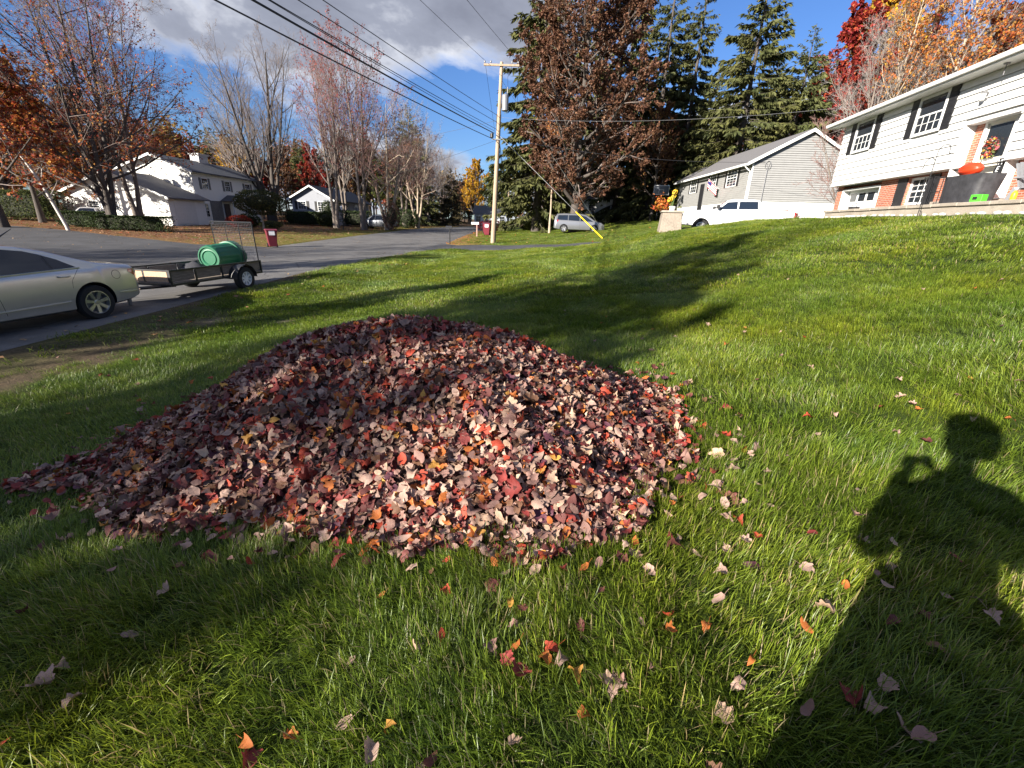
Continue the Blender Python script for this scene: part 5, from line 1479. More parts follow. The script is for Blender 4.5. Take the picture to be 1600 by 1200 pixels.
for y in (-.70, .70): m.tube([(0, y, 0), (0, y, GH)], .022, 4)
m.tube([(0, -.7, GH), (0, .7, GH)], .024, 4); m.tube([(0, -.7, .02), (0, .7, .02)], .022, 4); m.obj('gate_frame', BLACK_M, gt_)
for y in (-.23, .23): MB().tube([(0, y, .02), (0, y, GH)], .017, 4).obj('gate_bar', BLACK_M, gt_)
m = MB()
for i in range(27):
    y = -.68 + i * .0523; m.tube([(.012, y, .03), (.012, y, GH - .02)], .0022, 3, False)
for i in range(27):
    z = .05 + i * .051; m.tube([(.014, -.69, z), (.014, .69, z)], .0022, 3, False)
tag(m.obj('mesh_screen', GREY_STEEL, gt_), kind='stuff')
# barrel lying in the trailer
bz = zr(13) + .021 + dk + .36
b0 = onz(326, 403, bz + .05); b1 = onz(368, 396, bz + .10)
ax = b1 - b0; ax[2] = 0; ax /= np.linalg.norm(ax)
BS = 1.38
bar = thing('green_trash_barrel', 'ribbed green plastic trash barrel lying on its side in the trailer', 'barrel', tuple(b0), math.atan2(ax[1], ax[0]))
m = MB(); nb = 64; Vv = []; Fv = []
prof = [(.235, 0), (.25, .02), (.255, .05), (.262, .055), (.285, .60), (.29, .62), (.315, .63), (.318, .70), (.325, .72), (.325, .80), (.31, .80), (.30, .72)]
for i, (rr3, hh) in enumerate(prof):
    for j in range(nb):
        a = 2 * math.pi * j / nb
        rb = rr3 * (1 - (.035 if (j % 4 in (0, 1)) and 3 <= i <= 4 else 0))
        Vv.append((hh, rb * math.cos(a), rb * math.sin(a)))
for i in range(len(prof) - 1):
    for j in range(nb): Fv.append((i * nb + j, i * nb + (j + 1) % nb, (i + 1) * nb + (j + 1) % nb, (i + 1) * nb + j))
m.add(Vv, Fv); m.obj('body', GREEN_PL, bar, True, 30); bar.scale = (BS, BS, BS)
m = MB(); m.lathe([(.001, .02), (.13, .02), (.135, .012), (.15, .004), (.158, .018), (.17, .022), (.20, .02), (.215, .0), (.235, .0)], axis=(1, 0, 0), n=48, cap=False); m.obj('base', GREEN_PL, bar, True, 30)
for sd in (1, -1): MB().tube([(.72, sd * .32, -.06), (.74, sd * .36, -.05), (.74, sd * .36, .05), (.72, sd * .32, .06)], .014, 6).obj('handle', GREEN_PL, bar)
# rake head and dark tarp beside the barrel
tp = onz(303, 412, bz - .10)
o = thing('folded_tarp', 'crumpled black tarp heaped against the green barrel', 'tarp', (tp[0], tp[1], zr(13) + .021 + dk), 0)
r = np.random.default_rng(2); Vv = []; Fv = []
for i in range(9):
    for j in range(14):
        a = 2 * math.pi * j / 14; q = [.34, .36, .34, .31, .27, .22, .16, .10, .01][i]
        Vv.append((q * math.cos(a) * (1 + r.normal(0, .06)) * 1.2, q * math.sin(a) * (1 + r.normal(0, .06)), i * .042 + r.normal(0, .012) * (i > 0)))
for i in range(8):
    for j in range(14): Fv.append((i * 14 + j, i * 14 + (j + 1) % 14, (i + 1) * 14 + (j + 1) % 14, (i + 1) * 14 + j))
MB().add(Vv, Fv).obj('cloth', COVER, o, True, 60)

# ------------------------------------------------------------------ trash carts and mailboxes
def cart(loc, rz, label, group='maroon trash carts at the kerb', s=1.0):
    o = thing('trash_cart', label, 'trash cart', loc, rz, group); o.scale = (s, s, s)
    m = MB(); V = []
    for z, a, b_ in ((.06, .22, .20), (.55, .26, .26), (.98, .30, .31)):
        V += [(-b_, -a, z), (b_, -a, z), (b_, a, z), (-b_, a, z)]
    m.add(V, [(0, 3, 2, 1), (8, 9, 10, 11)] + [(i * 4 + j, i * 4 + (j + 1) % 4, (i + 1) * 4 + (j + 1) % 4, (i + 1) * 4 + j) for i in range(2) for j in range(4)])
    m.obj('bin_body', MAROON, o, bevel=.02)
    MB().prism([(-.36, .985), (.34, .985), (.33, 1.03), (0, 1.08), (-.36, 1.04)], .66, (0, -.33, 0), (1, 0, 0), (0, 0, 1), (0, 1, 0)).obj('lid', MAROON, o, bevel=.01)
    MB().box((.305, -.16, .72), (.312, .16, .98)).obj('label_plate', PALE_LABEL, o)
    for sd in (1, -1): MB().lathe([(.02, -.03), (.12, -.03), (.13, 0), (.12, .03), (.02, .03)], (-.22, sd * .26, .13), (0, 1, 0), 18).obj('wheel', RUBBER, o, True, 40)
    MB().tube([(-.33, -.2, .93), (-.42, -.2, .97), (-.42, .2, .97), (-.33, .2, .93)], .015, 6).obj('handle', BLACK_M, o)
    return o
q = GP(427, 387); cart((q[0], q[1], gz(q[0], q[1]) + .02), math.radians(-55), 'maroon wheeled trash cart with pale label plate at the kerb of the white house', s=1.0)
q = GP(761, 368); cart((q[0], q[1], gz(q[0], q[1])), math.radians(-95), 'maroon wheeled trash cart beside the pale mailbox and utility pole', s=1.15)
q = GP(752, 367); cart((q[0] + .3, q[1] + 3, gz(q[0], q[1] + 3)), math.radians(-80), 'maroon wheeled trash cart behind the pale mailbox, partly hidden', s=1.15)
q = GP(703, 381)
o = thing('black_mailbox', 'black mailbox on twin thin posts at the road edge', 'mailbox', (q[0], q[1], gz(q[0], q[1])), math.radians(180))
for y in (-.11, .11): MB().tube([(0, y, -.1), (0, y, 1.13)], .028, 6).obj('post', BLACK_M, o)
MB().prism([(-.09, 0), (.09, 0), (.09, .12), (.06, .18), (0, .205), (-.06, .18), (-.09, .12)], .5, (-.2, 0, 1.131), (0, 1, 0), (0, 0, 1), (1, 0, 0)).obj('box', BLACK_M, o)
q = GP(745, 370)
o = thing('pale_mailbox', 'pale pink mailbox and newspaper tube on a wooden post', 'mailbox', (q[0], q[1], gz(q[0], q[1])), math.radians(185))
MB().box((-.05, -.05, -.1), (.05, .05, 1.18)).obj('post', mat('pinkish_wood', (.42, .26, .22), .8, .2), o)
MB().prism([(-.1, 0), (.1, 0), (.1, .13), (.06, .2), (0, .22), (-.06, .2), (-.1, .13)], .75, (-.2, 0, 1.181), (0, 1, 0), (0, 0, 1), (1, 0, 0)).obj('box', PALE_LABEL, o)
# lamp post by the ranch
q = GP(537, 359)
o = thing('lamp_post', 'black lamp post with white lantern in front of the grey blue ranch', 'lamp post', (q[0], q[1], gz(q[0], q[1])))
MB().tube([(0, 0, -.1), (0, 0, 2.1)], .05, 8).obj('post', BLACK_M, o)
MB().lathe([(.07, 2.1), (.14, 2.4), (.16, 2.42), (.02, 2.58)], n=6).obj('lantern', PALE_LABEL, o)

# ------------------------------------------------------------------ stone pillar with autumn display
px_, py_ = st2xy(26.0, 4.22)
pz0 = gz(px_, py_)
pil = thing('stone_pillar', 'tan stone pillar with flat cap at the edge of the driveway', 'pillar', (px_, py_, pz0 - .1), math.radians(80))
m = MB(); V = []
for z, a in ((0, .56), (1.02, .48)): V += [(-a, -a, z), (a, -a, z), (a, a, z), (-a, a, z)]
m.add(V, [(0, 3, 2, 1), (4, 5, 6, 7), (0, 1, 5, 4), (1, 2, 6, 5), (2, 3, 7, 6), (3, 0, 4, 7)]); m.obj('shaft', STONE, pil, bevel=.03)
MB().box((-.55, -.55, 1.022), (.55, .55, 1.12)).obj('cap', CONC, pil, bevel=.015)
su = thing('sunflower_display', 'yellow sunflowers and orange leaves arranged on the stone pillar', 'flowers', (px_, py_, pz0 + 1.02), math.radians(80))
r = np.random.default_rng(12)
m = MB(); m.lathe([(.14, 0), (.17, .22), (.15, .22), (.13, .02)], n=14, cap=False); m.lathe([(.001, .01), (.14, .01)], n=14, cap=False); m.obj('vase', PALE_LABEL, su, True, 40)
m = MB(); heads = []
for i in range(6):
    a = r.uniform(0, 6.28); q = r.uniform(.05, .22); h_ = r.uniform(.45, .95)
    m.tube([(0, 0, .05), (q * .5 * math.cos(a), q * .5 * math.sin(a), h_ * .5), (q * math.cos(a), q * math.sin(a), h_)], .012, 5); heads.append((q * math.cos(a), q * math.sin(a), h_))
m.obj('stem', mat('flower_stem', (.08, .12, .03), .7, .2), su)
YL = mat('petal_yellow', (.55, .34, .02), .6, .1); YC = mat('flower_centre', (.07, .03, .015), .8, .2)
for hp in heads:
    m = MB(); c = np.array(hp); nrm = np.array([-.5, .8, .3]); nrm /= np.linalg.norm(nrm); u_ = np.cross(nrm, (0, 0, 1)); u_ /= np.linalg.norm(u_); w_ = np.cross(nrm, u_)
    for k in range(12):
        a = 2 * math.pi * k / 12; d = u_ * math.cos(a) + w_ * math.sin(a); e = -u_ * math.sin(a) + w_ * math.cos(a)
        m.add([c + d * .03, c + d * .09 + e * .03 + nrm * .01, c + d * .15, c + d * .09 - e * .03 + nrm * .01], [(0, 1, 2, 3)])
    fo = m.obj('flower', YL, su)
    MB().lathe([(.055, -.01), (.05, .02), (.01, .03)], c, nrm, 10).obj('flower_centre', YC, fo)
n = 240
P_ = np.stack([r.normal(.05, .16, n), r.normal(.55, .2, n), np.abs(r.normal(.05, .28, n)) - .25 * 0], -1)
V, T, Cc = leaf_mesh('o', P_, rotmats(r.uniform(0, 6.28, n), r.uniform(0, 1.4, n), r.uniform(0, 6.28, n)), r.uniform(.09, .16, n), np.array([(.42, .13, .025), (.38, .2, .03), (.36, .07, .025)])[r.integers(0, 3, n)], r.integers(0, 20, n))
tag(onp('orange_leaves', su, V=V, tris=T, mat=LEAF, col=Cc), kind='stuff')

# basketball hoop
hy2 = 56.0; hx2 = xat(1026, hy2); hz0 = gz(hx2, hy2)
bh = thing('basketball_hoop', 'white basketball backboard on a pole beside the grey house', 'basketball hoop', (hx2, hy2, hz0))
MB().tube([(.0, .6, -.1), (0, .6, 2.9), (0, .1, 3.2)], .06, 8).obj('pole', BLACK_M, bh)
m = MB()
for a, b_ in (((-.9, 0, 2.85), (.9, .04, 2.93)), ((-.9, 0, 3.82), (.9, .04, 3.9)), ((-.9, 0, 2.931), (-.83, .04, 3.819)), ((.83, 0, 2.931), (.9, .04, 3.819)), ((-.3, 0, 3.0), (.3, .035, 3.05)), ((-.3, 0, 3.4), (.3, .035, 3.45)), ((-.3, 0, 3.051), (-.25, .035, 3.399)), ((.25, 0, 3.051), (.3, .035, 3.399))): m.box(a, b_)
m.obj('backboard_frame', mat('shade_dimmed_frame', (.42, .42, .43), .6, .1), bh)  # white frame, its base colour lowered to stand for the shade around it
MB().box((-.825, .012, 2.935), (.825, .03, 3.815)).obj('backboard', glass_mat('smoked_board', (.10, .11, .13), .3), bh)
MB().tube([(.23 * math.cos(2 * math.pi * i / 20), -.25 + .23 * math.sin(2 * math.pi * i / 20), 2.98) for i in range(21)], .012, 6).obj('rim', RED_PL, bh)

# ------------------------------------------------------------------ utility poles and wires
P0 = GP(770, 380)
px, py, pz = float(P0[0]), float(P0[1]), gz(P0[0], P0[1])
ttop = atY(784, 97, py)
lean = (ttop[0] - px) / (ttop[1] - pz)
def utility_pole(loc, H, label, rot, lx, transf=True, s=1.0):
    o = thing('utility_pole', label, 'utility pole', loc, rot, 'utility poles')
    m = MB(); m.tube([(lx * z, 0, z) for z in np.linspace(-.5, H, 9)], [.19 * s * (1 - .4 * i / 8) for i in range(9)], 14); m.obj('post', POLE_WOOD, o, True, 50)
    zc = H - .22
    MB().box((lx * zc - 1.25, -.20, zc - .06), (lx * zc + 1.25, -.09, zc + .06)).obj('crossarm', POLE_WOOD, o)
    for a in (-1.18, -.75, .75, 1.18):
        MB().lathe([(.02, 0), (.02, .06), (.06, .08), (.065, .13), (.03, .2)], (lx * zc + a, -.145, zc + .06), n=10).obj('insulator', GREY_STEEL, o, True, 40)
    if transf:
        MB().lathe([(.20, 0), (.24, .03), (.24, .95), (.20, 1.02), (.05, 1.08)], (lx * (H - 2.6) + .40, -.06, H - 3.0), n=20).obj('transformer', GREY_STEEL, o, True, 40)
        MB().tube([(lx * H + .45, -.05, H - 1.9), (lx * H + .47, -.05, H - 1.5)], [.06, .04], 8).obj('bushing', BLACK_M, o)
        MB().tube([(lx * H + .47, -.05, H - 1.5), (lx * H + .45, -.1, H - .9), (lx * H + .75, -.145, H - .2)], .012, 5).obj('jumper', WIRE, o)
    MB().tube([(lx * (H - 3.4) - .16, -.05, H - 3.2), (lx * (H - 3.4) - .16, -.05, H - 4.3)], .035, 6).obj('secondary_rack', BLACK_M, o)
    MB().lathe([(.05, -.16), (.13, -.12), (.13, .12), (.05, .16)], (lx * 6.6 - .42, -.05, 7.6), n=12).obj('cable_splice', BLACK_M, o)
    MB().box((lx * 7.3 - .45, -.2, 7.3), (lx * 7.3 + .2, -.16, 7.38)).obj('cable_bracket', GREY_STEEL, o)
    MB().tube([(lx * 1.2 + .17, .02, .1), (lx * 4 + .16, .02, 4), (lx * 9 + .13, .02, H - 3.2)], .022, 5).obj('riser_cable', WIRE, o)
    return o
H0 = ttop[1] - pz
utility_pole((px, py, pz), H0, 'weathered wooden utility pole with transformer and crossarm on the verge', 0, lean)
q2 = (xat(794, 95.0), 95.0); z2 = gz(*q2)
utility_pole((q2[0], q2[1], z2), atY(795, 277, 95.0)[1] - z2, 'distant wooden utility pole beyond the pale blue house', 0, 0, False, 1.0)
q1 = (-15.9, -24.0); z1 = gz(*q1)
utility_pole((q1[0], q1[1], z1), 11.5, 'wooden utility pole across the road behind the photographer', .25, 0, True)
def wire(label, A, B, sag, rad, mt=WIRE, n=24, group='overhead wires', cat='wire', name='overhead_wire'):
    A, B = np.array(A, float), np.array(B, float)
    pts = [A + (B - A) * f - np.array([0, 0, 4 * sag * f * (1 - f)]) for f in np.linspace(0, 1, n)]
    o = MB().tube(pts, rad, 5, False).obj(name, mt)
    return tag(o, label, cat, group)
zc = pz + H0
tx = lambda z: px + lean * (z - pz)
for k, (dx, lab) in enumerate(((-1.18, 'thin primary wire from the outer end of the crossarm'), (1.18, 'thin primary wire from the inner end of the crossarm'))):
    wire(lab, (tx(zc) + dx, py - .145, zc + .03), (q1[0] + dx * .95, q1[1], z1 + 11.45), .55, .011, WIRE)
    wire('thin primary wire running on to the distant pole, %s' % ('outer' if dx < 0 else 'inner'), (tx(zc) + dx, py - .145, zc + .03), (q2[0] + dx, q2[1] - .14, z2 + atY(795, 277, 95.0)[1] - z2 - .2), .7, .011, WIRE)
for k in range(3):
    z = zc - 3.25 - .45 * k
    wire('black secondary wire below the transformer, %s of three' % ('top', 'middle', 'lowest')[k], (tx(z) - .18, py - .05, z), (q1[0], q1[1], z1 + 8.2 - .35 * k), .45, .015)
for k, (za, zb, rd, lab) in enumerate(((7.75, 7.4, .032, 'thick black telephone cable entering the splice case'), (7.35, 6.9, .022, 'thin black cable clamped under the splice case'), (7.9, 7.7, .012, 'fine messenger strand above the telephone cable'))):
    wire(lab, (tx(pz + za) - .3, py - .1, pz + za), (q1[0] + .4, q1[1], z1 + zb), .5, rd)
    if k < 2: wire(lab.replace('cable', 'cable running on to the distant pole'), (tx(pz + za), py, pz + za), (q2[0], q2[1], z2 + 6.6 - .4 * k), .8, rd)
e = atY(1345, 165, 27.0)
wire('pale service drop crossing the spruces to the white house', (tx(zc - 3.4) + .15, py, zc - 3.4), (e[0], 27.0, e[1]), .45, .007, GREY_STEEL)
wire('service drop to the grey house mast', (tx(pz + 7.5) + .15, py, pz + 7.5), (gx_ - .1 + .9, gy_ - .1, 6.25), .5, .012, WIRE)
wire('black service drop crossing the road to the ranch house', (tx(pz + 7.3) - .15, py, pz + 7.3), (rx1 - 2.5, ry + .2, 3.9 + gz(rx1, ry)), .35, .009, WIRE)
wire('service drop crossing to the white two storey house', (tx(zc - 3.6) - .15, py, zc - 3.6), (lx - 3, ly + 5.2, lz0 + 6.0), .9, .009, WIRE)
g1 = GP(942, 373)
wire('bare steel guy wire from the pole down to the lawn', (tx(zc - 4.5), py, zc - 4.5), (g1[0], g1[1], gz(g1[0], g1[1])), 0, .012, WIRE_L, 4, 'guy wires', 'guy wire', 'guy_wire')
gd_ = np.array([tx(zc - 4.5), py, zc - 4.5]); ge = np.array([g1[0], g1[1], gz(g1[0], g1[1])]); gu = (gd_ - ge) / np.linalg.norm(gd_ - ge)
tag(MB().tube([ge + gu * .05, ge + gu * 2.9], .045, 8).obj('guy_guard', YELLOW), 'bright yellow plastic guard sleeve on the guy wire', 'guy guard')
g2 = GP(941, 360)
wire('second guy wire farther up the verge', (tx(zc - 1.0), py + .1, zc - 1.0), (g2[0], g2[1], gz(g2[0], g2[1])), 0, .012, WIRE_L, 4, 'guy wires', 'guy wire', 'guy_wire')
# ------------------------------------------------------------------ trees
def tubes_np(P, R, sides):
    N_, K, _ = P.shape
    T = np.gradient(P, axis=1); T /= np.linalg.norm(T, axis=2, keepdims=True) + 1e-9
    ref = np.where(np.abs(T[..., 2:3]) < .9, np.array([0, 0, 1.]), np.array([1., 0, 0]))
    A = np.cross(T, ref); A /= np.linalg.norm(A, axis=2, keepdims=True) + 1e-9
    B = np.cross(T, A)
    a = np.arange(sides) * 2 * math.pi / sides
    V = P[:, :, None] + R[:, :, None, None] * (np.cos(a)[None, None, :, None] * A[:, :, None] + np.sin(a)[None, None, :, None] * B[:, :, None])
    ii = np.arange(N_ * K * sides).reshape(N_, K, sides)
    nx_ = np.roll(ii, -1, 2)
    q = np.stack([ii[:, :-1], nx_[:, :-1], nx_[:, 1:], ii[:, 1:]], -1).reshape(-1, 4)
    return V.reshape(-1, 3), q
def join_np(L):
    Vs, Qs, n = [], [], 0
    for V, q in L:
        Vs.append(V); Qs.append(q + n); n += len(V)
    return np.concatenate(Vs), np.concatenate(Qs)
def grow_level(r, P, R, n, lf, ang, K, up, wob, tmin, tmax, rf, shape=.5, rmin=.004, spread=.25, taper=.3):
    N_, Kp, _ = P.shape
    idx = np.repeat(np.arange(N_), n); M_ = len(idx)
    base = np.tile((np.arange(n) + .5) / n, N_)
    tt = tmin + (tmax - tmin) * np.clip(base + r.uniform(-.5, .5, M_) / n, 0, 1)
    f = tt * (Kp - 1); i0 = np.minimum(f.astype(int), Kp - 2); w = (f - i0)[:, None]
    S = P[idx, i0] * (1 - w) + P[idx, i0 + 1] * w
    T = P[idx, i0 + 1] - P[idx, i0]; T /= np.linalg.norm(T, axis=1, keepdims=True) + 1e-9
    Rp = R[idx, i0] * (1 - w[:, 0]) + R[idx, i0 + 1] * w[:, 0]
    PL = np.linalg.norm(np.diff(P, axis=1), axis=2).sum(1)[idx]
    ref = np.where(np.abs(T[:, 2:3]) < .95, np.array([0, 0, 1.]), np.array([1., 0, 0]))
    A = np.cross(T, ref); A /= np.linalg.norm(A, axis=1, keepdims=True) + 1e-9; B = np.cross(T, A)
    az = np.tile(np.arange(n) * 2.4, N_) + np.repeat(r.uniform(0, 6.28, N_), n) + r.normal(0, .4, M_)
    th = ang * r.uniform(.65, 1.3, M_)
    D = np.cos(th)[:, None] * T + np.sin(th)[:, None] * (np.cos(az)[:, None] * A + np.sin(az)[:, None] * B)
    Ln = PL * lf * (1 - shape * tt) * r.uniform(.7, 1.25, M_)
    pts = [S]; d = D
    for k in range(K - 1):
        d = d + np.array([0, 0, up]) + r.normal(0, wob, (M_, 3)); d /= np.linalg.norm(d, axis=1, keepdims=True)
        pts.append(pts[-1] + d * (Ln / (K - 1))[:, None])
    Pn = np.stack(pts, 1)
    r0 = np.maximum(Rp * rf * r.uniform(.75, 1.1, M_), rmin)
    Rn = np.maximum(r0[:, None] * np.linspace(1, taper, K)[None], rmin * .6)
    return Pn, Rn
def trunk_line(H, r0, lean=(0, 0), wob=.02, K=10, rng_=None, top=.25, base=(0, 0), bend=0):
    z = np.linspace(-.3, H, K)
    f = z / H
    x = base[0] + lean[0] * z + bend * H * f * f + np.cumsum(rng_.normal(0, wob * H / K, K)); y = base[1] + lean[1] * z + np.cumsum(rng_.normal(0, wob * H / K, K))
    x[:2] = base[0]; y[:2] = base[1]
    R = r0 * (1 - (1 - top) * np.clip(f, 0, 1)); R[0] *= 1.5; R[1] *= 1.2
    return np.stack([x, y, z], -1)[None], R[None]
def leaf_quads(r, C0, size, cols, drop=0.0):
    n = len(C0)
    Rq = rotmats(r.uniform(0, 6.28, n), r.uniform(0, 1.5, n), r.uniform(0, 6.28, n))
    Q = np.array([(-.5, 0, 0), (0, -.36, .10), (.55, 0, 0), (0, .36, .1)])
    V = np.einsum('nij,pj->npi', Rq, Q) * (size * r.uniform(.6, 1.3, n))[:, None, None] + C0[:, None]
    return V.reshape(-1, 3), np.arange(n * 4).reshape(n, 4), np.repeat(cols, 4, 0)
def sample_on(r, P, n, jit):
    N_, K, _ = P.shape
    i = r.integers(0, N_, n); f = r.uniform(.15, 1, n) * (K - 1); k = np.minimum(f.astype(int), K - 2); w = (f - k)[:, None]
    return P[i, k] * (1 - w) + P[i, k + 1] * w + r.normal(0, jit, (n, 3))
def pal(r, n, cs, p=None, v=.25):
    cs = np.array(cs, float); i = r.choice(len(cs), n, p=p)
    return cs[i] * r.uniform(1 - v, 1 + v, (n, 1))
def make_tree(seed, H, r0, bark, twigm, trunks=1, lv=None, leaves=0, lsize=.14, lcols=None, lprob=None, lband=None, lean=(0, 0), first=.25, spreadtrunk=.12, l1=(14, .52, .75), up=(.10, .08, .05, .02), fine=True, wob=.05, sh=.62):
    """returns a dict of meshes: trunk, branches, crown"""
    r = np.random.default_rng(seed)
    Ps, Rs = [], []
    for k in range(trunks):
        a = 2 * math.pi * k / max(trunks, 1) + r.uniform(0, 1)
        ln_ = (lean[0] + (spreadtrunk * math.cos(a) if trunks > 1 else 0), lean[1] + (spreadtrunk * math.sin(a) if trunks > 1 else 0))
        P, R = trunk_line(H * (r.uniform(.85, 1) if trunks > 1 else .93), r0 * (1 if trunks == 1 else r.uniform(.7, 1)), ln_, .018, 11, r, .16, (r0 * .9 * math.cos(a), r0 * .9 * math.sin(a)) if trunks > 1 else (0, 0))
        Ps.append(P); Rs.append(R)
    P0, R0 = np.concatenate(Ps), np.concatenate(Rs)
    n1, f1, a1 = l1
    P1, R1 = grow_level(r, P0, R0, n1, f1, a1, 7, up[0], wob, first, .98, .55, sh, .012)
    P2, R2 = grow_level(r, P1, R1, 8, .48, .70, 5, up[1], wob * 1.4, .18, .98, .55, .5, .009)
    P3, R3 = grow_level(r, P2, R2, 6, .52, .62, 4, up[2], wob * 1.8, .15, 1, .6, .45, .007)
    out = {}
    V, q = join_np([tubes_np(P0, R0, 10), tubes_np(P1, R1, 6)])
    out['trunk'] = mknp('trunk', V, quads=q, mat=bark, smooth=True)
    L_ = [tubes_np(P2, R2, 4), tubes_np(P3, R3, 3)]
    if fine:
        P4, R4 = grow_level(r, P3, R3, 5, .55, .6, 3, up[3], wob * 2, .2, 1, .7, .4, .0065)
        L_.append(tubes_np(P4, R4, 3))
    else: P4 = P3
    V, q = join_np(L_)
    out['branches'] = mknp('branches', V, quads=q, mat=twigm, smooth=True)
    if leaves:
        C0 = sample_on(r, P4, leaves, .05)
        if lband is not None:
            h_ = C0[:, 2] / H
            C0 = C0[r.random(len(C0)) < np.interp(h_, lband[0], lband[1])]
        # clumping: drop leaves where a coarse noise is low
        g = NZ(C0[:, 0] + C0[:, 2] * .7 + seed, C0[:, 1] + C0[:, 2] * .4, 1.6)
        C0 = C0[r.random(len(C0)) < np.clip(g * 2.6 - .45, .08, 1)]
        cl = pal(r, len(C0), lcols, lprob)
        V, q, c = leaf_quads(r, C0, lsize, cl)
        out['crown'] = mknp('crown', V, quads=q, mat=FOLI, col=c)
    return out
def make_spruce(seed, H, rad, dark=1.0, sparse=1.0, droop=.35, brown=0.0):
    r = np.random.default_rng(seed)
    P0, R0 = trunk_line(H, H * .014, (0, 0), .006, 10, r, .08)
    nb = int(H * 15 * sparse)
    z = H * (.05 + .94 * np.sort(r.random(nb)) ** 1.05)
    f = z / H
    Ln = rad * np.clip((1 - f), .015, 1) ** .72 * r.uniform(.62, 1.15, nb) + .12
    az = r.uniform(0, 6.28, nb)
    K = 7; pts = []
    el0 = np.interp(f, [0, .5, 1], [-.05, .12, .75])
    x = np.zeros(nb); zz_ = z.copy()
    pts.append(np.stack([x, x * 0, zz_], -1))
    q = 0
    for k in range(K - 1):
        t_ = (k + .5) / (K - 1)
        el = el0 - droop * math.sin(t_ * math.pi * .9) + .35 * max(0, t_ - .7)
        x = x + Ln / (K - 1) * np.cos(el); zz_ = zz_ + Ln / (K - 1) * np.sin(el)
        pts.append(np.stack([x * np.cos(az), x * np.sin(az), zz_], -1))
    P1 = np.stack(pts, 1); R1 = np.maximum(Ln[:, None] * .010 * np.linspace(1, .2, K)[None], .008)
    V, qd = join_np([tubes_np(P0, R0, 8), tubes_np(P1, R1, 3)])
    out = {'trunk': mknp('trunk', V, quads=qd, mat=BARK_D, smooth=True)}
    # hanging needle sprays along every branch
    ns = np.maximum((Ln * 24).astype(int), 6)
    idx = np.repeat(np.arange(nb), ns); M_ = len(idx)
    tt = r.uniform(.12, 1.02, M_) ** .8; ff = np.clip(tt, 0, .999) * (K - 1); i0 = ff.astype(int); w = (ff - i0)[:, None]
    S = P1[idx, i0] * (1 - w) + P1[idx, np.minimum(i0 + 1, K - 1)] * w
    dirv = P1[idx, np.minimum(i0 + 1, K - 1)] - P1[idx, i0]; dirv /= np.linalg.norm(dirv, axis=1, keepdims=True) + 1e-9
    side = np.stack([-np.sin(az[idx]), np.cos(az[idx]), np.zeros(M_)], -1) * r.choice([-1, 1], M_)[:, None]
    hang = r.uniform(.25, 1.0, M_)
    D = dirv * .55 + side * (1 - hang)[:, None] * .9 + np.array([0, 0, -1]) * hang[:, None] * 1.0 + r.normal(0, .18, (M_, 3)); D /= np.linalg.norm(D, axis=1, keepdims=True)
    l = r.uniform(.28, .75, M_) * np.clip(Ln[idx] / 2.2, .45, 1.15)
    wv = np.cross(D, r.normal(0, 1, (M_, 3))); wv /= np.linalg.norm(wv, axis=1, keepdims=True) + 1e-9
    wd = (l * r.uniform(.10, .19, M_))[:, None]
    V = np.stack([S, S + D * l[:, None] * .45 + wv * wd, S + D * l[:, None], S + D * l[:, None] * .45 - wv * wd], 1)
    g = NZ2(S[:, 0] * 1.3 + S[:, 2], S[:, 1] * 1.3 + seed, 1.4)[:, None]
    c = np.array([.032, .046, .018]) * (1 - g) + np.array([.115, .110, .034]) * g
    c = c * r.uniform(.7, 1.3, (M_, 1)) * dark
    if brown: c = c * (1 - brown) + np.array([.13, .085, .05]) * brown * r.uniform(.7, 1.3, (M_, 1))
    out['crown'] = mknp('crown', V.reshape(-1, 3), quads=np.arange(M_ * 4).reshape(M_, 4), mat=NEEDLE, col=np.repeat(c, 4, 0))
    return out
def plant(meshes, name, label, loc, rz=0, s=1.0, cat='tree', group=None, sz=None):
    o = thing(name, label, cat, loc, rz, group)
    o.scale = (s, s, sz or s)
    for k, me in meshes.items(): link(bpy.data.objects.new(k, me), o)
    return o
def tree_at(meshes, Hm, name, label, u, y, vtop, rz=0, group=None, wide=1.0, base=None, cat='tree'):
    x = xat(u, y); z = gz(x, y) if base is None else base
    H = atY(u, vtop, y)[1] - z
    s = H / Hm
    return plant(meshes, name, label, (x, y, z - .05), rz, s * wide, cat, group, s)

ORANGE = [(.34, .08, .025), (.40, .13, .03), (.27, .05, .03), (.40, .21, .05), (.19, .045, .03)]
BROWNL = [(.135, .060, .038), (.165, .078, .046), (.085, .040, .030), (.22, .115, .07), (.16, .09, .05)]
PINK = [(.30, .07, .07), (.36, .11, .09), (.22, .05, .05)]
YELL = [(.55, .34, .03), (.48, .27, .02), (.38, .26, .04), (.46, .20, .03)]
REDL = [(.30, .03, .025), (.26, .04, .03), (.36, .08, .03), (.18, .02, .025)]
GREENL = [(.05, .085, .02), (.08, .11, .03), (.11, .13, .035), (.17, .15, .03)]
DKGREEN = [(.022, .038, .014), (.035, .055, .018), (.05, .07, .022)]

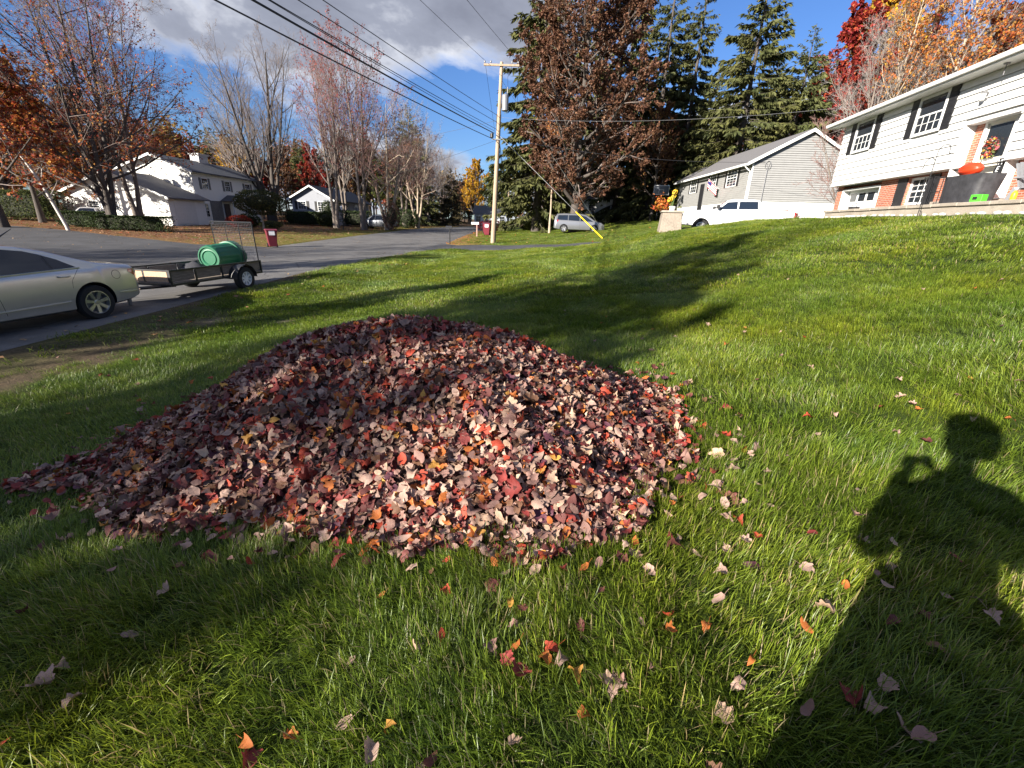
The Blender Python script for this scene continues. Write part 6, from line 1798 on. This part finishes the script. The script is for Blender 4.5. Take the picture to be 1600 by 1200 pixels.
BARE = make_tree(1, 18, .32, BARK_D, TWIG, 4, spreadtrunk=.20, first=.20, l1=(12, .56, .62), up=(.12, .10, .07, .04))
BARE2 = make_tree(2, 18, .26, BARK, TWIG_G, 2, spreadtrunk=.10, first=.24, l1=(18, .56, .85), up=(.11, .08, .04, .02))
PINKT = make_tree(3, 18, .27, BARK, TWIG_R, 2, spreadtrunk=.09, leaves=4000, lsize=.17, lcols=PINK, first=.24, l1=(18, .58, .82), up=(.13, .09, .05, .02))
MAPLE = make_tree(4, 18, .21, BARK_D, TWIG, 3, leaves=46000, lsize=.16, lcols=ORANGE, lband=([0, .25, .5, .75, 1], [1, 1, .45, .09, .05]), spreadtrunk=.13, first=.12, l1=(19, .60, .95), up=(.03, .03, .0, -.02))
ORMAP = make_tree(5, 14, .22, BARK_D, TWIG, 1, leaves=42000, lsize=.19, lcols=ORANGE, first=.2, l1=(22, .52, .9), up=(.06, .05, .02, 0))
SPREAD = make_tree(6, 12, .26, BARK_T, TWIG_R, 3, leaves=2200, lsize=.16, lcols=BROWNL, spreadtrunk=.22, first=.26, l1=(10, .62, .85), up=(.05, .05, .02, -.01), wob=.12)
BEECH = make_tree(7, 26, .46, BARK_D, TWIG, 1, leaves=240000, lsize=.20, lcols=BROWNL, lband=([0, .06, .7, 1], [.7, 1, 1, .5]), first=.11, l1=(54, .33, 1.1), up=(.06, .03, 0, -.03), sh=.30)
YELT = make_tree(8, 14, .22, BARK_D, TWIG, 1, leaves=40000, lsize=.25, lcols=YELL, first=.16, l1=(26, .44, .8), up=(.12, .08, .03, 0), fine=False)
REDT = make_tree(9, 14, .22, BARK_D, TWIG, 1, leaves=34000, lsize=.23, lcols=REDL, first=.2, l1=(22, .46, .8), up=(.12, .08, .03, 0), fine=False)
GRNT = make_tree(10, 15, .25, BARK_D, TWIG, 1, leaves=42000, lsize=.26, lcols=GREENL, first=.18, l1=(24, .46, .85), up=(.08, .06, .02, 0), fine=False)
BRNT = make_tree(11, 15, .24, BARK_D, TWIG, 1, leaves=32000, lsize=.23, lcols=BROWNL + [(.30, .16, .05)], first=.2, l1=(22, .46, .85), up=(.10, .06, .02, 0), fine=False)
TALLB = make_tree(12, 24, .24, BARK_T, TWIG_G, 1, leaves=5200, lsize=.26, lcols=[(.45, .16, .03), (.36, .10, .03), (.42, .22, .05)], lband=([0, .45, .6, 1], [0, .2, 1, 1]), first=.38, l1=(20, .34, .7), up=(.16, .10, .05, .02))
SPR = [make_spruce(20, 26, 5.4), make_spruce(21, 26, 4.6, .9, .85, .45), make_spruce(22, 20, 5.2, 1.1, 1.0, .3)]
BROWNSP = make_spruce(23, 14, 4.2, .9, 1.0, .2, .45)

# left side
MAPL = 'maples along the left yards'
tree_at(MAPLE, 18, 'maple_tree', 'large orange and red maple with several trunks before the white garage', 172, 37.0, -75, .4, wide=1.0)
tree_at(ORMAP, 14, 'maple_tree', 'dense orange maple at the left end of the clipped hedge', -5, 33.0, -20, 1.2, wide=1.15)
tree_at(ORMAP, 14, 'maple_tree', 'small orange maple beside the leaning pale trunk', 60, 40.0, 95, 3.2, wide=1.1)
tree_at(PINKT, 18, 'maple_tree', 'thin bare maple with few red leaves rising over the white garage', 215, 41.0, -40, 3.9, wide=.8)
tree_at(BARE, 18, 'bare_tree', 'dark multi trunked leafless tree behind the white house', 425, 62.0, 88, 0.3, wide=1.02)
tree_at(BARE2, 18, 'bare_tree', 'slender grey leafless tree right of the chimney', 385, 66.0, 120, 1.0, wide=.9)
tree_at(PINKT, 18, 'maple_tree', 'grey trunked maple with pinkish red leaf buds before the ranch', 567, 55.0, 68, 0.9, wide=.82)
tree_at(PINKT, 18, 'maple_tree', 'dark trunked maple with sparse pink leaves at the ranch corner', 524, 55.5, 72, 2.6, wide=.72)
tree_at(BARE2, 18, 'bare_tree', 'thin leafless tree between the two pink maples', 541, 63.0, 110, 4.0, wide=.7)
tree_at(SPREAD, 12, 'crab_tree', 'spreading tan multi stemmed tree with twisting limbs at the road', 606, 57.5, 170, .2, wide=.95)
tree_at(SPREAD, 12, 'crab_tree', 'dark low crab tree with arching limbs beyond the tan tree', 652, 68.0, 212, 2.2, wide=.85)
tree_at(BARE2, 18, 'bare_tree', 'tall leafless tree behind the tan multi stemmed tree', 632, 72.0, 150, 2.0, wide=.9)
tree_at(BARE2, 18, 'bare_tree', 'pale leafless tree standing left of the brown conifer', 668, 84.0, 205, 5.0, wide=.95)
tree_at(BARE2, 18, 'bare_tree', 'faint leafless tree beyond the bend of the road', 690, 105.0, 232, .7, wide=1.0)
tree_at(SPR[2], 20, 'pine_tree', 'green pine rising behind the bare trees', 645, 84.0, 163, 0, wide=1.05)
tree_at(SPR[2], 20, 'pine_tree', 'green pine behind the ranch roof', 480, 92.0, 215, 1, wide=1.1)
tree_at(BROWNSP, 14, 'spruce_tree', 'brownish spruce at the bend of the road', 706, 88.0, 262, 0, wide=1.0)
tree_at(BROWNSP, 14, 'spruce_tree', 'small dark spruce left of the brownish one', 680, 95.0, 290, 2, wide=1.0)
tree_at(YELT, 14, 'maple_tree', 'bright golden yellow tree beyond the bend', 744, 100.0, 250, 0, wide=.95)
tree_at(GRNT, 15, 'oak_tree', 'green leafed oak behind the utility pole', 806, 96.0, 236, 1, wide=1.0)
tree_at(GRNT, 15, 'oak_tree', 'green oak behind the pale blue house', 772, 112.0, 262, 2.4, wide=1.0)
BG = 'background trees behind the left houses'
for i, (ms, hm, u, y, vt, lab) in enumerate(((YELT, 14, 378, 74, 215, 'yellow tree behind the white house chimney'), (REDT, 14, 412, 76, 240, 'crimson tree behind the bare dark tree'), (BRNT, 15, 450, 84, 232, 'brown leafed tree left of the ranch gable'),
     (REDT, 14, 500, 82, 235, 'dark red tree above the ranch roof'), (BRNT, 15, 545, 86, 215, 'russet brown tree right of the ranch roof'), (YELT, 14, 352, 88, 225, 'golden tree far behind the white house'), (GRNT, 15, 585, 88, 240, 'olive green tree behind the parked grey car'),
     (BRNT, 15, 620, 100, 235, 'brown tree behind the tan multi stemmed tree'), (REDT, 14, 300, 80, 215, 'red orange tree behind the white house roof'), (ORMAP, 14, 250, 70, 190, 'orange tree over the garage ridge'), (GRNT, 15, 20, 55, 120, 'dark green tree behind the orange maple'),
     (GRNT, 15, 80, 60, 150, 'green tree behind the small orange maple'), (BRNT, 15, 150, 70, 140, 'brown tree behind the garage'), (BRNT, 15, 665, 112, 262, 'brown tree beyond the dark crab tree'), (YELT, 14, 640, 118, 245, 'dull gold tree deep in the wood'), (BRNT, 15, 720, 125, 285, 'brown tree left of the golden tree'), (BRNT, 15, 580, 120, 225, 'brown tree far behind the parked grey car'), (BRNT, 15, 480, 115, 225, 'brown wood tree far behind the ranch'), (BRNT, 15, 395, 118, 230, 'brown wood tree far behind the dark tree'))):
    tree_at(ms, hm, 'autumn_tree', lab, u, float(y), vt, i * 1.3, BG, 1.05)
# leaning pale trunk
r = np.random.default_rng(4)
bx, by = xat(97, 34.0), 34.0
tx2, tz2 = atY(-5, 195, 33.5)
P, R = np.array([[(bx, by, gz(bx, by) - .2), (bx * .97 + tx2 * .03, by, gz(bx, by) + .25), (bx * .5 + tx2 * .5 + .3, by - .2, (gz(bx, by) + tz2) / 2), (tx2, 33.5, tz2)]]), np.array([[.13, .11, .085, .05]])
P1, R1 = grow_level(r, P, R, 9, .35, .8, 5, .12, .08, .45, 1, .5, .3, .012); P2, R2 = grow_level(r, P1, R1, 6, .5, .7, 4, .05, .12, .2, 1, .6, .4, .009)
o = thing('leaning_birch', 'slim pale leaning trunk beside the clipped hedge', 'tree', (bx, by, gz(bx, by)))
V, q = join_np([tubes_np(P, R, 8), tubes_np(P1, R1, 4)]); onp('trunk', o, V=V - np.array([bx, by, gz(bx, by)]), quads=q, mat=mat('pale_bark', (.50, .45, .40), .85, .25, 8), smooth=True)
V, q = tubes_np(P2, R2, 3); onp('crown', o, V=V - np.array([bx, by, gz(bx, by)]), quads=q, mat=TWIG, smooth=True)
# right side
tree_at(BEECH, 26, 'beech_tree', 'huge copper beech with brown leaves beside the utility pole', 897, 49.5, -110, .5, wide=1.0)
tree_at(TALLB, 24, 'bare_tree', 'pale trunked tree just left of the copper beech trunk', 859, 51.0, 120, 1.5, wide=.7)
SP = 'tall spruces behind the houses'
for i, (k, hm, u, y, vt, wd, lab) in enumerate(((0, 26, 838, 57, -130, 1.12, 'tall dark spruce left of the copper beech crown'), (1, 26, 960, 66, -120, 1.1, 'tall spruce hidden behind the copper beech crown'), (1, 26, 1010, 62, -95, 1.0, 'narrow drooping spruce right of the copper beech'), (1, 26, 1052, 60, -70, .95, 'narrow spruce with hanging sprays above the grey house'),
      (0, 26, 1132, 53, -95, 1.15, 'tallest full spruce above the grey roof'), (2, 20, 1205, 52, 35, 1.1, 'broad spruce leaning over the grey house gable'), (2, 20, 1085, 58, 110, 1.1, 'lower spruce filling the gap behind the pale snag'), (2, 20, 1165, 64, 75, 1.1, 'lower spruce between the two tall ones'), (0, 26, 905, 72, -60, 1.1, 'spruce deep behind the copper beech'), (2, 20, 1000, 70, 120, 1.2, 'low spruce behind the basketball hoop'), (2, 20, 1045, 72, 140, 1.2, 'low spruce behind the grey house corner'))):
    tree_at(SPR[k], hm, 'spruce_tree', lab, u, float(y), vt, i * .9, SP, wd)
tree_at(BRNT, 15, 'autumn_tree', 'rusty brown tree low behind the basketball hoop', 1015, 58.0, 165, 1.0, wide=1.0)
tree_at(BRNT, 15, 'autumn_tree', 'rusty brown tree beside the grey house far corner', 1050, 62.0, 185, 2.0, wide=1.0)
AU = 'autumn trees behind the white house'
for i, (ms, hm, u, y, vt, wd, lab) in enumerate(((REDT, 14, 1262, 62, 18, 1.0, 'scarlet maple right of the broad spruce'), (YELT, 14, 1305, 66, -35, 1.0, 'golden yellow maple above the scarlet one'), (REDT, 14, 1285, 54, 95, .9, 'red maple low behind the grey gable'), (TALLB, 24, 1338, 46, -70, .85, 'tall bare tree with tan trunk behind the white house corner'),
      (TALLB, 24, 1362, 50, -60, .85, 'slender bare tree beside the tan trunk'), (TALLB, 24, 1412, 44, -90, .9, 'forked bare tree above the white eave'), (BARE2, 18, 1440, 48, -60, .9, 'grey bare tree behind the white roof'), (ORMAP, 14, 1500, 46, -40, .9, 'orange maple above the white roof'), (TALLB, 24, 1515, 40, -120, .9, 'pale limbed tree with orange leaves over the roof'),
      (TALLB, 24, 1560, 38, -140, .9, 'tan trunked tree with orange leaves near the roof ridge'), (BRNT, 15, 1600, 42, -60, 1.0, 'russet tree over the end of the roof'), (BRNT, 15, 1380, 60, 70, 1.1, 'brown tree low behind the white roof'), (BRNT, 15, 1470, 58, 20, 1.1, 'brown tree beyond the orange maple'), (BARE2, 18, 1318, 48, 20, .8, 'bare tree with fine twigs behind the grey gable'), (REDT, 14, 1340, 66, 60, 1.0, 'dark red tree deep behind the white corner'))):
    tree_at(ms, hm, 'autumn_tree', lab, u, float(y), vt, i * 1.7, AU, wd, base=3.0)
# pale broken snag in front of the spruces
sx, sy = xat(1096, 55.0), 55.0
sz_ = gz(sx, sy)
P, R = trunk_line(atY(1102, 172, sy)[1] - sz_, .17, (.015, 0), .01, 9, r, .55)
P1, R1 = grow_level(r, P, R, 10, .16, 1.2, 4, -.05, .12, .3, .95, .35, .2, .02)
V, q = join_np([tubes_np(P, R, 9), tubes_np(P1, R1, 4)])
o = thing('dead_snag', 'pale broken dead trunk in front of the spruces', 'tree', (sx, sy, sz_)); onp('trunk', o, V=V, quads=q, mat=mat('pale_dead_wood', (.36, .30, .25), .9, .25, 6), smooth=True)
# bare shrub behind the white house corner
SHR = make_tree(31, 4.2, .05, BARK, TWIG_R, 6, spreadtrunk=.42, first=.15, l1=(8, .45, .6), up=(.05, .04, .03, 0), fine=False)
x, y = st2xy(25.9, 12.4); plant(SHR, 'bare_shrub', 'leafless shrub with thin twigs between the white and grey houses', (x, y, gz(x, y) - .05), .4, 1.05, 'shrub')
# ------------------------------------------------------------------ hedges and bushes
HEDGE_IN = mat('hedge_inside', (.022, .024, .014), .95, .4, 12, .5, 30)
def bush_mesh(seed, dims, n, size, cols, boxy=.0):
    r = np.random.default_rng(seed)
    d = r.normal(0, 1, (n, 3)); d /= np.linalg.norm(d, axis=1, keepdims=True)
    if boxy: d = np.sign(d) * np.abs(d) ** (1 - boxy); d /= np.maximum(np.abs(d).max(1, keepdims=True) * boxy + np.linalg.norm(d, axis=1, keepdims=True) * (1 - boxy), 1e-6)
    if boxy:
        A_ = np.array([dims[1] * dims[2], dims[0] * dims[2], dims[0] * dims[1]]); fc = r.choice(3, n, p=A_ / A_.sum())
        d = r.uniform(-1, 1, (n, 3)); d[np.arange(n), fc] = r.choice([-1, 1], n)
        d[:, 2] = np.where(d[:, 2] < -.95, .99, d[:, 2])
        d *= 1 - .10 * (np.abs(d).min(1, keepdims=True) > .8)
    rad = r.uniform(.6, 1, n) ** .4 if not boxy else 1 - .28 * r.random(n) ** 2
    bmp = .88 + .26 * NZ(d[:, 0] * 3 + seed, d[:, 1] * 3 + d[:, 2] * 2, .6)
    C0 = d * (rad * bmp)[:, None] * np.array(dims) + np.array([0, 0, dims[2] * .95])
    C0[:, 2] = np.maximum(C0[:, 2], .03)
    V, q, c = leaf_quads(r, C0, size, pal(r, n, cols))
    core = MB(); rows = []
    for i in range(9):
        p_ = math.pi * i / 8
        for j in range(14):
            a = 2 * math.pi * j / 14
            e = np.array([math.sin(p_) * math.cos(a), math.sin(p_) * math.sin(a), math.cos(p_)])
            if boxy: e = np.sign(e) * np.abs(e) ** (1 - boxy); e = e / max(np.abs(e).max() * boxy + np.linalg.norm(e) * (1 - boxy), 1e-6)
            e = e * np.array(dims) * (.82 if boxy else .6) + np.array([0, 0, dims[2] * .95]); e[2] = max(e[2], -.05); rows.append(e)
    core.add(rows, [(i * 14 + j, i * 14 + (j + 1) % 14, (i + 1) * 14 + (j + 1) % 14, (i + 1) * 14 + j) for i in range(8) for j in range(14)])
    return {'stems': core.mesh('stems', HEDGE_IN, True), 'foliage': mknp('foliage', V, quads=q, mat=FOLI, col=c)}
def bush(name, label, u, y, dims, n, size, cols, boxy=0, seed=1, rz=0, cat='bush', group=None, x=None):
    x = xat(u, y) if x is None else x
    return plant(bush_mesh(seed, dims, n, size, cols, boxy), name, label, (x, y, gz(x, y)), rz, 1, cat, group)
bush('clipped_hedge', 'long low clipped hedge in front of the orange maple', 198, 36.2, (3.1, .55, .55), 9000, .10, DKGREEN, .75, 1, .05, 'hedge')
bush('clipped_hedge', 'low clipped hedge hiding the white sedan', 125, 37.5, (1.7, .6, .6), 6000, .10, DKGREEN, .7, 2, 0, 'hedge')
bush('clipped_hedge', 'tall rounded hedge at the left edge behind the car', 22, 42.0, (4.2, 1.2, 1.25), 14000, .12, [(.10, .11, .03), (.05, .07, .02), (.03, .045, .015)], .6, 3, 0, 'hedge')
bush('clipped_hedge', 'dark hedge before the ranch gable wall', 478, 59.5, (3.1, 1.0, .8), 8000, .13, DKGREEN, .6, 4, 0, 'hedge')
bush('rounded_bush', 'round yellow green bush right of the dark hedge', 508, 58.5, (1.15, 1.1, .95), 2600, .13, [(.09, .10, .03), (.05, .07, .02), (.03, .05, .015)], 0, 5)
bush('rounded_bush', 'tall dark conical bush against the ranch wall', 513, 60.8, (.8, .8, 1.6), 2400, .13, DKGREEN, 0, 6)
bush('rounded_bush', 'dark bush beneath the ranch front windows', 556, 63.0, (2.0, 1.1, 1.0), 2600, .14, DKGREEN, .3, 7)
bush('rounded_bush', 'dark round bush under the crab tree', 637, 66.0, (1.6, 1.4, 1.3), 2600, .15, DKGREEN, 0, 8)
bush('red_bush', 'low crimson bush before the porch of the white house', 372, 47.5, (1.3, 1.0, .6), 2200, .13, REDL, 0, 9)
bush('rounded_bush', 'dark bush beside the porch of the white house', 388, 49.5, (1.2, 1.0, .7), 2000, .13, DKGREEN, 0, 10)
bush('rounded_bush', 'low olive bush by the kerbside trash cart', 421, 48.0, (1.1, .9, .4), 1600, .12, [(.13, .13, .05), (.08, .09, .03)], 0, 11)
bush('red_bush', 'dark red bush behind the maroon trash carts', 770, 62.0, (2.4, 1.2, .7), 2600, .14, [(.13, .02, .025), (.08, .015, .02)], 0, 12)
bush('red_bush', 'small russet bush on the slope by the grey house wall', 0, 29.5, (.75, .6, .55), 1500, .10, [(.26, .07, .06), (.18, .05, .05), (.3, .16, .1)], 0, 13, x=xat(1224, 29.5))
bush('thicket_bush', 'reddish brown thicket at the foot of the tan tree', 612, 57.0, (1.1, .9, 1.7), 1800, .15, [(.22, .12, .09), (.16, .09, .07)], 0, 14)
# clipped mushroom shaped tree before the white house
mx, my = xat(409, 46.0), 46.0
mz = gz(mx, my)
o = thing('clipped_tree', 'small mushroom shaped dark tree clipped round beside the porch', 'tree', (mx, my, mz))
r = np.random.default_rng(15)
P, R = trunk_line(2.1, .10, (.02, 0), .03, 7, r, .6); P1, R1 = grow_level(r, P, R, 7, .8, .8, 5, .06, .1, .5, .95, .6, .2, .03)
V, q = join_np([tubes_np(P, R, 8), tubes_np(P1, R1, 5)]); onp('trunk', o, V=V, quads=q, mat=BARK_T, smooth=True)
bm_ = bush_mesh(16, (2.35, 2.1, 1.2), 7000, .13, [(.03, .045, .016), (.055, .065, .02), (.10, .085, .03)])
for k, me in bm_.items():
    c = link(bpy.data.objects.new('crown' if k == 'foliage' else 'inner_branches', me), o); c.location = (0, 0, 1.35)
# ------------------------------------------------------------------ trees across the road behind the camera: they throw the long shade over the lawn
def shade_tree(ms, Hm, label, p, q_, H, rz, wide=1.0):
    d = SUN_D[:2] / np.linalg.norm(SUN_D[:2]); nrm_ = np.array([d[1], -d[0]])
    xy_ = d * p + nrm_ * q_
    return plant(ms, 'maple_tree', label, (xy_[0], xy_[1], gz(xy_[0], xy_[1]) - .05), rz, H / Hm * wide, 'tree', 'maples across the road behind the photographer', H / Hm)
HIGHT = make_tree(41, 20, .24, BARK_D, TWIG, 1, leaves=20000, lsize=.26, lcols=BROWNL, first=.56, l1=(24, .30, .85), up=(.08, .06, .02, 0), fine=False)
SHADE = [(BRNT, 15, 'brown leafed maple across the road behind the photographer', -22.0, -4.35, 13.6, .3, .70),
         (GRNT, 15, 'half green maple across the road close behind the brown one', -25.0, -5.2, 12.4, 1.3, .60),
         (GRNT, 15, 'small dense maple across the road beside the brown one', -22.0, -3.0, 8.7, 2.2, .62),
         (HIGHT, 20, 'tall high crowned maple across the road', -27.0, -6.6, 18.5, 2.0, .95),
         (PINKT, 18, 'thin pink budded maple across the road behind the photographer', -33.0, -6.0, 20.0, 2.0, .5),
         (BRNT, 15, 'broad brown maple across the road beside the side street', -19.0, -10.9, 11.0, 4.0, .55),
         (BRNT, 15, 'brown maple at the corner of the side street', -14.0, -21.0, 10.5, 5.0, .8),
         (MAPLE, 18, 'large maple in the yard beyond the side street', -20.0, -27.5, 14.0, 1.0, .8)]
for a in SHADE: shade_tree(*a)

# ------------------------------------------------------------------ the wood far behind the houses: one mass
r = np.random.default_rng(77)
def wood(name, label, n_t, xr, yr, hr, cs, seed, per=900, sz=.62):
    r = np.random.default_rng(seed)
    X = r.uniform(*xr, n_t); Yw = r.uniform(*yr, n_t); Hh = r.uniform(*hr, n_t); Zb = ground(X, Yw)
    tr_ = []
    P = np.stack([np.stack([X, Yw, Zb - .3], -1), np.stack([X + r.normal(0, .3, n_t), Yw, Zb + Hh * .5], -1), np.stack([X + r.normal(0, .6, n_t), Yw, Zb + Hh * .95], -1)], 1)
    R = np.stack([np.full(n_t, .22), np.full(n_t, .15), np.full(n_t, .04)], 1)
    P1, R1 = grow_level(r, P, R, 12, .34, .8, 4, .1, .08, .25, .97, .5, .5, .03)
    V1, q1_ = join_np([tubes_np(P, R, 5), tubes_np(P1, R1, 3)])
    ti = np.repeat(np.arange(n_t), per)
    C0 = np.repeat(P1.reshape(n_t, -1, 3), 1, 0)[ti, r.integers(0, P1.shape[1] * 12, len(ti))] + r.normal(0, .75, (len(ti), 3))
    tint = pal(r, n_t, cs, v=.2)
    V2, q2_, c2 = leaf_quads(r, C0, sz, tint[ti] * r.uniform(.65, 1.3, (len(ti), 1)))
    o = onp(name, V=np.concatenate([V1, V2]), quads=np.concatenate([q1_, q2_ + len(V1)]), mat=[FOLI], col=np.concatenate([np.tile([.10, .08, .065], (len(V1), 1)), c2]))
    return tag(o, label, 'woods', kind='stuff')
WC = [(.16, .09, .05), (.12, .075, .045), (.22, .10, .04), (.07, .075, .025), (.05, .06, .02), (.28, .17, .04), (.2, .06, .035)]
wood('woodland', 'distant autumn wood behind the houses across the road', 90, (-150, -22), (100, 150), (11, 17), WC, 78)
wood('woodland', 'distant autumn wood beyond the bend of the road', 46, (-22, 40), (125, 165), (9, 14), WC, 79)
wood('woodland', 'autumn wood on the rise behind the houses on the right', 60, (30, 110), (62, 110), (11, 17), WC, 80)
wood('woodland', 'brown wood left of the orange maples', 40, (-110, -50), (48, 95), (9, 14), WC, 81)
# ------------------------------------------------------------------ the photographer (behind the lens; throws the shadow on the lawn)
def skin_figure(name, joints, edges, mt, parent, root_i=0, sub=2):
    me = bpy.data.meshes.new(name); me.from_pydata([j[:3] for j in joints], edges, [])
    o = bpy.data.objects.new(name, me); COL.objects.link(o)
    md = o.modifiers.new('skin', 'SKIN'); sb = o.modifiers.new('sub', 'SUBSURF'); sb.levels = sub; sb.render_levels = sub
    me.skin_vertices  # created with the modifier's layer below
    sv = me.skin_vertices[0].data if len(me.skin_vertices) else None
    if sv is None:
        bm = bmesh.new(); bm.from_mesh(me); bm.verts.layers.skin.verify(); bm.to_mesh(me); bm.free(); sv = me.skin_vertices[0].data
    for i, j in enumerate(joints):
        sv[i].radius = (j[3], j[4] if len(j) > 4 else j[3]); sv[i].use_root = (i == root_i)
    dg = bpy.context.evaluated_depsgraph_get(); dg.update()
    nm = bpy.data.meshes.new_from_object(o.evaluated_get(dg)); bpy.data.objects.remove(o)
    nm.materials.clear(); nm.materials.append(mt); nm.polygons.foreach_set('use_smooth', [True] * len(nm.polygons))
    return link(bpy.data.objects.new(name, nm), parent)
PX, PY = .02, -.30
pzz = gz(PX, PY)
ps = thing('person', 'person in a dark coat standing on the lawn holding up a phone', 'person', (PX, PY, pzz))
SZ = 1.0
# coordinates relative to the feet
ph = np.array([-PX, -PY, CZ - pzz])          # lens of the phone, seen from the feet
hz = 1.70
J = [(0, 0, .98, .165, .13), (0, 0, 1.15, .16, .125), (0, .01, 1.36, .21, .14), (0, .01, 1.52, .14, .10), (-.01, .02, 1.62, .062), (0, .03, 1.79, .06),
     (.23, 0, 1.50, .095), (.36, .06, 1.24, .08), (ph[0] + .20, ph[1] - .13, ph[2] - .16, .062), (ph[0] + .105, ph[1] - .045, ph[2] - .06, .034),
     (-.23, 0, 1.50, .095), (-.36, .02, 1.26, .08), (ph[0] - .14, ph[1] - .14, ph[2] - .17, .062), (ph[0] - .075, ph[1] - .045, ph[2] - .07, .034),
     (.10, 0, .90, .10), (.13, .01, .50, .072), (.14, -.02, .09, .05), (.15, .16, .04, .045), (-.10, 0, .90, .10), (-.13, .01, .50, .072), (-.15, -.02, .09, .05), (-.17, .16, .04, .045)]
Ed = [(0, 1), (1, 2), (2, 3), (3, 4), (4, 5), (3, 6), (6, 7), (7, 8), (8, 9), (3, 10), (10, 11), (11, 12), (12, 13), (0, 14), (14, 15), (15, 16), (16, 17), (0, 18), (18, 19), (19, 20), (20, 21)]
skin_figure('body', J, Ed, COAT, ps)
# flared coat skirt
m = MB(); m.lathe([(.23, 1.14), (.26, .95), (.30, .72), (.33, .50)], n=24, cap=False); co_ = m.obj('coat_skirt', COAT, ps, True); co_.scale = (1.08, .8, 1)
# head with face, ears, hair
hc = np.array([0.0, .03, 1.89])
Vv = []; Fv = []
for i in range(17):
    p_ = math.pi * i / 16
    for j in range(28):
        a = 2 * math.pi * j / 28
        x, y, z = math.sin(p_) * math.cos(a), math.sin(p_) * math.sin(a), math.cos(p_)
        jaw = 1 - .28 * max(0, -z) ** 1.3
        X, Y, Zc = .078 * x * jaw, .098 * y * (jaw * .5 + .5), .118 * z
        if y > .75 and abs(x) < .35:
            if -.25 < z < .12: Y += .022 * (1 - abs(x) / .35) * (1 - abs(z + .12) / .25)
            if .12 <= z < .3 and .1 < abs(x): Y -= .006
        Vv.append(hc + (X, Y, Zc))
for i in range(16):
    for j in range(28): Fv.append((i * 28 + j, i * 28 + (j + 1) % 28, (i + 1) * 28 + (j + 1) % 28, (i + 1) * 28 + j))
MB().add(Vv, Fv).obj('head', SKIN, ps, True)
for sd in (1, -1):
    MB().lathe([(.004, -.014), (.012, -.008), (.014, 0), (.012, .008), (.004, .014)], hc + (sd * .03, .088, .012), (0, 1, 0), 10).obj('eye', WHITE_TRIM, ps, True)
    MB().lathe([(.006, -.012), (.026, -.006), (.03, 0), (.024, .008), (.01, .01)], hc + (sd * .08, -.002, -.005), (sd, .25, 0), 12).obj('ear', SKIN, ps, True)
MB().tube([hc + (-.026, .088, -.062), hc + (0, .094, -.060), hc + (.026, .088, -.062)], [.004, .008, .004], 6).obj('mouth', mat('lips', (.4, .15, .13), .5, .05), ps, True)
r = np.random.default_rng(6); Vv = []; Fv = []
for i in range(13):
    p_ = math.pi * .72 * i / 12
    for j in range(28):
        a = 2 * math.pi * j / 28
        x, y, z = math.sin(p_) * math.cos(a), math.sin(p_) * math.sin(a), math.cos(p_)
        f = 1.42 + .05 * math.sin(5 * a + i) + r.normal(0, .012)
        if y > .35 and z < .42: f = .93
        Vv.append(hc + (.088 * x * f * 1.1, .105 * y * f - .012, .125 * z * f))
for i in range(12):
    for j in range(28): Fv.append((i * 28 + j, i * 28 + (j + 1) % 28, (i + 1) * 28 + (j + 1) % 28, (i + 1) * 28 + j))
MB().add(Vv, Fv).obj('hair', HAIR, ps, True)
# hands: palm and five fingers each, closed on the phone's long edges
def hand(sd, c):
    c = np.array(c)
    joints = [(c[0], c[1], c[2], .026, .02), (c[0] - sd * .025, c[1] + .012, c[2] + .03, .028, .016)]; ed = [(0, 1)]
    for k, (dz, l) in enumerate(((.055, .030), (.038, .034), (.02, .032), (.002, .026))):
        b0 = len(joints)
        joints += [(c[0] - sd * .012, c[1] + .022, c[2] + dz, .0095), (c[0] - sd * .028, c[1] + .034, c[2] + dz + .004, .009), (c[0] - sd * (.030 + l), c[1] + .034, c[2] + dz + .006, .008)]
        ed += [(1, b0), (b0, b0 + 1), (b0 + 1, b0 + 2)]
    b0 = len(joints)
    joints += [(c[0] - sd * .028, c[1] - .004, c[2] + .012, .011), (c[0] - sd * .052, c[1] - .006, c[2] + .035, .010), (c[0] - sd * .066, c[1] - .004, c[2] + .055, .0085)]
    ed += [(0, b0), (b0, b0 + 1), (b0 + 1, b0 + 2)]
    skin_figure('hand', joints, ed, SKIN, ps, 0, 1)
hand(1, (ph[0] + .10, ph[1] - .042, ph[2] - .05)); hand(-1, (ph[0] - .07, ph[1] - .042, ph[2] - .06))
phn = thing('smartphone', 'black smartphone held upright in both hands of the photographer', 'phone', (0, -.022, CZ))
MB().box((-.058, -.008, -.130), (.016, 0, .018)).obj('phone_body', BLACK_M, phn, bevel=.002)
MB().box((-.055, -.0092, -.127), (.013, -.0082, .015)).obj('screen', CAR_GLASS, phn)
MB().lathe([(.007, 0), (.007, .003)], (0, 0, 0), (0, 1, 0), 14).obj('lens_ring', GREY_STEEL, phn)
